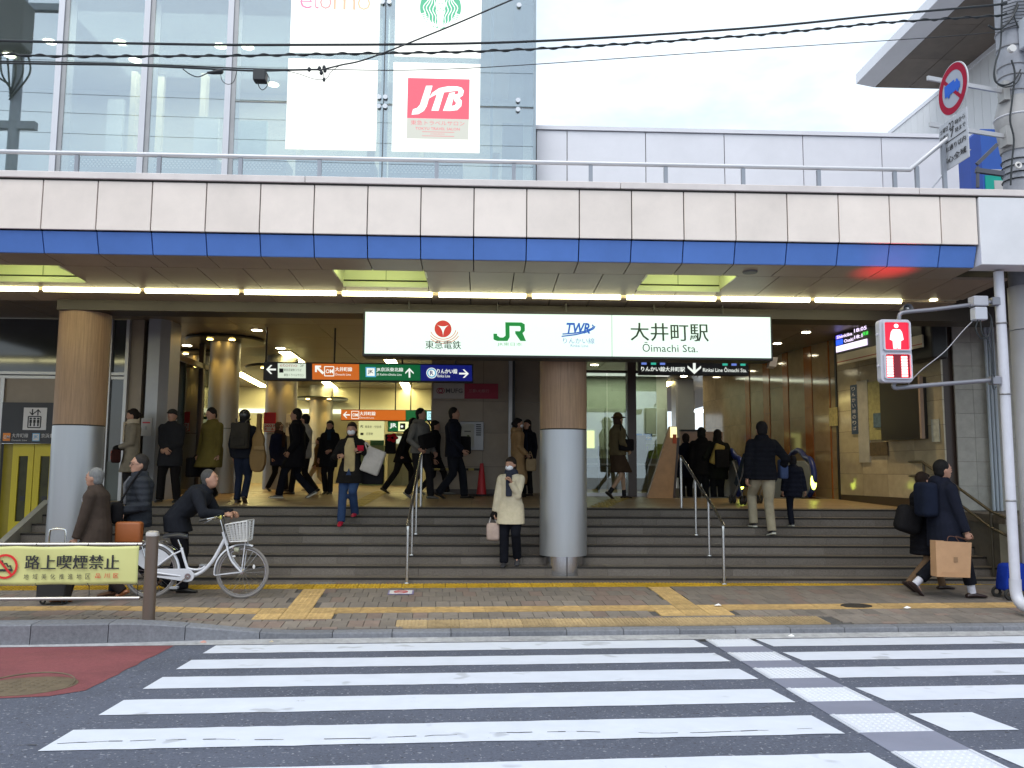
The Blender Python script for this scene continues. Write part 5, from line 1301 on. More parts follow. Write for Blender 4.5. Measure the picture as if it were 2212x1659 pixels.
pn.polys(stroke([(fx(cx - 5), fy(cy - 8)), (fx(cx - 1.5), fy(cy - 8))], .008, A) + stroke([(fx(cx + 1.5), fy(cy - 8)), (fx(cx + 5), fy(cy - 8))], .008, A) + stroke([(fx(cx - 2.5), fy(cy + 2)), (fx(cx + 2.5), fy(cy + 2))], .008, A), E_SG, t, 'face_lines', .012)['kind'] = 'stuff'
t, pn, fx, fy, A = poster('lit white poster with a red square and white slanted letters', 849, 137, 1037, 329)
q = lambda zx, zy: (fx((1000 + zx * .5425) * .54), fy(zy * .5425 * .54))
pn.polys([[q(1162, 880), q(1617, 880), q(1619, 584), q(1163, 584)]], emi('poster_red_glow', (.90, .13, .19), .85), t, 'red_square', .003)
pn.polys([[q(1160, 1030), q(1615, 1030), q(1617, 881), q(1162, 881)]], emi('poster_grey_glow', (.62, .64, .58), .85), t, 'grey_strip', .003)
JT = [[(1345, 638), (1298, 640), (1255, 780), (1235, 805), (1205, 815), (1195, 855), (1245, 850), (1285, 825), (1305, 790)], [(1382, 690), (1432, 680), (1392, 822), (1340, 822)],
      [(1318, 735), (1345, 690), (1395, 655), (1460, 640), (1530, 640), (1530, 672), (1470, 680), (1400, 690), (1350, 715)], [(1470, 690), (1512, 682), (1478, 822), (1425, 822)],
      [(1530, 640), (1560, 648), (1577, 672), (1570, 705), (1545, 725), (1500, 728), (1505, 700), (1532, 695), (1540, 680), (1530, 672)], [(1500, 728), (1545, 725), (1562, 745), (1560, 785), (1530, 815), (1478, 822), (1487, 785), (1512, 780), (1522, 762), (1510, 750)]]
mbj = MB()
for i, p in enumerate(JT): mbj.prism([pn.p(*q(*z), .0065 + i * .0007) for z in p], pn.n * .002)
mbj.build('white_letters', E_POST, t)
E_PT = emi('poster_text', (.85, .25, .28), .8)
a, b = q(1190, 930), q(1585, 895); pn.text('東急トラベルサロン', a[0], a[1], b[0], b[1], E_PT, t, .006); a, b = q(1225, 965), q(1550, 945); pn.text('TOKYU TRAVEL SALON', a[0], a[1], b[0], b[1], E_PT, t, .006, .01)
a, b = q(1335, 1000), q(1440, 988); pn.text('JTB総合提携店', a[0], a[1], b[0], b[1], E_PT, t, .006); pn.polys([stroke([q(1275, 978), q(1510, 978)], .005, A)[0], stroke([q(1275, 1008), q(1510, 1008)], .005, A)[0]], E_PT, t, 'rules', .006)

# white parapet to the right of the block
YP = 13.0
PXx = lambda px: atY(px, 340, YP).x
pw = thing('white_parapet', 'white panelled parapet wall behind the railing right of the glass block', 'wall', (4, YP, 4.6))
M_PARA = mat('parapet_white', (.80, .79, .84), .45, var=.04, vs=1.5, rnd=.02, dirt=.06)
js = [xr + .05] + [PXx(p) for p in (1225, 1395, 1565, 1735, 1905, 2075, 2245)]
zt = atY(1600, 291, YP).z
for a, b in zip(js[:-1], js[1:]): MB().box((a + .007, YP, 4.62), (b - .007, YP + .05, zt)).build('panel', M_PARA, pw)
MB().box((xr + .05, YP + .03, 4.62), (js[-1], YP + .2, zt - .01)).build('core', M_BROWN, pw)
cj = [xr + .03, PXx(1560), PXx(1905), js[-1]]
MB().box((cj[0], YP - .03, zt + .012), (js[-1], YP + .25, zt + .075)).build('cap', M_PARA, pw)

# railing along the canopy edge
YRL = 9.62
rl = thing('terrace_railing', 'white metal railing along the top edge of the canopy', 'railing', (0, YRL, ZC1))
zr = .5 * (atY(300, 331, YRL).z + atY(1600, 362, YRL).z)
M_RAIL = mat('rail_white', (.55, .55, .57), .35, .3, var=.04); M_POST = mat('post_grey', (.27, .29, .33), .45, .3, var=.05)
xe = atY(1965, 365, YRL).x
MB().tube([V(-12, YRL, zr), V(xe, YRL, zr), V(xe + .30, YRL + .0, zr + .25), V(xe + .62, YRL, zr + .51)], .027, 10).build('top_rail', M_RAIL, rl, smooth=True)
pxs = [165, 343, 519, 690, 943, 1110, 1276, 1438, 1605, 1768, 1932]
xs_ = [atY(p, 375, YRL).x for p in pxs] + [atY(1980, 365, YRL).x, atY(2040, 375, YRL).x]
for i in range(1, 6): xs_.append(xs_[0] - i * .92)
for x in xs_:
    top = zr - .03 if x < xe else zr + (x - xe) * .83 - .03
    MB().box((x - .022, YRL - .02, ZC1 - .01), (x + .022, YRL + .02, top)).build('post', M_POST, rl)
MB().tube([V(atY(2002, 408, YRL).x, YRL + .02, ZC1), V(atY(2060, 368, YRL).x, YRL + .02, zr + .1), V(atY(2100, 345, YRL).x, YRL + .02, zr + .28)], .008, 6).build('lower_stay', M_POST, rl)

# building to the right with the deep eave
YE = 19.0
P = lambda px, py: atY(px, py, YE)
A0, A1, B0, C0 = P(1848.8, 160.6), P(1848.8, 182), P(1889, 189), P(2031, 190)
eb = thing('eave_building', 'pale ribbed building with a deep brown soffit eave at the upper right', 'building', (C0.x, 14, 4.6))
z0 = B0.z
out_ = [V(A0.x, YE, A0.z), V(A1.x, YE, A1.z), V(B0.x, YE, z0), V(B0.x, YE, z0 + .55)]
dv = V(0, -11.5, 0)
MB().prism([V(A0.x, YE, A0.z), V(A0.x, YE, A0.z - .24), V(B0.x, YE, z0), V(B0.x, YE, A0.z + .0)], dv).build('eave_edge', M_PARA, eb)
MB().box((B0.x + .01, YE - 11.5, z0 + .02), (C0.x + 3, YE, A0.z + .05)).build('roof', mat('eave_roof', (.3, .3, .3), .8), eb)
M_EAV = mat('eave_soffit', (.16, .125, .10), .6, var=.2, vs=.8, dirt=.35)
w_ = (C0.x - B0.x) / 2
for i in range(2):
    for j in range(8):
        a = B0.x + .012 + i * w_; y = YE - .004 - j * 1.45
        MB().box((a + .004, y - 1.442, z0), (a + w_ - .008, y, z0 + .018)).build('soffit_board', M_EAV, eb)
MB().box((C0.x - .02, YE - 11.5, z0 - .10), (C0.x + .02, YE + 2.6, z0 + .0)).build('wall_trim', M_PARA, eb)
for j in range(46):
    y = YE + 2.6 - j * .30
    MB().box((C0.x, y - .292, 4.6), (C0.x + .06 , y, z0 - .10)).build('wall_rib', mat('ribbed_white', (.74, .73, .75), .5, var=.03, rnd=.02), eb)
MB().box((C0.x + .05, YE - 11.5, 4.6), (C0.x + 3, YE + 2.6, z0)).build('core', M_BROWN, eb)

# ------------------------------------------------------------------ utility pole with signs and cables
YPO = 10.45
xp = atY(2193, 250, YPO).x
po = thing('utility_pole', 'grey concrete utility pole wrapped in cables at the right edge', 'utility pole', (xp, YPO, -.05))
M_POLE = mat('pole_concrete', (.34, .35, .39), .8, var=.15, vs=8, bump=.2, dirt=.2); M_PALE = mat('pole_sleeve', (.56, .56, .60), .5, var=.06, dirt=.12); M_CAB = mat('cable_black', (.016, .02, .024), .5, var=0)
zc = lambda py: atY(2193, py, YPO).z
MB().lathe([(.205, -.1), (.205, zc(715))], (xp, YPO, 0), 24).build('lower_sleeve', M_PALE, po, smooth=True)
MB().lathe([(.205, zc(715) + .012), (.205, 3.94)], (xp, YPO, 0), 24).build('lower_sleeve', M_PALE, po, smooth=True)
MB().lathe([(.19, 3.9), (.17, 9.5)], (xp, YPO, 0), 24).build('shaft', M_POLE, po, smooth=True)
MB().lathe([(.20, zc(330)), (.235, zc(285)), (.255, zc(262)), (.245, zc(250)), (.19, zc(215))], (xp, YPO, 0), 24).build('collar', mat('collar_grey', (.36, .35, .35), .6, dirt=.2), po, smooth=True)
MB().ring(V(xp, YPO, zc(258)), (0, 0, 1), .25, .014, 24).build('collar_band', M_PALE, po, smooth=True)
for py in (75, 110, 150, 172, 205, 310, 322, 352, 366, 380, 394):
    MB().ring(V(xp, YPO, zc(py)), (.06, .03, 1), .196 if py > 300 else .186, .008, 20, 4).build('strap', M_CAB if py > 340 else M_STEELD, po)
bxx = MB().box((xp - .03, YPO - .36, zc(126)), (xp + .25, YPO - .19, zc(64))).build('equipment_box', mat('box_white', (.55, .58, .64), .45, var=.04), po, bevel=.015)
pn = Panel(V(xp - .03, YPO - .36, zc(126)), V(xp + .25, YPO - .36, zc(126)), V(xp - .03, YPO - .36, zc(64)), .002); M_GRY = mat('print_grey', (.20, .21, .25), .6)
pn.polys(stroke(arc(.40, .62, .24, 0, 360, 20, .28 / .34), .03, .28 / .34), M_GRY, bxx, 'circle_mark'); pn.text('K', .30, .50, .50, .74, M_GRY, bxx); pn.text('13', .32, .18, .55, .32, M_GRY, bxx)
rr = random.Random(9)
def cable(pts, r, name='cable', m=None, parent=None, n=6):
    return MB().tube([Vector(p) for p in pts], r, n).build(name, m or M_CAB, parent, smooth=True)
fz = YPO - .22
q = lambda px, py, dy=0.0: atY(px, py, fz + dy)
for pts, r in (([(2165, -5), (2163, 60), (2161, 100), (2152, 130), (2147, 160), (2152, 178), (2170, 184), (2190, 175), (2205, 150)], .011), ([(2163, 10), (2164, 60), (2160, 105), (2150, 140), (2149, 165), (2156, 182), (2174, 188), (2195, 180), (2207, 158)], .009),
               ([(2185, 130), (2192, 160), (2186, 220), (2182, 260), (2190, 300), (2186, 350), (2183, 400)], .012), ([(2135, 55), (2150, 63), (2165, 60), (2185, 40), (2200, 10)], .014), ([(2198, 5), (2190, 30), (2200, 60)], .010)):
    cable(smooth_path([q(*p) for p in pts]), r, 'cable', None, po)
for i in range(9):
    z = zc(20 + i * 7); cable([V(xp - .2, YPO - .14, z), V(xp - .05, YPO - .2, z + .03), V(xp + .15, YPO - .17, z + .06)], .006, 'wrap_wire', None, po)
p = q(2176, 107 / 1.0); MB().lathe([(0, 0), (.05, 0), (.05, .05), (0, .05)], q(2167, 107) + V(.1, 0, 0), 12, ax=(1, 0, 0), ay=(0, 0, 1), az=(0, -1, 0)).build('insulator', mat('insulator_white', (.7, .68, .66), .3), po)
MB().ring(q(2200, 357), (0, 1, 0), .035, .014, 16, 6).build('eye_bolt', mat('insulator_white', (.7, .68, .66), .3), po)
# bracket behind the plate
b0, b1 = q(2108, 368), q(2168, 376)
br = MB(); br.bar(b0, b1, .05, .06); br.bar(q(2110, 355), q(2154, 312), .03, .045); br.bar(q(2112, 360), q(2112, 405), .03, .03); br.build('bracket', mat('bracket_dark', (.10, .105, .13), .5, .4), po)
# traffic sign on the pole, facing along the street
YSG = 9.46
cs = atY(2058, 192, YSG); XS = cs.x
ts = thing('traffic_sign', 'round red rimmed no trucks sign bracketed off the utility pole', 'traffic sign', (XS, cs.y, cs.z))
rS = .315
MB().lathe([(0, 0), (rS, 0), (rS, .012), (0, .012)], cs, 40, ax=(0, -1, 0), ay=(0, 0, 1), az=(1, 0, 0)).build('back_plate', mat('sign_rim_white', (.62, .62, .65), .5), ts)
def sdisc(r0, r1, dx, m, nm):
    mb = MB(); n = 40; pts = [(math.cos(2 * math.pi * i / n), math.sin(2 * math.pi * i / n)) for i in range(n)]
    if r0 == 0: mb.poly([cs + V(-dx, -r1 * c, r1 * s) for c, s in pts])
    else: mb.add([cs + V(-dx, -r * c, r * s) for r in (r0, r1) for c, s in pts], [(i, (i + 1) % n, n + (i + 1) % n, n + i) for i in range(n)])
    return mb.build(nm, m, ts)
M_SRED = mat('sign_crimson', (.36, .006, .035), .6, var=.02, spec=.15); M_SGR = mat('sign_face', (.40, .43, .50), .7, var=.02, spec=.15); M_SBLU = mat('sign_cobalt', (.004, .11, .6), .6, var=.02)
sdisc(0, rS - .012, .002, M_SGR, 'face'); sdisc(rS * .70, rS - .012, .004, M_SRED, 'red_ring')
def sp(x, y, dx): return cs + V(-dx, -x * rS, y * rS)
MB().poly([sp(*p, .006) for p in ((-.58, .46), (-.48, .56), (.56, -.48), (.46, -.58))]).build('red_slash', M_SRED, ts)
MB().poly([sp(*p, .008) for p in ((-.52, -.06), (-.52, .30), (.16, .30), (.16, .20), (.26, .20), (.26, .26), (.36, .26), (.46, .10), (.52, .06), (.52, -.16), (.44, -.16), (.40, -.26), (.30, -.26), (.26, -.16), (-.16, -.16), (-.20, -.26), (-.30, -.26), (-.34, -.16), (-.52, -.16))]).build('blue_truck', M_SBLU, ts)
pt = thing('sign_plate', 'white plate of black writing below the round traffic sign', 'sign', cs + V(0, 0, -.65))
TL, TR, BL, BR = (onplane(px, py, cs, V(1, 0, 0)) for px, py in ((2028, 270), (2089.4, 236), (2030, 376.5), (2091, 344)))
y0, y1, zt_, zb_ = TL.y, TR.y, .5 * (TL.z + TR.z), .5 * (BL.z + BR.z)
MB().box((XS - .006, min(y0, y1), zb_), (XS + .006, max(y0, y1), zt_)).build('plate', mat('plate_white', (.48, .50, .54), .5, var=.04), pt, bevel=.004)
pn = Panel(V(XS - .006, y0, zb_), V(XS - .006, y1, zb_), V(XS - .006, y0, zt_), .002)
for s, a, b, c, d in (('土曜日', .06, .80, .34, .90), ('22', .38, .78, .56, .93), ('時から', .60, .80, .94, .90), ('日曜日', .06, .64, .34, .74), ('7', .42, .61, .54, .77), ('時まで', .60, .64, .94, .74), ('環七通り以内', .07, .36, .93, .47), ('都心全域', .07, .12, .93, .25)): pn.text(s, a, b, c, d, M_INK, pt, bold=.015)
pn.polys(stroke([(.06, .56), (.94, .56)], .015), M_INK, pt, 'rule')
for i, py in enumerate((208, 304)):
    z = zc(py); MB().bar(V(XS, YPO - .45, z - .0), V(xp - .17, YPO - .08, z + .02), .03, .055).build('arm', M_RAIL, ts if i == 0 else pt); MB().box((xp - .24, YPO - .16, z - .12), (xp - .16, YPO - .02, z + .14)).build('clamp', mat('clamp_grey', (.40, .39, .38), .5, .3), ts if i == 0 else pt)
MB().cyl(V(XS + .02, cs.y, cs.z - .75), V(XS + .02, cs.y, cs.z - .2), .02, None, 8).build('stem', M_RAIL, ts)
# blue sign behind the pole
YBS = 11.6
bsn = thing('blue_sign', 'blue sign board with a teal lower field half hidden behind the pole', 'sign', atY(2125, 408, YBS))
z0, z1 = ZC1 - .1, atY(2125, 286, YBS).z; xa, xb, xc = (atY(p, 330, YBS).x for p in (2095, 2109, 2172))
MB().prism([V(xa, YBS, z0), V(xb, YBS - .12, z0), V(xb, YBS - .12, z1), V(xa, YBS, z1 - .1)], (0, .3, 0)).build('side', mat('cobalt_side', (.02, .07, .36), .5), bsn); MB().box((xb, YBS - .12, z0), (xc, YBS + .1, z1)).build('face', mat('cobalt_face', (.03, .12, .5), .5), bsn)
MB().box((atY(2117, 400, YBS).x, YBS - .135, z0), (xc, YBS - .122, atY(2130, 386, YBS).z)).build('teal_field', mat('teal', (.0, .42, .33), .5), bsn); MB().box((atY(2135, 400, YBS).x, YBS - .145, z0), (xc, YBS - .136, atY(2130, 397, YBS).z)).build('white_mark', M_SWH, bsn); MB().box((atY(2116, 400, YBS).x, YBS - .14, atY(2130, 378, YBS).z), (xc, YBS - .122, atY(2130, 373, YBS).z)).build('white_line', M_SWH, bsn)
# overhead lines
def line(pts, y0, y1):
    return smooth_path([atY(px, py, y0 + (y1 - y0) * max(0, px) / 2150.0) for px, py in pts], 10)
ov = lambda nm, lb, pts, r, n=6: tag(MB().tube(pts, r, n).build(nm, M_CAB, None, smooth=True), lb, 'cable')
far = [(-900, 60), (-400, 76)]
ov('overhead_cable', 'thick smooth black cable, topmost of the overhead lines', line(far + [(0, 88), (300, 94), (600, 97), (1106, 91), (1600, 62), (1900, 33), (2135, 12), (2175, 6)], 9.0, 10.2), .0145)
pts = line(far + [(0, 117), (400, 121), (700, 117), (1106, 108), (1600, 78), (1900, 50), (2135, 35), (2175, 30)], 9.0, 10.2)
mb = MB(); mb.tube(pts, .011, 6)
hp = []
L_ = 0
for i in range(len(pts) - 1):
    for k in range(12):
        p = pts[i].lerp(pts[i + 1], k / 12); L_ += (pts[i + 1] - pts[i]).length / 12; a = L_ / .30 * 2 * math.pi; hp.append(p + V(0, math.cos(a) * .015, math.sin(a) * .017))
mb.tube(hp, .007, 5); tag(mb.build('overhead_cable', M_CAB), 'twisted black cable running below the thick smooth one', 'cable')
ov('overhead_cable', 'black cable ending at the small black box left of the posters', line([(-900, 115), (0, 136), (240, 140), (350, 144), (480, 150), (560, 153), (640, 151), (690, 150)], 9.05, 10.2), .011)
ov('overhead_cable', 'second of the pair of cables running to the small black box', line([(-900, 118), (0, 132), (300, 139), (560, 149), (690, 151)], 9.1, 10.2), .008)
ov('thin_wire', 'thin pale wire from the insulators to the utility pole', line([(690, 150), (1000, 148), (1600, 108), (2000, 82), (2168, 68)], 9.05, 10.2), .0055, 5)
ov('service_wire', 'thin black wire rising steeply from the insulators', line([(690, 152), (735, 141), (800, 125), (960, 62), (1105, 0), (1400, -125)], 9.05, 7.0), .009, 5)
ov('hanging_wire', 'thin loop of wire sagging under the insulators', line([(600, 150), (640, 158), (680, 171), (705, 170), (715, 155), (735, 141)], 9.05, 10.2), .004, 5)
jb = thing('cable_closure', 'small black box with a hanging loop on the overhead cable', 'cable box', atY(562, 165, 9.35))
a, b = atY(548, 176, 9.35), atY(576, 154, 9.35); MB().box((a.x, 9.3, a.z), (b.x, 9.42, b.z)).build('case', M_CAB, jb, bevel=.008)
cable(smooth_path([atY(p[0], p[1], 9.34) for p in ((572, 154), (581, 168), (578, 184), (568, 194), (560, 188), (556, 174))]), .005, 'loop', None, jb)
jb = thing('cable_joint', 'black spindle shaped joint left of the small black box', 'cable joint', atY(470, 155, 9.3))
MB().tube([atY(p[0], p[1], 9.3) for p in ((448, 157), (458, 157), (470, 155), (478, 154), (482, 154))], .03, 10, True, [.012, .02, .03, .034, .02]).build('body', M_CAB, jb, smooth=True)
cable(smooth_path([atY(p[0], p[1], 9.3) for p in ((395, 149), (410, 160), (428, 166), (448, 158))]), .006, 'tail', None, jb); cable(smooth_path([atY(p[0], p[1], 9.3) for p in ((476, 158), (480, 174), (492, 182), (505, 176), (512, 152))]), .004, 'loop', None, jb)
ins = thing('wire_insulators', 'cluster of small dark insulators joining the thin wires', 'insulators', atY(695, 150, 9.4))
for px, py in ((668, 150), (690, 148), (702, 152), (694, 157), (700, 146)): MB().ball(atY(px, py, 9.4), .022, .022, .03, 8, 6).build('insulator', M_CAB, ins, smooth=True)
cable([atY(668, 150, 9.4), atY(702, 150, 9.4)], .006, 'link', None, ins); cable([atY(698, 156, 9.4), atY(700, 172, 9.4)], .004, 'drop', None, ins); MB().ball(atY(700, 172, 9.4), .018, .018, .028, 8, 6).build('weight', M_CAB, ins)
# pole with transformer across the street: seen mirrored in the glass
yo = -1.0; ym = 2 * YU - yo
c = atY(45, 62, ym); xo = c.x; zo = c.z
rp = thing('transformer_pole', 'utility pole with a transformer mirrored in the upper glass', 'utility pole', (xo, yo, 0))
MB().lathe([(.2, -1), (.15, zo + 2.5)], (xo, yo, 0), 16).build('shaft', M_POLE, rp, smooth=True)
MB().box((xo - .6, yo + .2, zo - 1.0), (xo + .55, yo + .9, zo + .55)).build('transformer', mat('transformer_grey', (.16, .15, .15), .6), rp, bevel=.05); MB().box((xo - 1.4, yo - .1, zo + .62), (xo + 1.25, yo + .1, zo + .85)).build('crossarm', M_POLE, rp); MB().box((xo - 1.3, yo - .1, zo - 3.4), (xo + .7, yo + .1, zo - 3.15)).build('crossarm', M_POLE, rp)
for i in range(6): cable(smooth_path([V(xo - .5 + i * .2, yo + .5, zo - 1.0), V(xo - .5 + i * .22, yo + .4, zo - 1.7), V(xo - .1, yo + .2, zo - 2.0 - .1 * i)]), .03, 'lead', None, rp)
for i, z in enumerate((zo - 1.35, zo - 2.0, zo - 2.7, zo - 3.4, zo - .2)):
    tag(MB().tube(catenary(V(xo - 20, yo - 1.5, z + .5), V(xo + 40, yo + 1, z - .9), .6), .008, 5).build('street_wire', M_CAB), ('highest but one', 'middle', 'lowest but one', 'lowest', 'highest')[i] + ' of the five street wires mirrored in the upper glass', 'wire', 'street wires mirrored in the glass')

# ------------------------------------------------------------------ drainpipe, signal, handrails, banner
YD = 9.62
xd = .5 * (atY(2163, 600, YD).x + atY(2184, 1200, YD).x)
dp_ = thing('drainpipe', 'thick white drainpipe ending in an open elbow at the pavement', 'drainpipe', (xd, YD, .0))
M_PVC = mat('pvc_white', (.56, .56, .62), .4, var=.06, vs=6, dirt=.15)
gz = zside(*uv(V(xd, YD, 0)))
MB().tube([V(xd, YD, gz + .36), V(xd, YD, 3.93)], .056, 18).build('pipe', M_PVC, dp_, smooth=True)
el = [V(xd, YD, gz + .40), V(xd, YD, gz + .26), V(xd + .005, YD - .03, gz + .17), V(xd + .02, YD - .10, gz + .11), V(xd + .04, YD - .2, gz + .09)]
MB().tube(smooth_path(el, 6), .064, 18, caps=False).build('elbow', M_PVC, dp_, smooth=True)
MB().ring(el[-1], (el[-1] - el[-2]), .058, .009, 22, 6).build('lip', M_PVC, dp_, smooth=True)
MB().disc(el[-1] + V(-.004, .03, 0), (el[-1] - el[-2]), .056, .002).build('dark_mouth', M_BLACK, dp_)
for z in (1.2, 2.45, 3.3): MB().ring(V(xd, YD, z), (0, 0, 1), .058, .01, 20, 4).build('bracket', M_STEELD, dp_)
cd = thing('conduit_bundle', 'three thin pale conduits climbing the tiled wall end', 'conduits', (atY(2146, 1000, 12.9).x, 12.9, .95))
for px in (2137, 2145, 2153): x = atY(px, 900, 12.93).x; MB().cyl(V(x, 12.93, .93), V(x, 12.93, 4.1), .024, None, 10).build('conduit', mat('conduit_pale', (.42, .47, .52), .45, var=.05), cd, smooth=True)
# pedestrian signal
YS = 9.5
sx0, sx1 = atY(1902, 758, YS).x, atY(1970, 758, YS).x; sz0, sz1 = atY(1936, 826, YS).z, atY(1936, 690, YS).z
sg = thing('pedestrian_signal', 'grey pedestrian signal showing a lit red standing figure and red bars', 'pedestrian signal', ((sx0 + sx1) / 2, YS, sz0))
M_SGN = mat('signal_grey', (.50, .49, .55), .4, var=.04)
cxs, w2 = (sx0 + sx1) / 2, (sx1 - sx0) / 2
def rrect(x0, z0, x1, z1, r, y, n=5):
    o = []
    for cx, cz, a0 in ((x1 - r, z1 - r, 0), (x0 + r, z1 - r, 90), (x0 + r, z0 + r, 180), (x1 - r, z0 + r, 270)):
        for i in range(n + 1): a = R(a0 + 90 * i / n); o.append(V(cx + r * math.cos(a), y, cz + r * math.sin(a)))
    return o
MB().prism(rrect(sx0, sz0, sx1, sz1, .045, YS), (0, .11, 0)).build('housing', M_SGN, sg, bevel=.008)
h = sz1 - sz0
fz_ = lambda py: sz1 - (py - 690) / 136.0 * h
fxx = lambda px: sx0 + (px - 1902) / 68.0 * (sx1 - sx0)
M_LENS = emi('signal_lens', (.85, .005, .04), 1.0); M_LENSD = emi('signal_lens_dark', (.40, .0, .03), .3)
MB().prism(rrect(fxx(1911), fz_(757), fxx(1963), fz_(697), .02, YS - .006), (0, .008, 0)).build('lens', M_LENS, sg); MB().prism(rrect(fxx(1909), fz_(818), fxx(1965), fz_(766), .02, YS - .006), (0, .008, 0)).build('lens', M_LENSD, sg)
for a, b in ((695, 758), (764, 819)):
    mb = MB(); o_, i_ = rrect(fxx(1907), fz_(b), fxx(1967), fz_(a), .025, YS - .03), rrect(fxx(1910.5), fz_(b - 2), fxx(1963.5), fz_(a + 2), .02, YS - .03); n = len(o_)
    o2, i2 = [p + V(0, .034, 0) for p in o_], [p + V(0, .034, 0) for p in i_]
    mb.add(o_ + i_ + o2 + i2, [(i, (i + 1) % n, n + (i + 1) % n, n + i) for i in range(n)] + [(i, 2 * n + i, 2 * n + (i + 1) % n, (i + 1) % n) for i in range(n)] + [(n + i, n + (i + 1) % n, 3 * n + (i + 1) % n, 3 * n + i) for i in range(n)]); mb.build('hood', M_SGN, sg)
E_MAN = emi('signal_red_lit', (1.0, .085, .085), 8.0)
mp_ = lambda px, py: V(fxx(px), YS - .012, fz_(py))
fig = MB()
fig.poly([mp_(1937 + 5 * math.cos(R(a)), 704.5 - 4.6 * math.sin(R(a))) for a in range(0, 360, 24)])
fig.add([mp_(*p) for p in ((1929, 712), (1945, 712), (1949, 718), (1952, 734), (1946, 737), (1945, 754), (1938, 754), (1937, 741), (1936, 754), (1929, 754), (1928, 737), (1922, 734), (1925, 718))], [tuple(range(13))])
fig.build('red_figure', E_MAN, sg)
for x0, x1 in ((1914, 1927), (1945.5, 1958)):
    for i in range(8):
        y = 770 + i * 5.7; MB().box((fxx(x0), YS - .013, fz_(y + 4.4)), (fxx(x1), YS - .006, fz_(y))).build('red_bar', E_MAN, sg)
for s in (-1, 1):
    for py in (722, 790): MB().cyl(V(cxs + s * (w2 - .004), YS + .05, fz_(py)), V(cxs + s * (w2 + .022), YS + .05, fz_(py)), .014, None, 8).build('hinge', M_SGN, sg)
M_ARM = mat('arm_grey', (.24, .24, .27), .45, .4, var=.06)
q = lambda px, py, dy=.12: atY(px, py, YS + dy)
MB().tube(smooth_path([q(1942, 690), q(1944, 679), q(1958, 674), q(2020, 668), q(2115, 656), q(2158, 650)], 6), .024, 10).build('upper_arm', M_ARM, sg, smooth=True)
MB().tube(smooth_path([q(1936, 824), q(1930, 832), q(1934, 838), q(1950, 837), q(2030, 830), q(2158, 820)], 6), .026, 10).build('lower_arm', M_ARM, sg, smooth=True)
for py, px in ((822, 2148), (652, 2148)): a = q(px, py); MB().box((a.x - .05, a.y - .05, a.z - .05), (a.x + .06, a.y + .05, a.z + .05)).build('clamp', M_ARM, sg, bevel=.008)
ld = bpy.data.lights.new('signal_spill', 'SPOT'); ld.energy = 14; ld.color = (1, .01, .03); ld.spot_size = R(75); ld.spot_blend = .9; ld.shadow_soft_size = .05  # upward spot added to throw red spill onto the soffit
lo = bpy.data.objects.new('signal_spill', ld); COL.objects.link(lo); lo.parent = sg; lo.location = V(cxs, YS + .05, sz1 + .03) - org(sg); lo.rotation_euler = (R(180) - R(12), 0, 0)
hs = thing('horn_speaker', 'small grey round horn speaker above the pedestrian signal', 'speaker', q(1961, 667, .2))
c = q(1961, 667, .16); MB().lathe([(.0, .05), (.012, .0), (.02, .0), (.035, .06), (.052, .0), (.062, -.015), (.058, .02), (.03, .14)], c, 22, caps=False, ax=(1, 0, 0), ay=(0, 0, 1), az=(0, 1, 0)).build('horn', mat('horn_grey', (.16, .16, .17), .5), hs, smooth=True)
MB().ball(c + V(0, -.004, 0), .012).build('tip', mat('horn_tip', (.45, .45, .46), .5), hs)
jb = thing('junction_box', 'pale grey junction boxes with dangling cables by the drainpipe', 'junction box', q(2115, 670, .1))
a, b = q(2099, 662, .08), q(2129, 641, .08); MB().box((a.x, YS + .02, a.z), (b.x, YS + .16, b.z)).build('upper_box', mat('box_grey', (.40, .40, .44), .5), jb, bevel=.01); a, b = q(2102, 692, .08), q(2127, 665, .08); MB().box((a.x, YS + .02, a.z), (b.x, YS + .14, b.z)).build('lower_box', mat('box_pale', (.46, .47, .52), .5), jb, bevel=.01)
for pts in ([(2118, 692), (2120, 715), (2128, 728), (2138, 720), (2141, 690)], [(2112, 692), (2108, 710), (2118, 730), (2132, 732), (2140, 760), (2143, 820), (2146, 840), (2152, 835)], [(2128, 672), (2142, 690), (2146, 760), (2148, 815)]): cable(smooth_path([q(p[0], p[1], .06) for p in pts]), .007, 'cable', None, jb)
cable(smooth_path([q(2105, 690), q(2080, 715), q(2040, 760), q(1990, 800), q(1962, 830)]), .006, 'stay', M_ARM, jb)
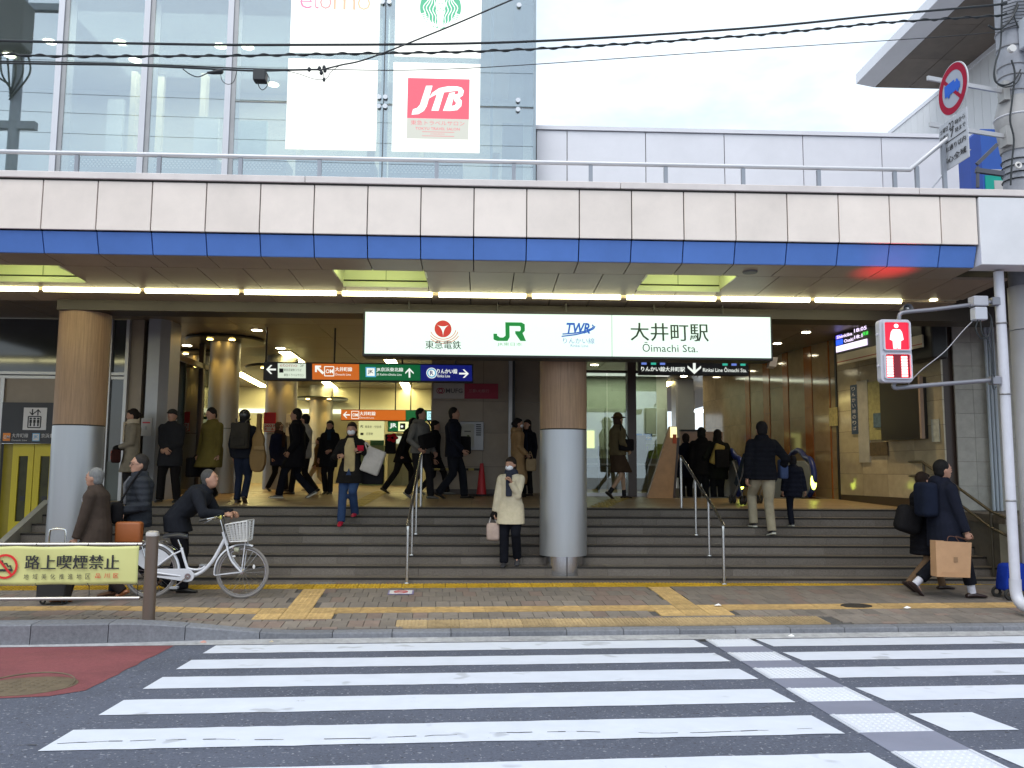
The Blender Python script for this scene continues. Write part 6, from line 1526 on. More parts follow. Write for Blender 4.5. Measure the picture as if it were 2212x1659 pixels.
# stair handrails
M_SS = mat('stainless', (.55, .54, .52), .22, .95, var=.05, rnd=.02)
def stair_rail(label, X, Yf, Yt, pys):
    t = thing('stair_handrail', label, 'handrail', (X, Yf, 0), 'stainless handrails on the stairs')
    zf0 = .0; hgt = .80
    za, zb = atY(CX + (X / Yf - .037) * FPX, pys[0], Yf).z, atY(CX + (X / Yt - .037) * FPX, pys[1], Yt).z
    MB().tube(smooth_path([V(X, Yf, -.05), V(X, Yf, za - .10), V(X, Yf + .03, za - .02), V(X, Yf + .16, za + .06), V(X, Yt - .22, zb - .06), V(X, Yt - .05, zb), V(X, Yt, zb - .06), V(X, Yt, zfloor(Yt))], 5), .021, 12).build('rail', M_SS, t, smooth=True)
    for y in (Yf + .72, Yf + 1.45):
        k = max(0, min(7, math.floor((13.57 - y) / .2945) + 1)); f = (y - Yf) / (Yt - Yf); MB().cyl(V(X, y, stepZ(k) - .0), V(X, y, za + .0 + (zb - za) * f - .0), .018, None, 10).build('post', M_SS, t, smooth=True)
        MB().lathe([(.04, 0), (.036, .012), (.0, .014)], V(X, y, stepZ(k)), 12).build('foot_plate', M_SS, t)
    MB().lathe([(.04, 0), (.036, .012), (.0, .014)], V(X, Yf, SW(*uv(V(X, Yf, 0))).z), 12).build('foot_plate', M_SS, t)
    return t
stair_rail('stainless handrail dividing the stairs left of the woman in cream', -.97, 11.42, 13.8, (1130, 982))
stair_rail('stainless handrail dividing the stairs right of the round column', 3.33, 11.44, 13.8, (1130, 988))
t = thing('wall_handrail', 'dull double handrail along the right end of the stairs', 'handrail', (7.25, 12.5, .9))
M_BRZ = mat('bronze_rail', (.10, .085, .062), .4, .6, var=.1)
p = lambda px, py, Y: atY(px, py, Y)
xw = 7.28
for dz, nm in ((0, 'upper_rail'), (-.24, 'lower_rail')):
    MB().tube([V(xw, 14.2, 1.70 + dz), V(xw, 13.55, 1.70 + dz), V(xw, 11.75, .98 + dz), V(xw, 11.4, .90 + dz)], .022, 10).build(nm, M_BRZ, t, smooth=True)
MB().cyl(V(xw, 14.2, .92), V(xw, 14.2, 1.70), .02, None, 8).build('post', M_BRZ, t); MB().cyl(V(xw, 13.5, .9), V(xw, 13.5, 1.68), .02, None, 8).build('post', M_BRZ, t); MB().cyl(V(xw, 11.75, .0), V(xw, 11.75, .98), .02, None, 8).build('post', M_BRZ, t)
# bollard, guard frame and banner
PB = SW(-2.91, 8.97, 0)
bo = thing('bollard', 'bronze coloured round bollard with a silver cap at the kerb', 'bollard', PB)
zt = onplane(314, 1148, PB, VDIR).z
MB().lathe([(.062, -.05), (.062, zt - PB.z - .045), (.064, zt - PB.z - .044)], PB, 24).build('tube', mat('bronze_paint', (.155, .115, .09), .4, .4, var=.08, dirt=.1), bo, smooth=True)
MB().lathe([(.066, 0), (.066, .02), (.060, .04), (.04, .052), (0, .056)], PB + V(0, 0, zt - PB.z - .045), 24).build('cap', mat('bollard_cap', (.50, .46, .43), .35, .5), bo, smooth=True)
VB = 8.99
W0 = V(*xy(0, VB), 0)
ob_ = lambda px, py: onplane(px, py, W0, VDIR)
gu = thing('guard_frame', 'low silver pipe guard frame holding the banner', 'guard rail', SW(-4.5, VB))
a, b = ob_(0, 1297), ob_(302, 1289); d = (a - b)
zl = (a.z + b.z) / 2
u0 = uv(b)[0]
for z, nm in ((zl, 'lower_rail'), (ob_(150, 1176).z, 'upper_rail')):
    MB().cyl(V(*xy(u0, VB), z), V(*xy(u0 - 5, VB), z), .019, None, 12).build(nm, mat('guard_silver', (.50, .47, .45), .3, .8), gu, smooth=True)
for q_ in (1.9, 4.9): MB().cyl(V(*xy(u0 - q_, VB + .05), SW(u0 - q_, VB).z - .03), V(*xy(u0 - q_, VB + .05), ob_(150, 1176).z + .03), .03, None, 12).build('post', mat('bronze_paint', (.155, .115, .09)), gu)
bn = thing('banner', 'pale yellow no smoking banner with black writing tied to the guard frame', 'banner', SW(-3.6, VB - .03))
b_bl, b_br, b_tl, b_tr = ob_(-95, 1271), ob_(302, 1256.5), ob_(-95, 1183.5), ob_(302, 1174.8)
z0, z1 = ob_(150, 1262).z, ob_(150, 1178.5).z
ua, ub = uv(ob_(-95, 1230))[0], uv(ob_(302, 1215))[0]
nu, nv_ = 60, 12
def bp(s, t):
    u = ua + (ub - ua) * s; sag = .010 * math.sin(s * 19) * (1 - t) + .012 * abs(math.sin(s * 9.4)) * (t - .5) * 2
    dv = .003 * math.sin(s * 23 + t * 3) + .0025 * math.sin(s * 51 + 2 * t) + .004 * math.sin(s * 6 + t * 5)
    return V(*xy(u, VB - .04 - dv), z0 + (z1 - z0) * t - abs(sag) * (1 if t > .5 else -.4) * .7)
mb = MB(); mb.add([bp(i / nu, j / nv_) for j in range(nv_ + 1) for i in range(nu + 1)], [(j * (nu + 1) + i, j * (nu + 1) + i + 1, (j + 1) * (nu + 1) + i + 1, (j + 1) * (nu + 1) + i) for j in range(nv_) for i in range(nu)])
o = mb.build('cloth', mat('banner_yellow', (.60, .60, .235), .6, var=.04, vs=3, rnd=0), bn, smooth=True)
md = o.modifiers.new('thick', 'SOLIDIFY'); md.thickness = .003
pn = Panel(V(*xy(ua, VB - .0545), z0), V(*xy(ub, VB - .0545), z0), V(*xy(ua, VB - .0545), z1), .001)
bx = lambda px: (px + 95) / 397.0; by = lambda py, px=150: 1 - (py - (1179.8 - (px - 150) * .021)) / 83.5; A = (ub - ua) / (z1 - z0)
for s, x0, x1, y0, y1, m, bd in (('路上喫煙禁止', 59, 260, 1249 - 25, 1249 - 49, M_INK, .012), ('地域美化推進地区', 57, 199, 1252, 1242, M_INK, 0), ('品川区', 211, 261, 1247, 1237.5, mat('banner_red', (.65, .02, .02), .6), .005)):
    pass
def btext(s, x0, x1, ya, yb, m, bd=0, sp=None):
    if sp is None: pn.text(s, bx(x0), by(yb, (x0 + x1) / 2), bx(x1), by(ya, (x0 + x1) / 2), m, bn, bold=bd)
    else:
        n = len(s); w = sp
        for i, ch in enumerate(s):
            c = x0 + (x1 - x0 - w) * i / (n - 1); pn.text(ch, bx(c), by(yb, (x0 + x1) / 2), bx(c + w), by(ya, (x0 + x1) / 2), m, bn, bold=bd)
M_BRED = mat('banner_red', (.65, .02, .03), .6)
btext('路上喫煙禁止', 58, 261, 1199, 1229, M_INK, .012, 31); btext('地域美化推進地区', 57, 200, 1239.5, 1251.5, M_INK, 0, 10.5); btext('品川区', 211, 261, 1237, 1247, M_BRED, .006, 11)
c = (bx(15), by(1226, 15))
pn.polys(stroke(arc(c[0], c[1], .29, 0, 360, 36, A), .055, A), M_BRED, bn, 'red_ring', .0022)
pn.polys([[(bx(-7), by(1237, 0)), (bx(32), by(1236, 30)), (bx(32), by(1231, 30)), (bx(-7), by(1232, 0))]] + stroke([(bx(8), by(1210)), (bx(11), by(1219)), (bx(18), by(1216)), (bx(22), by(1224)), (bx(27), by(1221)), (bx(29), by(1229))], .03, A), M_INK, bn, 'cigarette', .0018)
pn.polys(stroke([(bx(-3), by(1207, 0)), (bx(32), by(1246, 30))], .055, A), M_BRED, bn, 'red_slash', .003)
for px in (81, 193, 298):
    for py, zz in ((1176, z1), (1262, z0)): p_ = ob_(px, py); cable([V(p_.x, p_.y - .045, zz + (.0 if zz == z1 else .012)), V(p_.x, p_.y, zz + (.03 if zz == z1 else -.02)), V(p_.x, p_.y + .01, zl if zz == z0 else zz + .03)], .004, 'tie', None, bn)

# ------------------------------------------------------------------ bicycle
VBK = 10.5
BK0 = V(*xy(-2.8, VBK), SW(-2.8, VBK).z)
W1_ = V(*xy(0, VBK), 0)
def z6(x, y, dv=0.0):
    return onplane(270 + x * .1587, 1107 + y * .1587, W1_, VDIR) + VDIR * dv
bk = thing('bicycle', 'white city bicycle with a front basket being pushed by the stooping man', 'bicycle', BK0)
M_BW = mat('bike_white', (.66, .67, .72), .3, var=.03, spec=.6, coat=.4); M_CHR = mat('chrome', (.62, .62, .62), .2, 1.0, var=.03); M_TYR = mat('tyre', (.20, .185, .175), .8, var=.08); M_RIM = mat('rim', (.60, .60, .62), .25, .9)
fc, rc = z6(1600, 797), z6(352, 803)
rW = (z6(1600, 797) - z6(1968, 797)).length * .985
gf = SW(*uv(fc)).z
fc.z = gf + rW; rc.z = SW(*uv(rc)).z + rW
def wheel(c):
    t = MB().ring(c, VDIR, rW - .018, .018, 44, 8).build('tyre', M_TYR, bk, smooth=True)
    MB().ring(c, VDIR, rW - .042, .010, 44, 6).build('rim', M_RIM, t, smooth=True)
    mb = MB()
    for i in range(28):
        a = 2 * math.pi * i / 28; b = a + (.5 if i % 2 else -.5); s = .025 if (i // 2) % 2 else -.025
        mb.cyl(c + (UDIR * math.cos(b) + V(0, 0, 1) * math.sin(b)) * .022 + VDIR * s, c + (UDIR * math.cos(a) + V(0, 0, 1) * math.sin(a)) * (rW - .045), .0014, None, 4, False)
    mb.build('spokes', M_CHR, t, kind='stuff'); MB().cyl(c - VDIR * .05, c + VDIR * .05, .022, None, 12).build('hub', M_CHR, t, smooth=True)
    return t
wheel(fc); wr = wheel(rc)
def fender(c, a0, a1, nm):
    mb = MB(); n = 26; pr = [(-.028, -.008), (-.018, .008), (0, .013), (.018, .008), (.028, -.008)]; P_ = []
    for i in range(n + 1):
        a = R(a0 + (a1 - a0) * i / n); d = UDIR * math.cos(a) + V(0, 0, 1) * math.sin(a)
        for s, h in pr: P_.append(c + d * (rW + .014 + h) + VDIR * s)
    mb.add(P_, [(i * 5 + j, i * 5 + j + 1, (i + 1) * 5 + j + 1, (i + 1) * 5 + j) for i in range(n) for j in range(4)]); o = mb.build(nm, M_BW, bk, smooth=True)
    return o
fender(fc, 70, 186, 'front_fender'); fender(rc, -5, 160, 'rear_fender')
bb = z6(872, 862); sd_top = z6(735, 405); hd0, hd1 = z6(1338, 262), z6(1388, 445)
tb = lambda pts, r, nm, m=M_BW, sm_=6: MB().tube(smooth_path([z6(*p) if isinstance(p, tuple) else p for p in pts], sm_), r, 10).build(nm, m, bk, smooth=True)
tb([(1355, 365), (1290, 490), (1190, 660), (1075, 785), (960, 850), bb], .021, 'down_tube')
tb([(800, 620), (850, 745), (905, 772), (985, 778), (1050, 760), (1090, 735)], .013, 'lower_brace')
tb([(768, 480), (805, 620), (850, 765), bb], .017, 'seat_tube'); tb([(722, 370), (735, 410), (770, 490)], .012, 'seat_post', M_CHR)
for s in (-.05, .05):
    MB().tube([z6(775, 515), z6(660, 570, s), rc + VDIR * s], .009, 8).build('seat_stay', M_BW, bk, smooth=True); MB().tube([bb, z6(760, 858, s), rc + VDIR * s], .010, 8).build('chain_stay', M_BW, bk, smooth=True)
    MB().tube(smooth_path([hd1, z6(1410, 500, s), z6(1440, 600, s), z6(1490, 690, s), fc + VDIR * s], 5), .012, 8).build('fork_blade', M_BW, bk, smooth=True)
    MB().tube([z6(1655, 395, s * 1.5), fc + VDIR * s * 1.1], .007, 6).build('basket_stay', M_BW, bk, smooth=True); MB().tube([z6(1225, 852, s * .6), fc + VDIR * s], .005, 6).build('fender_stay', M_BW, bk, smooth=True)
    MB().tube([z6(180, 392, s * 1.4), z6(540, 398, s * 1.4), z6(700, 505, s * .8)], .006, 6).build('rack_rail', M_CHR, bk, smooth=True); MB().tube([z6(240, 396, s * 1.4), rc + VDIR * s * 1.2], .006, 6).build('rack_leg', M_CHR, bk, smooth=True)
for x in (220, 330, 440, 530): MB().tube([z6(x, 394, -.07), z6(x, 394, .07)], .005, 6).build('rack_bar', M_CHR, bk)
MB().tube([hd0, hd1], .022, 12).build('head_tube', M_BW, bk, smooth=True); MB().tube([z6(1295, 95), z6(1325, 200), hd0], .011, 10).build('stem', M_CHR, bk, smooth=True)
for s in (-1, 1):
    hb = MB().tube(smooth_path([z6(1300, 75), z6(1310, 62, s * .10), z6(1290, 55, s * .22), z6(1190, 75, s * .27), z6(1120, 92, s * .275)], 5), .011, 8).build('handlebar', M_CHR, bk, smooth=True)
    MB().tube([z6(1200, 73, s * .269), z6(1100, 96, s * .276)], .016, 10).build('grip', M_BLACK, hb, smooth=True); MB().tube([z6(1255, 72, s * .25), z6(1200, 105, s * .262), z6(1150, 130, s * .266)], .006, 6).build('brake_lever', M_CHR, hb)
MB().ball(z6(1338, 60, -.12), .014, .03, .026, 10, 8).build('bell', mat('bell_yellow', (.55, .52, .12), .4), bk, smooth=True)
# basket of wire and slats
c0, c1, c2, c3 = z6(1408, 155), z6(1712, 105), z6(1698, 378), z6(1460, 388)
bw_, bd_ = .17, .12
def brow(t, s):
    a, b = c3.lerp(c0, t), c2.lerp(c1, t); w_ = bd_ + (bw_ - bd_) * t
    return a, b, w_
M_BSK = mat('basket_grey', (.50, .50, .50), .4, .2)
mb = MB()
for t in (0, .12, .24, .36, .48, .6, .72, .84, 1.0):
    a, b, w_ = brow(t, 0); r_ = .007 if t in (0, 1.0) else .0032; lp = [a - VDIR * w_, b - VDIR * w_, b + VDIR * w_, a + VDIR * w_, a - VDIR * w_]
    for p, q_ in zip(lp[:-1], lp[1:]): mb.cyl(p, q_, r_, None, 5, False)
bsk = mb.build('basket', M_BSK, bk)
mb = MB()
for i in range(7):
    f = i / 6
    for s in (-1, 1):
        a0, b0, w0 = brow(0, 0); a1, b1, w1 = brow(1, 0); mb.bar(a0.lerp(b0, f) + VDIR * s * w0, a1.lerp(b1, f) + VDIR * s * w1, .018, .003, VDIR)
for i in range(5):
    f = i / 4 * 2 - 1
    a0, b0, w0 = brow(0, 0); a1, b1, w1 = brow(1, 0); mb.bar(a0 + VDIR * f * w0, a1 + VDIR * f * w1, .018, .003, UDIR); mb.bar(b0 + VDIR * f * w0, b1 + VDIR * f * w1, .018, .003, UDIR)
mb.build('basket_slats', M_BSK, bsk, kind='stuff')
a0, b0, w0 = brow(0, 0); MB().prism([a0 - VDIR * w0, b0 - VDIR * w0, b0 + VDIR * w0, a0 + VDIR * w0], V(0, 0, -.008)).build('basket_floor', M_BSK, bsk)
# chain guard, crank, saddle, lamp, skirt guard, reflector
cg = [(350, 762), (840, 760), (915, 780), (955, 825), (958, 875), (925, 925), (860, 940), (700, 915), (350, 862)]
MB().prism([z6(x, y, -.052) for x, y in cg], VDIR * .018).build('chain_guard', M_BW, bk, bevel=.004); MB().prism([z6(x, y, -.054) for x, y in ((385, 812), (745, 845), (770, 858), (745, 868), (385, 845))], VDIR * .004).build('guard_slot', mat('slot_grey', (.12, .12, .14), .5), bk)
MB().bar(z6(875, 862, -.07), z6(715, 990, -.075), .022, .014).build('crank', M_CHR, bk, bevel=.003); MB().obox(z6(665, 1015, -.17), UDIR * .085, VDIR * .09, V(0, 0, .022)).build('pedal', mat('pedal_grey', (.30, .31, .33), .6), bk); MB().bar(z6(865, 862, .06), z6(1010, 740, .07), .022, .014).build('crank', M_CHR, bk); MB().obox(z6(985, 745, .08), UDIR * .085, VDIR * .09, V(0, 0, .022)).build('pedal', mat('pedal_grey', (.30, .31, .33)), bk)
MB().disc(z6(872, 862, -.06), VDIR, .035, .012).build('chainring_cap', M_CHR, bk)
mb = MB(); P_ = []
for i in range(9):
    f = i / 8; c = z6(555 + 300 * f, 322 - 14 * math.sin(f * 3.1) + 8 * (f > .8)); w_ = .105 * (1 - f) ** .7 + .022
    for k in range(8): a = 2 * math.pi * k / 8; P_.append(c + VDIR * w_ * math.cos(a) + V(0, 0, 1) * .030 * math.sin(a))
mb.add(P_, [(i * 8 + k, i * 8 + (k + 1) % 8, (i + 1) * 8 + (k + 1) % 8, (i + 1) * 8 + k) for i in range(8) for k in range(8)] + [tuple(range(7, -1, -1)), tuple(64 + k for k in range(8))]); mb.build('saddle', mat('saddle_black', (.035, .037, .045), .3, spec=.7), bk, smooth=True)
MB().cyl(z6(1500, 500, -.03), z6(1560, 505, -.03), .028, .034, 12).build('head_lamp', mat('lamp_clear', (.42, .42, .30), .2), bk, smooth=True); MB().bar(z6(1430, 470, -.0), z6(1520, 490, -.03), .02, .02).build('lamp_bracket', M_CHR, bk); MB().ball(z6(1495, 592, -.05), .022, .01, .012, 8, 6).build('reflector', mat('reflector_white', (.65, .65, .65), .3), bk)
MB().ball(z6(1757, 738, -.012), .016, .006, .027, 10, 6).build('spoke_reflector', mat('reflector_white', (.65, .65, .65), .3), bk)
mb = MB()
for s in (-.045, .045):
    mb.poly([rc + VDIR * s + (UDIR * math.cos(R(a)) + V(0, 0, 1) * math.sin(R(a))) * (rW - .03) for a in range(35, 150, 8)] + [rc + VDIR * s + UDIR * -.02])
gm = mat('skirt_guard', (.55, .56, .6), .5); mb.build('skirt_guard', gm, bk)
MB().tube([rc + VDIR * .06, rc + VDIR * .07 + UDIR * -.15 + V(0, 0, -.08)], .006, 6).build('stand', M_CHR, bk)
cable(smooth_path([z6(1250, 60, -.2), z6(1330, 20, -.1), z6(1365, 90, -.05), z6(1360, 260, -.02), z6(1420, 480)]), .004, 'brake_cable', None, bk)

# ------------------------------------------------------------------ people
REM = []
def later(mb, name, ms, parent, voxel, it=4, extra=None, kind=None):
    me = mb.mesh(name, org(parent))
    o = bpy.data.objects.new('r', me); COL.objects.link(o)
    r = o.modifiers.new('r', 'REMESH'); r.mode = 'VOXEL'; r.voxel_size = voxel
    s = o.modifiers.new('s', 'SMOOTH'); s.factor = .5; s.iterations = it
    REM.append((o, name, ms if isinstance(ms, list) else [ms], parent, extra))
def finish_remesh():
    dg = bpy.context.evaluated_depsgraph_get()
    for o, name, ms, parent, extra in REM:
        me = bpy.data.meshes.new_from_object(o.evaluated_get(dg))
        if extra is not None:
            em = extra.mesh('e', org(parent)); bm = bmesh.new(); bm.from_mesh(me); bm.from_mesh(em); bm.to_mesh(me); bm.free(); bpy.data.meshes.remove(em)
        me.name = name; me.materials.clear()
        for m in ms: me.materials.append(m)
        me.polygons.foreach_set('use_smooth', [True] * len(me.polygons))
        q = bpy.data.objects.new(name, me); COL.objects.link(q); q.parent = parent
    for t in REM:
        m = t[0].data; bpy.data.objects.remove(t[0]); bpy.data.meshes.remove(m)
    REM.clear()
def cloth(col, kind='plain'):
    nm = 'cloth_%s_%02x%02x%02x' % (kind, *[int(c * 255) for c in col])
    if nm in MATS: return MATS[nm]
    m = mat(nm, tuple(c * (.62 if max(col) < .09 else .92) for c in col), .9, var=.2, vs=6, bump=.9 if kind != 'knit' else .5, bs=13 if kind == 'plain' else 45, rnd=0, spec=.12)
    if kind == 'puffer':
        n = m.node_tree.nodes; k = m.node_tree.links.new; bp = [x for x in n if x.type == 'BUMP'][0]
        w_ = n.new('ShaderNodeTexWave'); w_.bands_direction = 'Z'; w_.inputs['Scale'].default_value = 4.2; w_.inputs['Distortion'].default_value = 1.2; w_.inputs['Detail'].default_value = 1
        tc = n.new('ShaderNodeTexCoord'); k(tc.outputs['Object'], w_.inputs['Vector']); b2 = n.new('ShaderNodeBump'); b2.inputs['Strength'].default_value = .45; b2.inputs['Distance'].default_value = .02
        k(w_.outputs['Fac'], b2.inputs['Height']); k(bp.outputs[0], b2.inputs['Normal']); k(b2.outputs[0], n['Principled BSDF'].inputs['Normal'])
    return m
M_SKIN = mat('skin', (.40, .215, .145), .55, var=.06, vs=14, rnd=.08); M_EYE = mat('eye_dark', (.02, .014, .012), .3); M_LIP = mat('lip', (.27, .09, .075), .5); M_MASK = mat('mask_white', (.72, .72, .76), .7, var=.02); M_SOCK = mat('sock_white', (.66, .66, .72), .8)
def tapered(mb, pts, rs, n=10, sub=4):
    """closed limb with round ends through pts"""
    mb.tube([p for p in pts], rs[0], n, True, rs)
    for p, r in zip(pts, rs): mb.ball(p, r * .985, None, None, n, 6)
def person(label, pos, face, H, lean=0, feet=((.0, 0, 0), (.0, 0, 0)), hands=(None, None), head=(0, 0), hair=('short', (.015, .012, .011)), top=None, legs=None, shoes=(.02, .017, .016), sock=None, mask=False, scarf=None, hat=None, glasses=False, voxel=.015, female=False, inner=None, gap=.085, glove=(None, None), group=None, skin=None, hipdrop=0.0, curl=.5, bend=0.0):
    s = H / 1.7; a = R(face); F = V(math.cos(a), math.sin(a), 0); Lf = V(-math.sin(a), math.cos(a), 0); U = V(0, 0, 1)
    pos = Vector(pos); SK = skin or M_SKIN
    t = thing('person', label, 'person', pos, group)
    W_ = lambda x, y, z: pos + F * x + Lf * y + U * z
    L1, L2 = .43 * s, .42 * s
    ank = [W_(feet[i][0], (gap if i == 0 else -gap) * s, .075 * s + feet[i][1] + .09 * s * math.sin(R(max(0, feet[i][2])))) for i in (0, 1)]
    hx = lean and -.0 or 0
    hz = min((p.z - pos.z) + math.sqrt(max(.01, (.987 * (L1 + L2)) ** 2 - (p - pos).dot(F) ** 2)) for p in ank) - hipdrop
    hips = [W_(bend, (.085 if i == 0 else -.085) * s, hz) for i in (0, 1)]
    def ik(p0, p1, l1, l2, pole):
        d = p1 - p0; D = min(d.length, (l1 + l2) * .999); d = d.normalized(); x = (l1 * l1 - l2 * l2 + D * D) / (2 * D); h = math.sqrt(max(0, l1 * l1 - x * x))
        pl = (pole - d * pole.dot(d)); pl = pl.normalized() if pl.length > 1e-5 else V(0, 0, 1)
        return p0 + d * x + pl * h, p0 + d * D
    kn = []
    for i in (0, 1):
        k, e = ik(hips[i], ank[i], L1, L2, F + U * .25); kn.append(k); ank[i] = e
    pc = W_(bend, 0, hz + .04 * s); ln = R(lean); A = F * math.sin(ln) + U * math.cos(ln); B = F * math.cos(ln) - U * math.sin(ln)
    SL = .50 * s; nb = pc + A * SL; sw = (.150 if female else .172) * s
    sh = [nb - A * .088 * s + Lf * (sw if i == 0 else -sw) for i in (0, 1)]
    el, wr = [], []
    for i in (0, 1):
        sg = 1 if i == 0 else -1; hp = hands[i]
        tgt = (sh[i] + A * -.53 * s + F * .04 * s + Lf * sg * .05 * s) if hp is None else W_(hp[0] * s, hp[1] * s, hp[2] * s)
        k, e = ik(sh[i], tgt, .285 * s, .255 * s, -F * .6 + Lf * sg * .55 - U * .5); el.append(k); wr.append(e)
    hy, hp_ = R(head[0]), R(head[1]); HF = (F * math.cos(hy) + Lf * math.sin(hy)); HL = (-F * math.sin(hy) + Lf * math.cos(hy)); HA = (A * .5 + U * .5).normalized()
    HF = (HF * math.cos(hp_) - U * math.sin(hp_)).normalized(); HU = HF.cross(HL).normalized()
    hc = nb + HA * .085 * s + HU * .055 * s + HF * .018 * s
    rot = Matrix((HF, HL, HU)).transposed()
    HS = 1.07
    hd = lambda x, y, z: hc + (HF * x + HL * y + HU * z) * s * HS
    # body: one continuous skin surface
    mb = MB(); mb.ball(hc, .096 * s, .079 * s, .118 * s, 14, 10, rot); mb.ball(hd(.022, 0, -.058), .070 * s, .060 * s, .062 * s, 12, 8, rot); mb.ball(hd(.092, 0, -.016), .018 * s, .014 * s, .02 * s, 8, 6, rot); mb.ball(hd(.075, 0, .03), .016 * s, .05 * s, .014 * s, 8, 6, rot)
    for sg in (-1, 1): mb.ball(hd(-.004, sg * .074, -.008), .02 * s, .011 * s, .03 * s, 8, 6, rot)
    tapered(mb, [nb - A * .03 * s, hc - HU * .06 * s - HF * .012 * s], [.056 * s, .052 * s])
    rings = [(.0, .10, .145), (.2, .10, .135), (.45, .098, .128), (.8, .115, .16), (.95, .08, .15), (1.04, .05, .06)]
    def loft(rs, n=16):
        vs, fs = [], []
        for c, f, l, rx, ry in rs:
            for j in range(n):
                q_ = 2 * math.pi * j / n; cx_, sx_ = math.cos(q_), math.sin(q_); e = .85
                vs.append(c + f * (abs(cx_) ** e * (1 if cx_ > 0 else -1)) * rx + l * (abs(sx_) ** e * (1 if sx_ > 0 else -1)) * ry)
        for i in range(len(rs) - 1):
            for j in range(n): fs.append((i * n + j, i * n + (j + 1) % n, (i + 1) * n + (j + 1) % n, (i + 1) * n + j))
        fs.append(tuple(range(n - 1, -1, -1))); fs.append(tuple((len(rs) - 1) * n + j for j in range(n)))
        return vs, fs
    mb.add(*loft([(pc + A * SL * q_, B, Lf, rx * s, ry * s) for q_, rx, ry in rings])); mb.ball(pc - U * .03 * s, .10 * s, .135 * s, .10 * s, 12, 8, Matrix((F, Lf, U)).transposed())
    ex = MB()
    for i in (0, 1):
        sg = 1 if i == 0 else -1
        tapered(mb, [sh[i], el[i], wr[i]], [.048 * s, .040 * s, .028 * s]); tapered(mb, [hips[i], kn[i], ank[i]], [.075 * s, .052 * s, .036 * s])
        tapered(mb, [ank[i] - U * .02 * s, ank[i] + (F * math.cos(R(feet[i][2])) - U * math.sin(R(max(-20, feet[i][2])))) * .07 * s - U * .045 * s], [.030 * s, .020 * s])
        # hand: palm and five fingers rooted in it
        d = (wr[i] - el[i]).normalized(); inn = -Lf * sg * .8 + F * .2 - U * .1 if abs(d.z) > .5 else (-U * .5 - Lf * sg * .5)
        nn = (inn - d * inn.dot(d)).normalized(); e = d.cross(nn)
        if e.dot(F + U * .5) < 0: e = -e
        rm = Matrix((d, e, nn)).transposed(); ex.cur = 3
        mb.ball(wr[i] + d * .045 * s, .052 * s, .038 * s, .019 * s, 10, 8, rm)
        for j in range(4):
            root = wr[i] + d * .075 * s + e * (.5 - j / 3) * .056 * s; ll = (.92, 1.0, .95, .76)[j]; pts = [root]; ang = .15
            for seg in (.038, .027, .021): ang += curl; pts.append(pts[-1] + (d * math.cos(ang) + nn * math.sin(ang)) * seg * ll * s)
            ex.tube(pts, .0095 * s, 6, True, [.0098 * s, .0094 * s, .0085 * s, .0062 * s])
        r0 = wr[i] + d * .022 * s + e * .022 * s; ex.tube([r0, r0 + (d * .5 + e * .6 + nn * .3) * .04 * s, r0 + (d * .9 + e * .6 + nn * .55) * .062 * s, r0 + (d * 1.15 + e * .5 + nn * .8) * .072 * s], .011 * s, 6, True, [.013 * s, .0115 * s, .0095 * s, .007 * s])
        if glove[i]: pass
    ex.cur = 1
    for sg in (-1, 1):
        ex.ball(hd(.080, sg * .030, .008), .011 * s, .015 * s, .009 * s, 8, 6, rot); ex.tube([hd(.081, sg * .014, .030), hd(.082, sg * .032, .034), hd(.072, sg * .046, .028)], .0045 * s, 5)
    ex.cur = 2; ex.ball(hd(.083, 0, -.052), .008 * s, .022 * s, .006 * s, 8, 6, rot)
    later(mb, 'body', [SK, M_EYE, M_LIP, SK], t, voxel * .85, 3, ex)
    for i in (0, 1):
        if glove[i]:
            g = MB(); d = (wr[i] - el[i]).normalized(); g.ball(wr[i] + d * .05 * s, .075 * s, .05 * s, .04 * s, 12, 8, Matrix((d, d.orthogonal(), d.cross(d.orthogonal()))).transposed()); g.tube([wr[i] - d * .05 * s, wr[i] + d * .03 * s], .042 * s, 10); g.build('glove', cloth(glove[i]), t, smooth=True)
    # trousers or skirt
    lg = dict(col=(.02, .02, .025), r=1.0, kind='trousers', end=.05); lg.update(legs or {})
    tm = MB(); k_ = lg['r']
    if lg['kind'] == 'skirt':
        zz = lg.get('hem', .5) * s; mid = (kn[0] + kn[1]) / 2
        tm.add(*loft([(V(mid.x, mid.y, pos.z + zz), F, Lf, (.17 + abs((kn[0] - kn[1]).dot(F)) * .3) * s, .20 * s), (W_(0, 0, hz - .05), F, Lf, .14 * s, .18 * s), (pc + A * .08 * s, F, Lf, .11 * s, .15 * s)]))
    else:
        for i in (0, 1):
            dn = (ank[i] - kn[i]).normalized(); e = ank[i] + dn * (.075 - lg['end']) * s
            m1, m2 = hips[i].lerp(kn[i], .5), kn[i].lerp(e, .5)
            tm.tube([hips[i] + U * .03 * s, m1, kn[i], m2, e], .09, 14, True, [.098 * s * k_, .090 * s * k_, .070 * s * k_, .066 * s * k_, .064 * s * k_]); tm.ball(hips[i], .098 * s * k_, None, None, 12, 8); tm.ball(kn[i], .070 * s * k_, None, None, 12, 8)
        tm.ball(pc - U * .03 * s, .125 * s, .165 * s, .12 * s, 14, 8, Matrix((F, Lf, U)).transposed())
    later(tm, lg['kind'], cloth(lg['col'], lg.get('cloth', 'plain')), t, voxel, 3)
    # coat
    tp = dict(col=(.02, .022, .03), hem=.72, puff=1.0, flare=.10, cloth='plain', collar=.034, sleeve=1.0, name='coat'); tp.update(top or {})
    cm_ = MB(); pf = tp['puff']; add = .018 * s
    rg = []; MINY = .197 + .1 * (k_ - 1)
    zh = tp['hem'] * s; n_ = 5
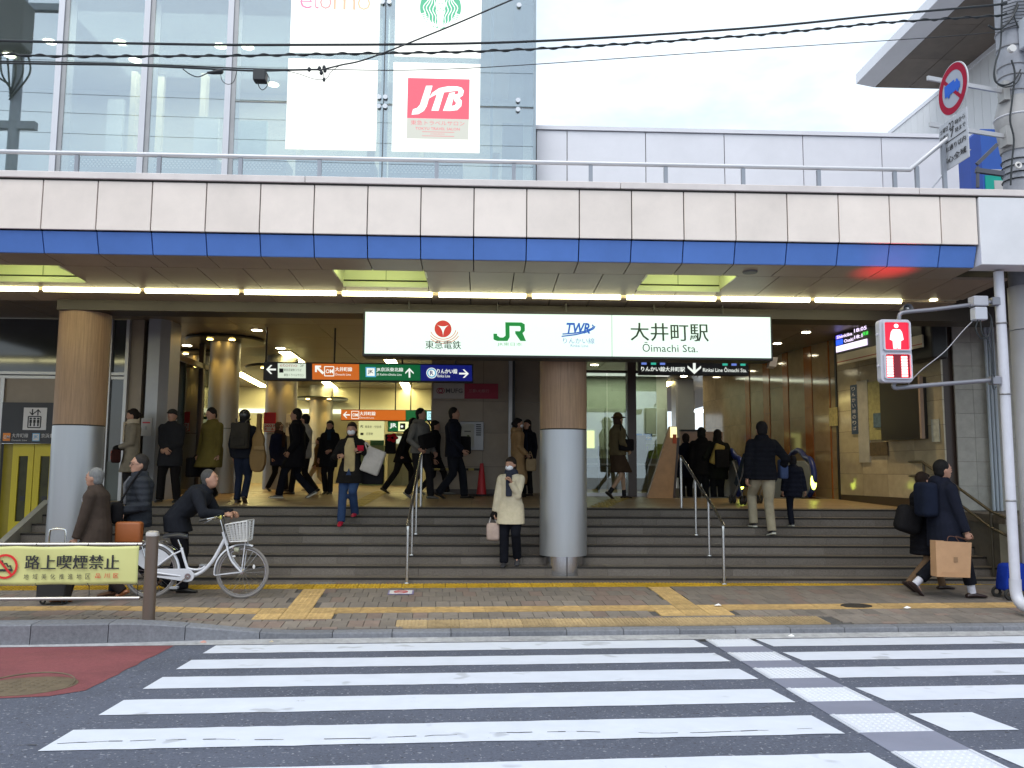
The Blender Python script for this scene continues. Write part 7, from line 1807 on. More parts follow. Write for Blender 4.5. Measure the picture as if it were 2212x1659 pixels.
    for j in range(n_):
        z = zh + (hz - zh) * j / (n_ - 1); f_ = 1 - j / (n_ - 1)
        if z > hz - .01: continue
        cs_ = []
        for i in (0, 1):
            if z > (kn[i].z - pos.z): q_ = (hz - z) / max(.01, hz - (kn[i].z - pos.z)); cs_.append(hips[i].lerp(kn[i], q_))
            else: q_ = ((kn[i].z - pos.z) - z) / max(.01, (kn[i].z - ank[i].z)); cs_.append(kn[i].lerp(ank[i], min(1, q_)))
        x = sum((c - pos).dot(F) for c in cs_) / 2; sp = abs((cs_[0] - cs_[1]).dot(F)) / 2
        rg.append((W_(x * .9, 0, z), F, Lf, max(.135 * pf, .128 + .1 * (k_ - 1)) * s + tp['flare'] * (hz - z) * .5 + sp * .9, max(.180 * pf, MINY) * s + tp['flare'] * (hz - z) * .5 + add * .3))
    for q_, rx, ry in ((.0, .130, .178), (.25, .124, .166), (.5, .128, .165), (.8, .140, .186), (.90, .118, .182), (.98, .092, .130), (1.05, .066, .074)):
        rg.append((pc + A * SL * q_ + B * .0, B if q_ > .2 else F, Lf, max(rx * pf, (.128 + .1 * (k_ - 1)) if q_ < .1 else 0) * s + add * .3, max(ry * (1 + (pf - 1) * .7) * (.93 if female else 1), MINY if q_ < .1 else 0) * s))
    cm_.add(*loft(rg))
    for i in (0, 1):
        w_end = wr[i] + (el[i] - wr[i]).normalized() * .005; k_ = pf * tp['sleeve']
        cm_.tube([sh[i], sh[i].lerp(el[i], .5), el[i], el[i].lerp(wr[i], .5), w_end], .06, 12, True, [.074 * s * k_, .068 * s * k_, .061 * s * k_, .055 * s * k_, .050 * s * k_]); cm_.ball(sh[i], .074 * s * k_, None, None, 12, 8); cm_.ball(el[i], .062 * s * k_, None, None, 12, 8)
    if tp['collar'] > 0:
        c = nb + A * .022 * s; cm_.ring(c, A, .062 * s, tp['collar'] * s, 20, 8)
        if tp.get('hood'): cm_.ball(nb - B * .085 * s - A * .01 * s, .07 * s, .12 * s, .085 * s, 12, 8, Matrix((B, Lf, A)).transposed())
    ms_ = cloth(tp['col'], tp['cloth'])
    later(cm_, tp['name'], ms_, t, voxel, 4)
    if inner:
        im = MB(); wd = inner.get('w', .095); rr_ = []; lo_ = inner.get('low', -.25); cq = lambda q_: .131 if q_ < .5 else (.131 + (.146 - .131) * (q_ - .5) / .3 if q_ < .8 else .146 - (q_ - .8) * .30)
        for j in range(9):
            q_ = lo_ + (1.0 - lo_) * j / 8; rx = max(cq(q_) * pf, .128 + .1 * (k_ - 1) if q_ < .1 else 0) + (tp['flare'] * -q_ * .25 if q_ < 0 else 0)
            rr_.append((pc + A * SL * q_ + B * rx * s, B, Lf, .022 * s, wd * (1 if q_ < .7 else 1 - (q_ - .7) * 1.6) * s))
        im.add(*loft(rr_)); later(im, inner.get('name', 'cardigan'), cloth(inner['col'], 'knit'), t, max(.010, voxel * .75), 3)
        if inner.get('vee'): MB().prism([pc + A * SL * inner['low'] + B * (.20 * s) + Lf * y for y in (-.055 * s, .055 * s)] + [pc - A * .0 + B * .178 * s], B * .004).build('gap', cloth(inner['vee']), t)
    # shoes
    for i in (0, 1):
        p_ = R(feet[i][2]); f = F * math.cos(p_) - U * math.sin(p_); u = F * math.sin(p_) + U * math.cos(p_); an = ank[i]
        MB().tube([an + (kn[i] - an).normalized() * .10 * s, an - u * .02 * s], .045 * s, 10).build('sock', cloth(sock or (.03, .03, .035)), t, smooth=True)
        so_ = MB(); base = an - u * .075 * s
        prof = [(-.075, .030, .045), (-.05, .036, .060), (.02, .040, .070), (.09, .044, .050), (.15, .042, .036), (.185, .022, .024)]
        vs, fs = [], []
        for x, w_, h_ in prof:
            for k in range(10):
                b_ = 2 * math.pi * k / 10; y, z = math.cos(b_) * w_, .5 * h_ + math.sin(b_) * .5 * h_
                vs.append(base + f * x * s + Lf * y * s + u * max(.0, z) * s)
        for q_ in range(len(prof) - 1):
            for k in range(10): fs.append((q_ * 10 + k, q_ * 10 + (k + 1) % 10, (q_ + 1) * 10 + (k + 1) % 10, (q_ + 1) * 10 + k))
        fs += [tuple(range(9, -1, -1)), tuple((len(prof) - 1) * 10 + k for k in range(10))]
        so_.add(vs, fs); sh_ = so_.build('shoe', mat('shoe_%02x%02x%02x' % tuple(int(c * 255) for c in shoes), shoes, .45, var=.08), t, smooth=True)
        if lg.get('sole'): so2 = MB(); so2.prism([base + f * x * s + Lf * y * s for x, y in ((-.082, -.03), (-.04, -.04), (.1, -.046), (.17, -.035), (.19, 0), (.17, .035), (.1, .046), (-.04, .04), (-.082, .03))], u * .022 * s); so2.build('sole', mat('sole_pale', (.6, .58, .5), .7), sh_)
    # hair
    st_, hcol = hair; hm = MB(); hmat = mat('hair_%02x%02x%02x' % tuple(int(c * 255) for c in hcol), hcol, .7, var=.25, vs=30, bump=.5, bs=80, rnd=0, stretch=(1, 1, .25), spec=.15)
    if st_ != 'none':
        hm.ball(hd(-.020, 0, .030), .098 * s, .088 * s, .104 * s, 16, 12, rot); hm.ball(hd(-.035, 0, -.02), .070 * s, .080 * s, .085 * s, 14, 10, rot)
        if st_ in ('bob', 'long', 'curly', 'hood'): hm.ball(hd(-.022, 0, -.035), .085 * s, .092 * s, .105 * s, 14, 10, rot)
        if st_ == 'long': hm.ball(hd(-.045, 0, -.16), .06 * s, .088 * s, .15 * s, 14, 10, rot); [hm.ball(hd(.01, sg * .068, -.13), .035 * s, .026 * s, .13 * s, 10, 8, rot) for sg in (-1, 1)]
        if st_ == 'bun': hm.ball(hd(-.11, 0, .0), .045 * s, .05 * s, .05 * s, 12, 8, rot)
        if st_ in ('bob', 'bun', 'long', 'fringe'): hm.ball(hd(.040, 0, .068), .048 * s, .066 * s, .036 * s, 12, 8, rot)
        if st_ == 'curly':
            rr_ = random.Random(4)
            for i in range(24):
                b_ = rr_.uniform(0, 6.28); c_ = rr_.uniform(-.4, 1.2); hm.ball(hd(-.02 + .085 * math.cos(b_) * math.cos(c_), .082 * math.sin(b_) * math.cos(c_), .02 + .10 * math.sin(c_)), .03 * s, None, None, 8, 6)
        later(hm, 'hair', hmat, t, max(.010, voxel * .75), 2)
    if mask: MB().ball(hd(.046, 0, -.040), .060 * s, .066 * s, .052 * s, 14, 10, rot).build('face_mask', M_MASK, t, smooth=True)
    if glasses:
        g = MB()
        for sg in (-1, 1): g.ring(hd(.094, sg * .031, .006), HF, .022 * s, .0025 * s, 14, 4); g.cyl(hd(.09, sg * .052, .008), hd(-.0, sg * .079, .006), .0025 * s, None, 4)
        g.cyl(hd(.096, -.01, .008), hd(.096, .01, .008), .0025 * s, None, 4); g.build('glasses', M_BLACK, t)
    if scarf:
        sc = MB(); sc.ring(nb + A * .035 * s, A, .068 * s, .042 * s, 18, 8); sc.ring(nb + A * .005 * s, (A + F * .2), .082 * s, .038 * s, 18, 8)
        x, l_ = scarf.get('x', .03), scarf.get('len', .35)
        sc.obox(nb + B * .135 * s + Lf * (x - .05) * s - A * l_ * s, Lf * .10 * s, B * .035 * s, A * (l_ + .02) * s); later(sc, 'scarf', cloth(scarf['col'], 'knit'), t, max(.011, voxel * .8), 2)
    if hat:
        hm_ = MB(); hcl = cloth(hat[1])
        if hat[0] == 'cap': hm_.ball(hd(-.008, 0, .055), .103 * s, .088 * s, .075 * s, 16, 10, rot); hm_.ball(hd(.085, 0, .05), .055 * s, .07 * s, .016 * s, 12, 6, rot)
        if hat[0] == 'brim': hm_.ball(hd(-.01, 0, .07), .10 * s, .085 * s, .085 * s, 16, 10, rot); hm_.ball(hd(0, 0, .05), .155 * s, .14 * s, .022 * s, 18, 6, rot)
        if hat[0] == 'helmet': hm_.ball(hd(-.012, 0, .04), .118 * s, .102 * s, .112 * s, 18, 12, rot)
        hm_.build('hat', hcl if hat[0] != 'helmet' else mat('helmet_black', (.022, .022, .024), .22, spec=.7), t, smooth=True)
    return dict(t=t, W=W_, F=F, L=Lf, s=s, wr=wr, nb=nb, A=A, B=B, pc=pc, sh=sh, el=el, hd=hd, hc=hc)
def standing(px, Y, head, z=None):
    """place on the floor below a sight line; the height follows from where the head shows"""
    z = zfloor(Y) if z is None else z
    p = V(0, Y, z)
    for i in range(3):
        py = proj(V(p.x, Y, z))[1]; p.x = atY(px, py, Y).x
    return p, atY(px, head, Y).z - z
def bag(name, label, c, F, L, size, col, kind='plain', cat='bag', bevel=.03, tilt=0.0, m=None):
    sx, sy, sz = size; U = V(0, 0, 1); F2 = (F * math.cos(tilt) + U * math.sin(tilt)); U2 = (U * math.cos(tilt) - F * math.sin(tilt)); c = Vector(c)
    t = thing(name, label, cat, c); mb = MB(); mb.obox(c - F2 * sx / 2 - L * sy / 2 - U2 * sz / 2, F2 * sx, L * sy, U2 * sz)
    mb.build('bag_body', m or cloth(col, kind), t, smooth=True, bevel=min(bevel, sx * .42, sy * .42, sz * .42), seg=3)
    return t
def strap(t, pts, r, col): MB().tube(smooth_path(pts, 5), r, 6).build('strap', cloth(col), t, smooth=True)
WALK = lambda a, b=None: ((a, 0, 0), (-(b or a), 0, 28))
BLK = (.017, .016, .018); NVY = (.016, .019, .034)
# -- on the concourse
p, H = standing(279, 14.35, 885); w1 = person('woman in a grey coat and cream scarf waiting by the metal clad pillar', p, 205, H, hands=((.22, .05, 1.0), (.2, -.10, .98)), hair=('bun', (.02, .014, .012)), top=dict(col=(.25, .215, .165), hem=.55, flare=.12), scarf=dict(col=(.52, .44, .34), x=.0, len=.36), female=True, legs=dict(col=(.03, .028, .03)), voxel=.016, glove=((.015, .013, .013), (.015, .013, .013)), head=(-5, 5))
bag('handbag', 'black handbag with red flowers held by the woman in the grey coat', w1['W'](.24, .0, .84 * w1['s']), w1['F'], w1['L'], (.14, .36, .22), (.06, .02, .018), m=None)
hb_ = bpy.data.objects['handbag']; mb = MB(); rr = random.Random(2)
for i in range(9): c = w1['W'](.24 + .074, rr.uniform(-.15, .15), .84 * w1['s'] + rr.uniform(-.08, .08)); mb.disc(c, w1['F'], rr.uniform(.015, .035), .004, 9)
mb.build('flower_print', mat('flower_red', (.5, .09, .05), .7), hb_, kind='stuff')
p, H = standing(364, 14.5, 886); w2 = person('man in a flat cap and dark jacket standing with clasped hands', p, 268, H, feet=((.0, 0, 0), (.03, 0, 0)), gap=.15, hands=((.20, .02, .98), (.21, -.02, .96)), hat=('cap', (.05, .048, .044)), hair=('short', (.03, .028, .026)), top=dict(col=(.028, .028, .034), hem=.66, puff=1.13), legs=dict(col=(.014, .013, .014), r=1.15), voxel=.016)
p, H = standing(452, 14.9, 880); w3 = person('man in an olive coat looking down as he walks', p, 240, H, feet=WALK(.16), hands=((.06, .24, .74), (.10, -.22, .78)), head=(0, 22), top=dict(col=(.135, .105, .028), hem=.60, flare=.16, puff=1.08), legs=dict(col=(.012, .011, .013), r=1.35), voxel=.016)
tb_ = bag('tote_bag', 'black bag in the hand of the man in the olive coat', w3['W'](.12, -.25, .58), w3['F'], w3['L'], (.34, .12, .34), BLK)
strap(tb_, [w3['W'](.02, -.25, .74), w3['W'](.09, -.25, .80), w3['W'](.18, -.25, .74)], .01, BLK)
p, H = standing(521, 14.45, 889); w4 = person('walker in a dark hood with a grey backpack seen from behind', p, 88, H, feet=((.02, 0, 0), (-.1, .0, 30)), hat=('helmet', BLK), hair=('long', (.012, .011, .011)), top=dict(col=(.02, .022, .032), hem=.82, hood=True), legs=dict(col=(.022, .030, .06)), shoes=(.035, .022, .016), voxel=.016, hands=((.1, .22, .85), (.08, -.26, .9)))
bp_ = bag('backpack', 'grey brown backpack on the hooded walker', w4['W'](-.20, 0, 1.13), w4['F'], w4['L'], (.14, .30, .44), (.055, .048, .04))
MB().obox(w4['W'](-.285, -.11, .95), w4['L'] * .22, w4['F'] * .03, V(0, 0, .16)).build('pocket', cloth((.05, .044, .038)), bp_, smooth=True, bevel=.012)
for sg in (-1, 1): strap(bp_, [w4['W'](-.20, sg * .06, 1.31), w4['W'](-.15, sg * .09, 1.39), w4['W'](-.06, sg * .12, 1.42)], .013, (.10, .09, .075))
gc = thing('guitar_case', 'tan guitar case hanging beside the hooded walker', 'guitar case', (0, 0, 0)); c = atY(556, 1010, 14.35); gc.location = c; ORG[gc.name] = c.copy()
zt_, zb_ = atY(556, 893, 14.35).z, atY(556, 1020, 14.35).z; hh = zt_ - zb_
prof = [(0, .30), (.04, .60), (.14, .80), (.28, .84), (.40, .66), (.48, .60), (.56, .64), (.62, .52), (.68, .30), (.74, .22), (.92, .21), (.97, .24), (1.0, .20)]
hw = .165; pts = [V(c.x + hw * w_ / .84 * .8 * (-1), 14.30, zb_ + hh * q_) for q_, w_ in prof] + [V(c.x + hw * w_ / .84 * .8, 14.30, zb_ + hh * q_) for q_, w_ in reversed(prof)]
MB().prism(pts, V(0, .13, 0)).build('case_shell', mat('case_tan', (.20, .115, .035), .7, var=.15, bump=.3), gc, smooth=True, bevel=.02, seg=2); MB().box((c.x - .05, 14.26, zb_ + hh * .38), (c.x + .12, 14.30, zb_ + hh * .44)).build('strap_band', mat('case_tan_light', (.26, .16, .06), .7), gc)
p, H = standing(598, 17.6, 921); person('older woman with curly hair in a blue coat and brown scarf', p, 320, max(1.45, H), feet=WALK(.2), hair=('curly', (.10, .06, .035)), top=dict(col=(.015, .02, .06), hem=.62), legs=dict(col=BLK), scarf=dict(col=(.06, .035, .03)), female=True, glasses=True, voxel=.02, head=(10, 0))
p, H = standing(655, 16.7, 905); person('person in a pale grey coat hidden behind the tall man', p, 170, max(1.6, H), feet=WALK(.22), top=dict(col=(.42, .40, .37), hem=.75), legs=dict(col=BLK), voxel=.022)
p, H = standing(640, 15.7, 878); person('tall man in a long black coat striding with white soled shoes', p, 182, H, lean=4, feet=WALK(.30, .26), hands=((.12, .22, .84), (-.05, -.24, .84)), top=dict(col=(.011, .011, .015), hem=.55, puff=1.08, flare=.06), legs=dict(col=(.013, .015, .024), r=1.1, sole=True), shoes=(.10, .10, .11), voxel=.016)
p, H = standing(709, 16.8, 909); person('woman with long black hair and a blue scarf in black', p, 262, H, feet=((.12, 0, 0), (-.05, 0, 10)), hair=('long', (.011, .010, .010)), top=dict(col=(.013, .013, .016), hem=.62), scarf=dict(col=(.012, .028, .048), len=.2), legs=dict(col=BLK), female=True, voxel=.018, head=(0, 0), hands=((.2, .1, 1.0), (.05, -.24, .8)))
p, H = standing(686, 18.6, 944); person('child in a brown coat and beige trousers walking in the crowd', p, 178, max(1.2, H), feet=WALK(.22), hair=('short', (.03, .02, .015)), top=dict(col=(.10, .055, .02), hem=.72), legs=dict(col=(.40, .31, .17)), shoes=(.35, .30, .2), voxel=.02)
p = V(0, 13.32, stepZ(1)); p.x = atY(757, 1105, 13.32).x; w8 = person('masked woman in an open dark coat, cream cardigan and jeans coming down the stairs', p + V(0, -.06, 0), 268, 1.60, feet=((.02, 0, 0), (.26, -.1213, 12)), hands=((.20, .20, 1.08), (.19, -.17, 1.0)), hair=('bob', (.022, .013, .010)), mask=True, top=dict(col=(.02, .018, .018), hem=.55, flare=.18, puff=1.05), inner=dict(col=(.50, .39, .20), low=-.30, vee=(.03, .05, .11)), legs=dict(col=(.035, .065, .15), r=1.05, end=.03), shoes=(.45, .015, .04), sock=(.62, .58, .58), female=True, voxel=.014)
tb_ = bag('white_tote', 'white cloth tote on the arm of the woman in jeans', w8['W'](.10, .36, .86), w8['L'], w8['F'], (.30, .11, .40), (.50, .46, .42), tilt=-.35); strap(tb_, [w8['W'](.1, .26, 1.04), w8['W'](.13, .24, 1.15), w8['W'](.12, .34, 1.06)], .012, (.5, .46, .42))
bag('black_bag', 'large black bag hanging below the white tote', w8['W'](-.02, .34, .66), w8['L'], w8['F'], (.34, .14, .32), BLK)
o = bag('red_wallet', 'red wallet in the raised hand of the woman in jeans', w8['wr'][0] + w8['F'] * .08 + V(0, 0, .04), w8['L'], w8['F'], (.10, .02, .085), (.42, .012, .035), cat='wallet', bevel=.004)
p, H = standing(867, 17.2, 932); w9 = person('stooping person in black carrying a black backpack with a red bow', p, 5, 1.6, lean=22, feet=WALK(.2, .34), hair=('bob', (.011, .010, .010)), top=dict(col=(.012, .012, .018), hem=.66), legs=dict(col=BLK), female=True, voxel=.02, head=(0, 15))
bk_ = bag('backpack', 'black backpack with a red bow on the stooping person', w9['W'](-.24, 0, 1.0), w9['F'], w9['L'], (.22, .30, .40), BLK); mb = MB()
for q_ in range(5): mb.ball(w9['W'](-.2 + .07 * math.cos(q_ * 1.26), -.19, 1.12 + .06 * math.sin(q_ * 1.26)), .05, .03, .035, 8, 6)
mb.build('red_bow', cloth((.45, .012, .02)), bk_, smooth=True)
p, H = standing(937, 16.9, 905); person('young person in dark clothes walking behind the grey hoodie', p, 355, H, feet=WALK(.26), hair=('fringe', (.016, .012, .011)), top=dict(col=(.014, .014, .017), hem=.78), legs=dict(col=BLK), shoes=(.18, .18, .17), voxel=.018)
p, H = standing(905, 15.7, 881); w10 = person('man in a grey hoodie with a black shoulder bag', p, 325, H, feet=WALK(.20), hands=((.16, .24, .86), (.18, -.24, .92)), hair=('short', (.012, .011, .011)), top=dict(col=(.165, .16, .15), hem=.84, puff=1.06, hood=True, cloth='plain', name='hoodie'), legs=dict(col=(.02, .019, .022), r=1.1), shoes=(.12, .12, .12), voxel=.015, head=(15, 0))
sb_ = bag('shoulder_bag', 'black messenger bag slung across the grey hoodie', w10['W'](.22, -.06, 1.06), w10['L'], w10['F'], (.40, .13, .27), BLK, tilt=.2); strap(sb_, [w10['W'](.22, .16, 1.12), w10['W'](.14, .15, 1.36), w10['W'](.02, .12, 1.50)], .012, BLK)
p, H = standing(977, 15.8, 879); w12 = person('man in a navy coat walking to the right past the cone', p, 358, H, feet=WALK(.22, .24), hands=((.10, .22, .86), (.20, -.22, .88)), hair=('short', (.016, .013, .012)), top=dict(col=(.014, .016, .028), hem=.76, puff=1.12), legs=dict(col=(.016, .018, .026), r=1.15), voxel=.015, head=(-8, 0))
bag('shoulder_bag', 'black bag at the far hip of the man in navy', w12['W'](.20, .16, 1.0), w12['F'], w12['L'], (.26, .12, .34), BLK)
p, H = standing(1139, 16.65, 908); person('woman in black with a fringe facing the woman in the beige coat', p, 235, H, hair=('long', (.018, .012, .010)), top=dict(col=(.012, .013, .020), hem=.55, flare=.1), inner=dict(col=(.02, .028, .05), low=.0, name='jumper'), legs=dict(col=BLK), female=True, voxel=.018)
p, H = standing(1117, 16.25, 905); w13 = person('masked woman in a long beige hooded coat beside the round column', p, 5, H, hair=('bun', (.014, .011, .010)), mask=True, hands=((.12, .16, .92), (.18, -.2, .92)), top=dict(col=(.33, .21, .105), hem=.28, flare=.12, puff=1.08, hood=True), legs=dict(col=BLK), female=True, voxel=.016)
hb_ = bag('handbag', 'small beige handbag hanging from the hand of the woman in the beige coat', w13['W'](.24, -.2, .62), w13['F'], w13['L'], (.20, .09, .24), (.30, .22, .13)); strap(hb_, [w13['W'](.17, -.2, .72), w13['W'](.22, -.2, .88), w13['W'](.28, -.2, .72)], .01, (.25, .18, .1))
p, H = standing(1335, 15.9, 893); w15 = person('woman in a brown brimmed hat and tweed skirt walking past the glass', p, 25, H, feet=((.20, 0, 0), (-.24, 0, 38)), hair=('bob', (.05, .03, .02)), hat=('brim', (.13, .08, .035)), top=dict(col=(.13, .105, .055), hem=.86, puff=1.1), legs=dict(col=(.085, .055, .035), kind='skirt', hem=.52), shoes=(.018, .014, .013), female=True, voxel=.016, hands=((.22, .1, 1.12), (.1, -.22, .95)), skin=mat('skin_tan', (.40, .26, .17), .6, rnd=.05))
sb_ = bag('shoulder_bag', 'black shoulder bag of the woman in the brown hat', w15['W'](.03, -.24, 1.02), w15['F'], w15['L'], (.30, .12, .22), BLK); strap(sb_, [w15['W'](-.08, -.24, 1.1), w15['W'](-.03, -.15, 1.42), w15['W'](.1, -.24, 1.1)], .011, BLK)
# -- at the escalators
def esc(label, px, Y, head, H, **k):
    p = V(0, Y, 0); p.z = atY(px, head, Y).z - H; p.x = atY(px, 1060, Y).x
    return person(label, p, 90, H, voxel=.018, **k)
esc('person with a navy jacket riding down the escalator on the left', 1483, 17.3, 938, 1.55, hair=('short', (.03, .022, .02)), top=dict(col=(.017, .02, .042), hem=.7))
e2 = esc('person in a black hooded jacket riding down the escalator', 1517, 16.95, 925, 1.66, hair=('bob', (.013, .014, .014)), top=dict(col=(.016, .017, .016), hem=.72, hood=True, puff=1.1))
e3 = esc('long haired person with a black backpack leaning on the escalator', 1552, 16.9, 929, 1.64, hair=('long', (.016, .014, .012)), top=dict(col=(.018, .02, .017), hem=.66, puff=1.12), feet=((.0, 0, 0), (.1, 0, 0)), hands=((.1, .25, .95), (.05, -.24, .86)))
tb_ = bag('yellow_bag', 'pale yellow shopping bag carried between the pair on the escalator', e2['W'](-.2, -.26, 1.12), e2['L'], e2['F'], (.20, .12, .42), (.42, .31, .09), tilt=.35)
bag('backpack', 'dark backpack on the long haired person on the escalator', e3['W'](-.2, -.02, 1.05), e3['F'], e3['L'], (.15, .28, .38), (.016, .018, .016))
# -- climbing the stairs
p = V(0, 12.80, stepZ(3)); p.x = atY(1652, 1140, 12.8).x; w19 = person('man in a dark padded jacket and beige trousers climbing the stairs', p, 92, 1.72, lean=3, feet=((.24, .1213, 0), (-.06, .0, 12)), hands=((.02, .25, .86), (.10, -.32, .98)), hair=('short', (.013, .011, .012)), top=dict(col=(.014, .015, .022), hem=.84, puff=1.16, cloth='puffer', collar=.045), legs=dict(col=(.40, .345, .245), r=1.05, sole=True), shoes=(.022, .02, .022), voxel=.014)
bag('denim_bundle', 'folded blue denim bundle under the arm of the man in beige trousers', w19['W'](.05, -.33, 1.02), w19['F'], w19['L'], (.16, .13, .30), (.055, .08, .17))
p = V(0, 13.12, stepZ(2)); p.x = atY(1716, 1125, 13.12).x; person('small child in dark clothes climbing beside the man', p, 95, 1.10, feet=((-.02, 0, 5), (.26, .1213, 0)), hair=('bob', (.013, .011, .012)), top=dict(col=(.016, .018, .032), hem=.70, puff=1.25, cloth='puffer'), legs=dict(col=(.014, .016, .028), sole=True, r=1.1), shoes=(.05, .05, .06), voxel=.014, hands=((.05, .26, .8), (.02, -.34, .72)))
# push chair beyond the man
zf_ = zfloor(14.6); X = atY(1622, 1050, 14.6).x
sc_ = thing('pushchair', 'small dark pushchair on the landing beyond the man in beige trousers', 'pushchair', (X, 14.6, zf_))
for dx, dy in ((-.22, -.25), (.22, -.25), (-.24, .3), (.24, .3)):
    for k in (-.03, .03): MB().ring(V(X + dx + k, 14.6 + dy, zf_ + .085), (1, 0, 0), .065, .02, 16, 6).build('wheel', M_BLACK, sc_, smooth=True)
for sg in (-1, 1):
    MB().tube([V(X + sg * .22, 14.35, zf_ + .09), V(X + sg * .2, 14.75, zf_ + .55), V(X + sg * .2, 14.95, zf_ + .75)], .012, 6).build('frame_tube', M_STEELD, sc_); MB().tube([V(X + sg * .24, 14.9, zf_ + .09), V(X + sg * .2, 14.45, zf_ + .5), V(X + sg * .2, 14.2, zf_ + .95)], .012, 6).build('frame_tube', M_STEELD, sc_)
mb = MB(); mb.prism([V(X - .19, 14.35, zf_ + .45), V(X - .19, 14.85, zf_ + .30), V(X - .19, 15.0, zf_ + .36), V(X - .19, 14.42, zf_ + .9), V(X - .19, 14.34, zf_ + .88)], (.38, 0, 0)); mb.build('seat', cloth((.03, .05, .075)), sc_, bevel=.02)
MB().tube([V(X - .2, 14.2, zf_ + .95), V(X, 14.17, zf_ + .97), V(X + .2, 14.2, zf_ + .95)], .015, 8).build('handle', M_BLACK, sc_)
# -- on the stairs and pavement
p = V(0, 11.95, stepZ(6)); p.x = atY(1103, 1215, 11.95).x; w27 = person('masked woman in a cream knitted coat stepping down in front of the stairs', p, 262, atY(1103, 989.5, 11.95).z - stepZ(6), feet=((-.04, .03, 25), (.05, 0, 0)), gap=.10, hands=((.17, .02, 1.32), (.06, -.26, .80)), hair=('bob', (.022, .012, .012)), mask=True, head=(-22, 2), top=dict(col=(.56, .49, .36), hem=.66, flare=.12, puff=1.06, cloth='knit'), scarf=dict(col=(.045, .05, .075), x=-.02, len=.36), legs=dict(col=(.012, .013, .021), r=1.12), shoes=(.035, .034, .04), female=True, voxel=.012, glove=(None, (.012, .012, .014)), curl=.75)
hb_ = bag('handbag', 'pale pink handbag held low by the woman in cream', w27['wr'][1] + V(-.02, -.02, -.27), w27['L'], w27['F'], (.19, .10, .25), (.50, .38, .33), bevel=.045)
strap(hb_, [w27['wr'][1] + V(-.08, -.02, -.16), w27['wr'][1] + V(-.04, -.02, -.05), w27['wr'][1] + V(.04, -.02, -.16)], .01, (.45, .42, .42))
def pav(px, v, py=1270):
    P_ = onplane(px, py, V(*xy(0, v), 0), VDIR); u, vv = uv(P_); return SW(u, v, .002)
p = pav(2042, 10.30); Hm = onplane(2042, 988, p, VDIR).z - p.z; w23 = person('young man in a long navy hooded coat and white socks carrying a paper bag', p, 3, Hm, lean=2, feet=((-.34, .02, 42), (.30, 0, 0)), hands=((.05, .25, .85), (.17, -.25, .72)), hair=('short', (.010, .009, .010)), top=dict(col=(.017, .020, .036), hem=.60, puff=1.1, flare=.08, hood=True), legs=dict(col=(.014, .015, .021), r=1.15, end=.16), sock=(.62, .62, .70), shoes=(.03, .015, .014), voxel=.012, head=(-6, 0), curl=.9)
c = onplane(2060, 1209, p - VDIR * .27, VDIR); pb = thing('paper_bag', 'large brown paper carrier bag in the hand of the young man', 'paper bag', c)
TLb, TRb, BLb, BRb = (onplane(px, py, p - VDIR * .30, VDIR) for px, py in ((2021, 1168), (2099, 1172), (2024, 1246), (2096, 1248)))
dv = VDIR * .12
M_KRAFT = mat('kraft_paper', (.46, .27, .145), .75, var=.10, vs=5, bump=.5, bs=7)
MB().add([TLb, TRb, BRb, BLb, TLb + dv, TRb + dv, BRb + dv * 1.1, BLb + dv * 1.1], [(0, 1, 2, 3), (5, 4, 7, 6), (4, 0, 3, 7), (1, 5, 6, 2), (3, 2, 6, 7)]).build('paper', M_KRAFT, pb); n_ = (TRb - TLb).cross(TLb - BLb).normalized()
pn = Panel(BLb, BRb, TLb, .003); pn.rect(.52, .42, .64, .56, mat('kraft_print', (.25, .15, .08), .8), pb, 'print'); pn.poly([(.02, .0), (.18, .14), (.84, .14), (.98, 0)], mat('kraft_fold', (.40, .23, .12), .75), pb, 'fold', .001)
for dx in (.0,): cable(smooth_path([pn.p(.35, 1.0), pn.p(.45, 1.14), w23['wr'][1] + V(.02, 0, -.10), pn.p(.62, 1.14), pn.p(.70, 1.0)]), .005, 'handle', mat('handle_brown', (.12, .05, .03), .7), pb)
bk_ = bag('backpack', 'navy backpack on the young man with the paper bag', w23['W'](-.22, -.02, 1.18 * w23['s']), w23['F'], w23['L'], (.20, .30, .44), (.016, .022, .045), bevel=.06)
p = pav(2002, 10.72); Hm = onplane(2000, 1014, p, VDIR).z - p.z; w22 = person('shorter woman in a dark padded coat walking behind the young man', p, 6, Hm, feet=((.28, 0, 0), (-.30, .0, 35)), hair=('bob', (.020, .012, .010)), top=dict(col=(.013, .013, .018), hem=.50, puff=1.15, cloth='puffer'), legs=dict(col=(.16, .1, .06), r=.8), shoes=(.025, .014, .013), female=True, voxel=.014)
tb_ = bag('shoulder_bag', 'bulging black bag on the back of the shorter woman', w22['W'](-.30, -.12, 1.0 * w22['s']), w22['F'], w22['L'], (.34, .2, .36), BLK, bevel=.08, tilt=-.3)
p = pav(290, 10.85); Hm = onplane(287, 979, p, VDIR).z - p.z; w24 = person('man with glasses in a grey padded jacket passing behind the banner', p, 212, Hm, feet=WALK(.24), hands=((.20, .14, 1.0), (.10, -.28, .92)), hair=('short', (.028, .025, .024)), glasses=True, top=dict(col=(.045, .05, .062), hem=.80, puff=1.17, cloth='puffer', collar=.045), inner=dict(col=(.12, .12, .13), low=.3, name='shirt', w=.035), legs=dict(col=(.016, .017, .024), r=1.05), shoes=(.13, .055, .025), voxel=.012, head=(8, 0))
sb_ = bag('shoulder_bag', 'black shoulder bag at the front of the man with glasses', w24['W'](.27, .08, .98 * w24['s']), w24['L'], w24['F'], (.32, .14, .26), BLK, bevel=.05); strap(sb_, [w24['W'](.26, .2, 1.08), w24['W'](.12, .18, 1.36), w24['W'](.0, .12, 1.52)], .013, BLK)
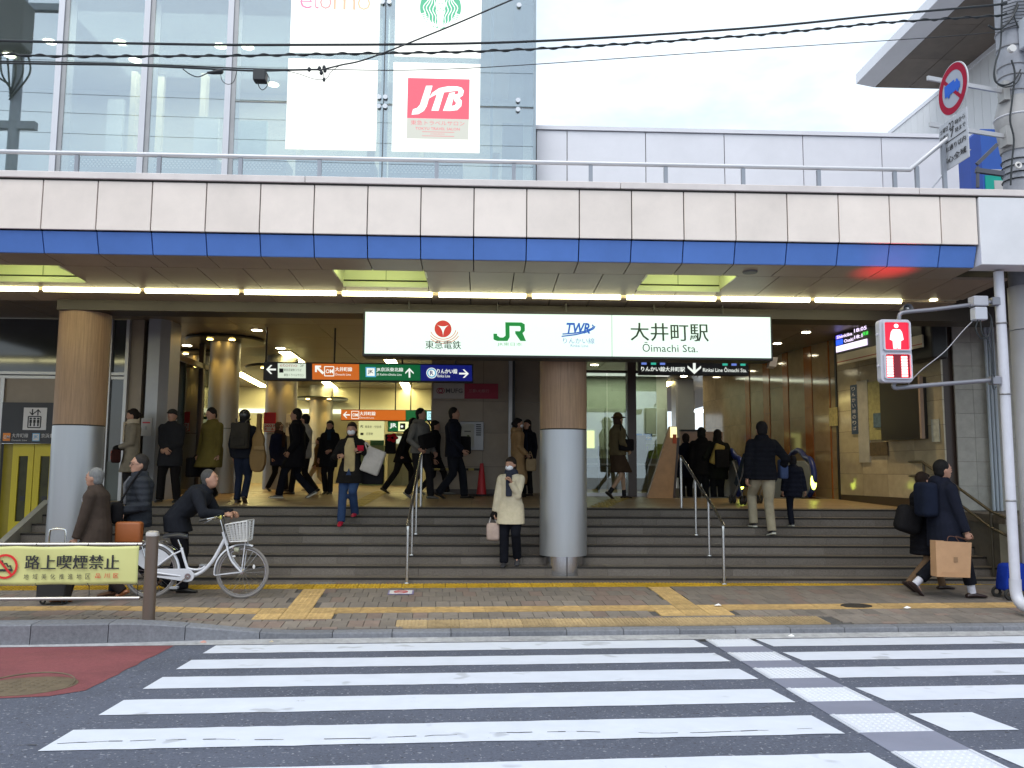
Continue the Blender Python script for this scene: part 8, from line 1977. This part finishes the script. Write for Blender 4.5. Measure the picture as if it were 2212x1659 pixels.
p = pav(207, 10.30); Hm = onplane(200, 1006, p, VDIR).z - p.z; w25 = person('grey haired man in a brown overcoat hurrying left behind the banner', p, 182, Hm + .02, lean=8, feet=WALK(.30, .26), hands=((.2, .2, .76), (.12, -.25, .74)), hair=('short', (.17, .17, .17)), top=dict(col=(.085, .062, .05), hem=.58, puff=1.05, flare=.14), scarf=None, inner=dict(col=(.55, .56, .62), low=.6, name='shirt', w=.05), legs=dict(col=(.04, .03, .028)), shoes=(.24, .085, .03), voxel=.012)
bag('satchel', 'orange brown leather satchel behind the man in the brown overcoat', w25['W'](-.30, -.12, .78), w25['F'], w25['L'], (.30, .13, .25), (.26, .07, .015), m=mat('leather_orange', (.27, .075, .016), .5, var=.15), bevel=.03)
cs_ = thing('suitcase', 'small suitcase with a chrome handle pulled by the man in the brown overcoat', 'suitcase', w25['W'](.34, .24, .0)); q_ = w25['W'](.36, .24, 0)
MB().obox(q_ + V(-.16, -.1, .06), V(.32, 0, 0), V(0, .2, 0), V(0, 0, .5)).build('shell', mat('suitcase_black', (.02, .02, .022), .4), cs_, bevel=.03, seg=2); MB().tube(smooth_path([q_ + V(-.09, 0, .55), q_ + V(-.09, 0, .80), q_ + V(-.06, 0, .84), q_ + V(.06, 0, .84), q_ + V(.09, 0, .80), q_ + V(.09, 0, .55)], 4), .012, 8).build('pull_handle', M_CHR, cs_, smooth=True)
for sx_ in (-.12, .12): MB().ring(q_ + V(sx_, 0, .035), (0, 1, 0), .026, .012, 12, 6).build('wheel', M_BLACK, cs_)
# the man pushing the bicycle stands on its far side
p = pav(384, 10.95, 1280); w26 = person('stooping grey haired man in a dark jacket pushing the white bicycle', p, 3, 1.66, lean=46, feet=((-.16, 0, 22), (.08, 0, 0)), hands=((.62, .10, .99), (.60, -.22, .99)), hair=('short', (.075, .072, .07)), head=(-12, -8), top=dict(col=(.022, .024, .032), hem=.76, puff=1.14), legs=dict(col=(.016, .016, .022), r=1.1), shoes=(.025, .022, .022), voxel=.012, curl=.8, bend=-.06)
# blue trolley half hidden by the drainpipe
q_ = pav(2188, 10.15, 1290); tr = thing('shopping_trolley', 'blue fabric shopping trolley with a black wheel behind the drainpipe', 'trolley', q_)
MB().obox(q_ + V(-.16, -.1, .10), V(.34, 0, .0), V(0, .24, 0), V(.05, 0, .34)).build('blue_bag', cloth((.01, .035, .30)), tr, smooth=True, bevel=.05, seg=2)
for dy in (-.12, .14): MB().ring(q_ + V(-.12, dy, .07), (0, 1, 0), .05, .022, 18, 6).build('wheel', M_BLACK, tr, smooth=True)
MB().tube([q_ + V(-.14, 0, .1), q_ + V(.16, 0, .10), q_ + V(.3, 0, .7)], .012, 6).build('frame', M_STEELD, tr)
finish_remesh()

finish_text()
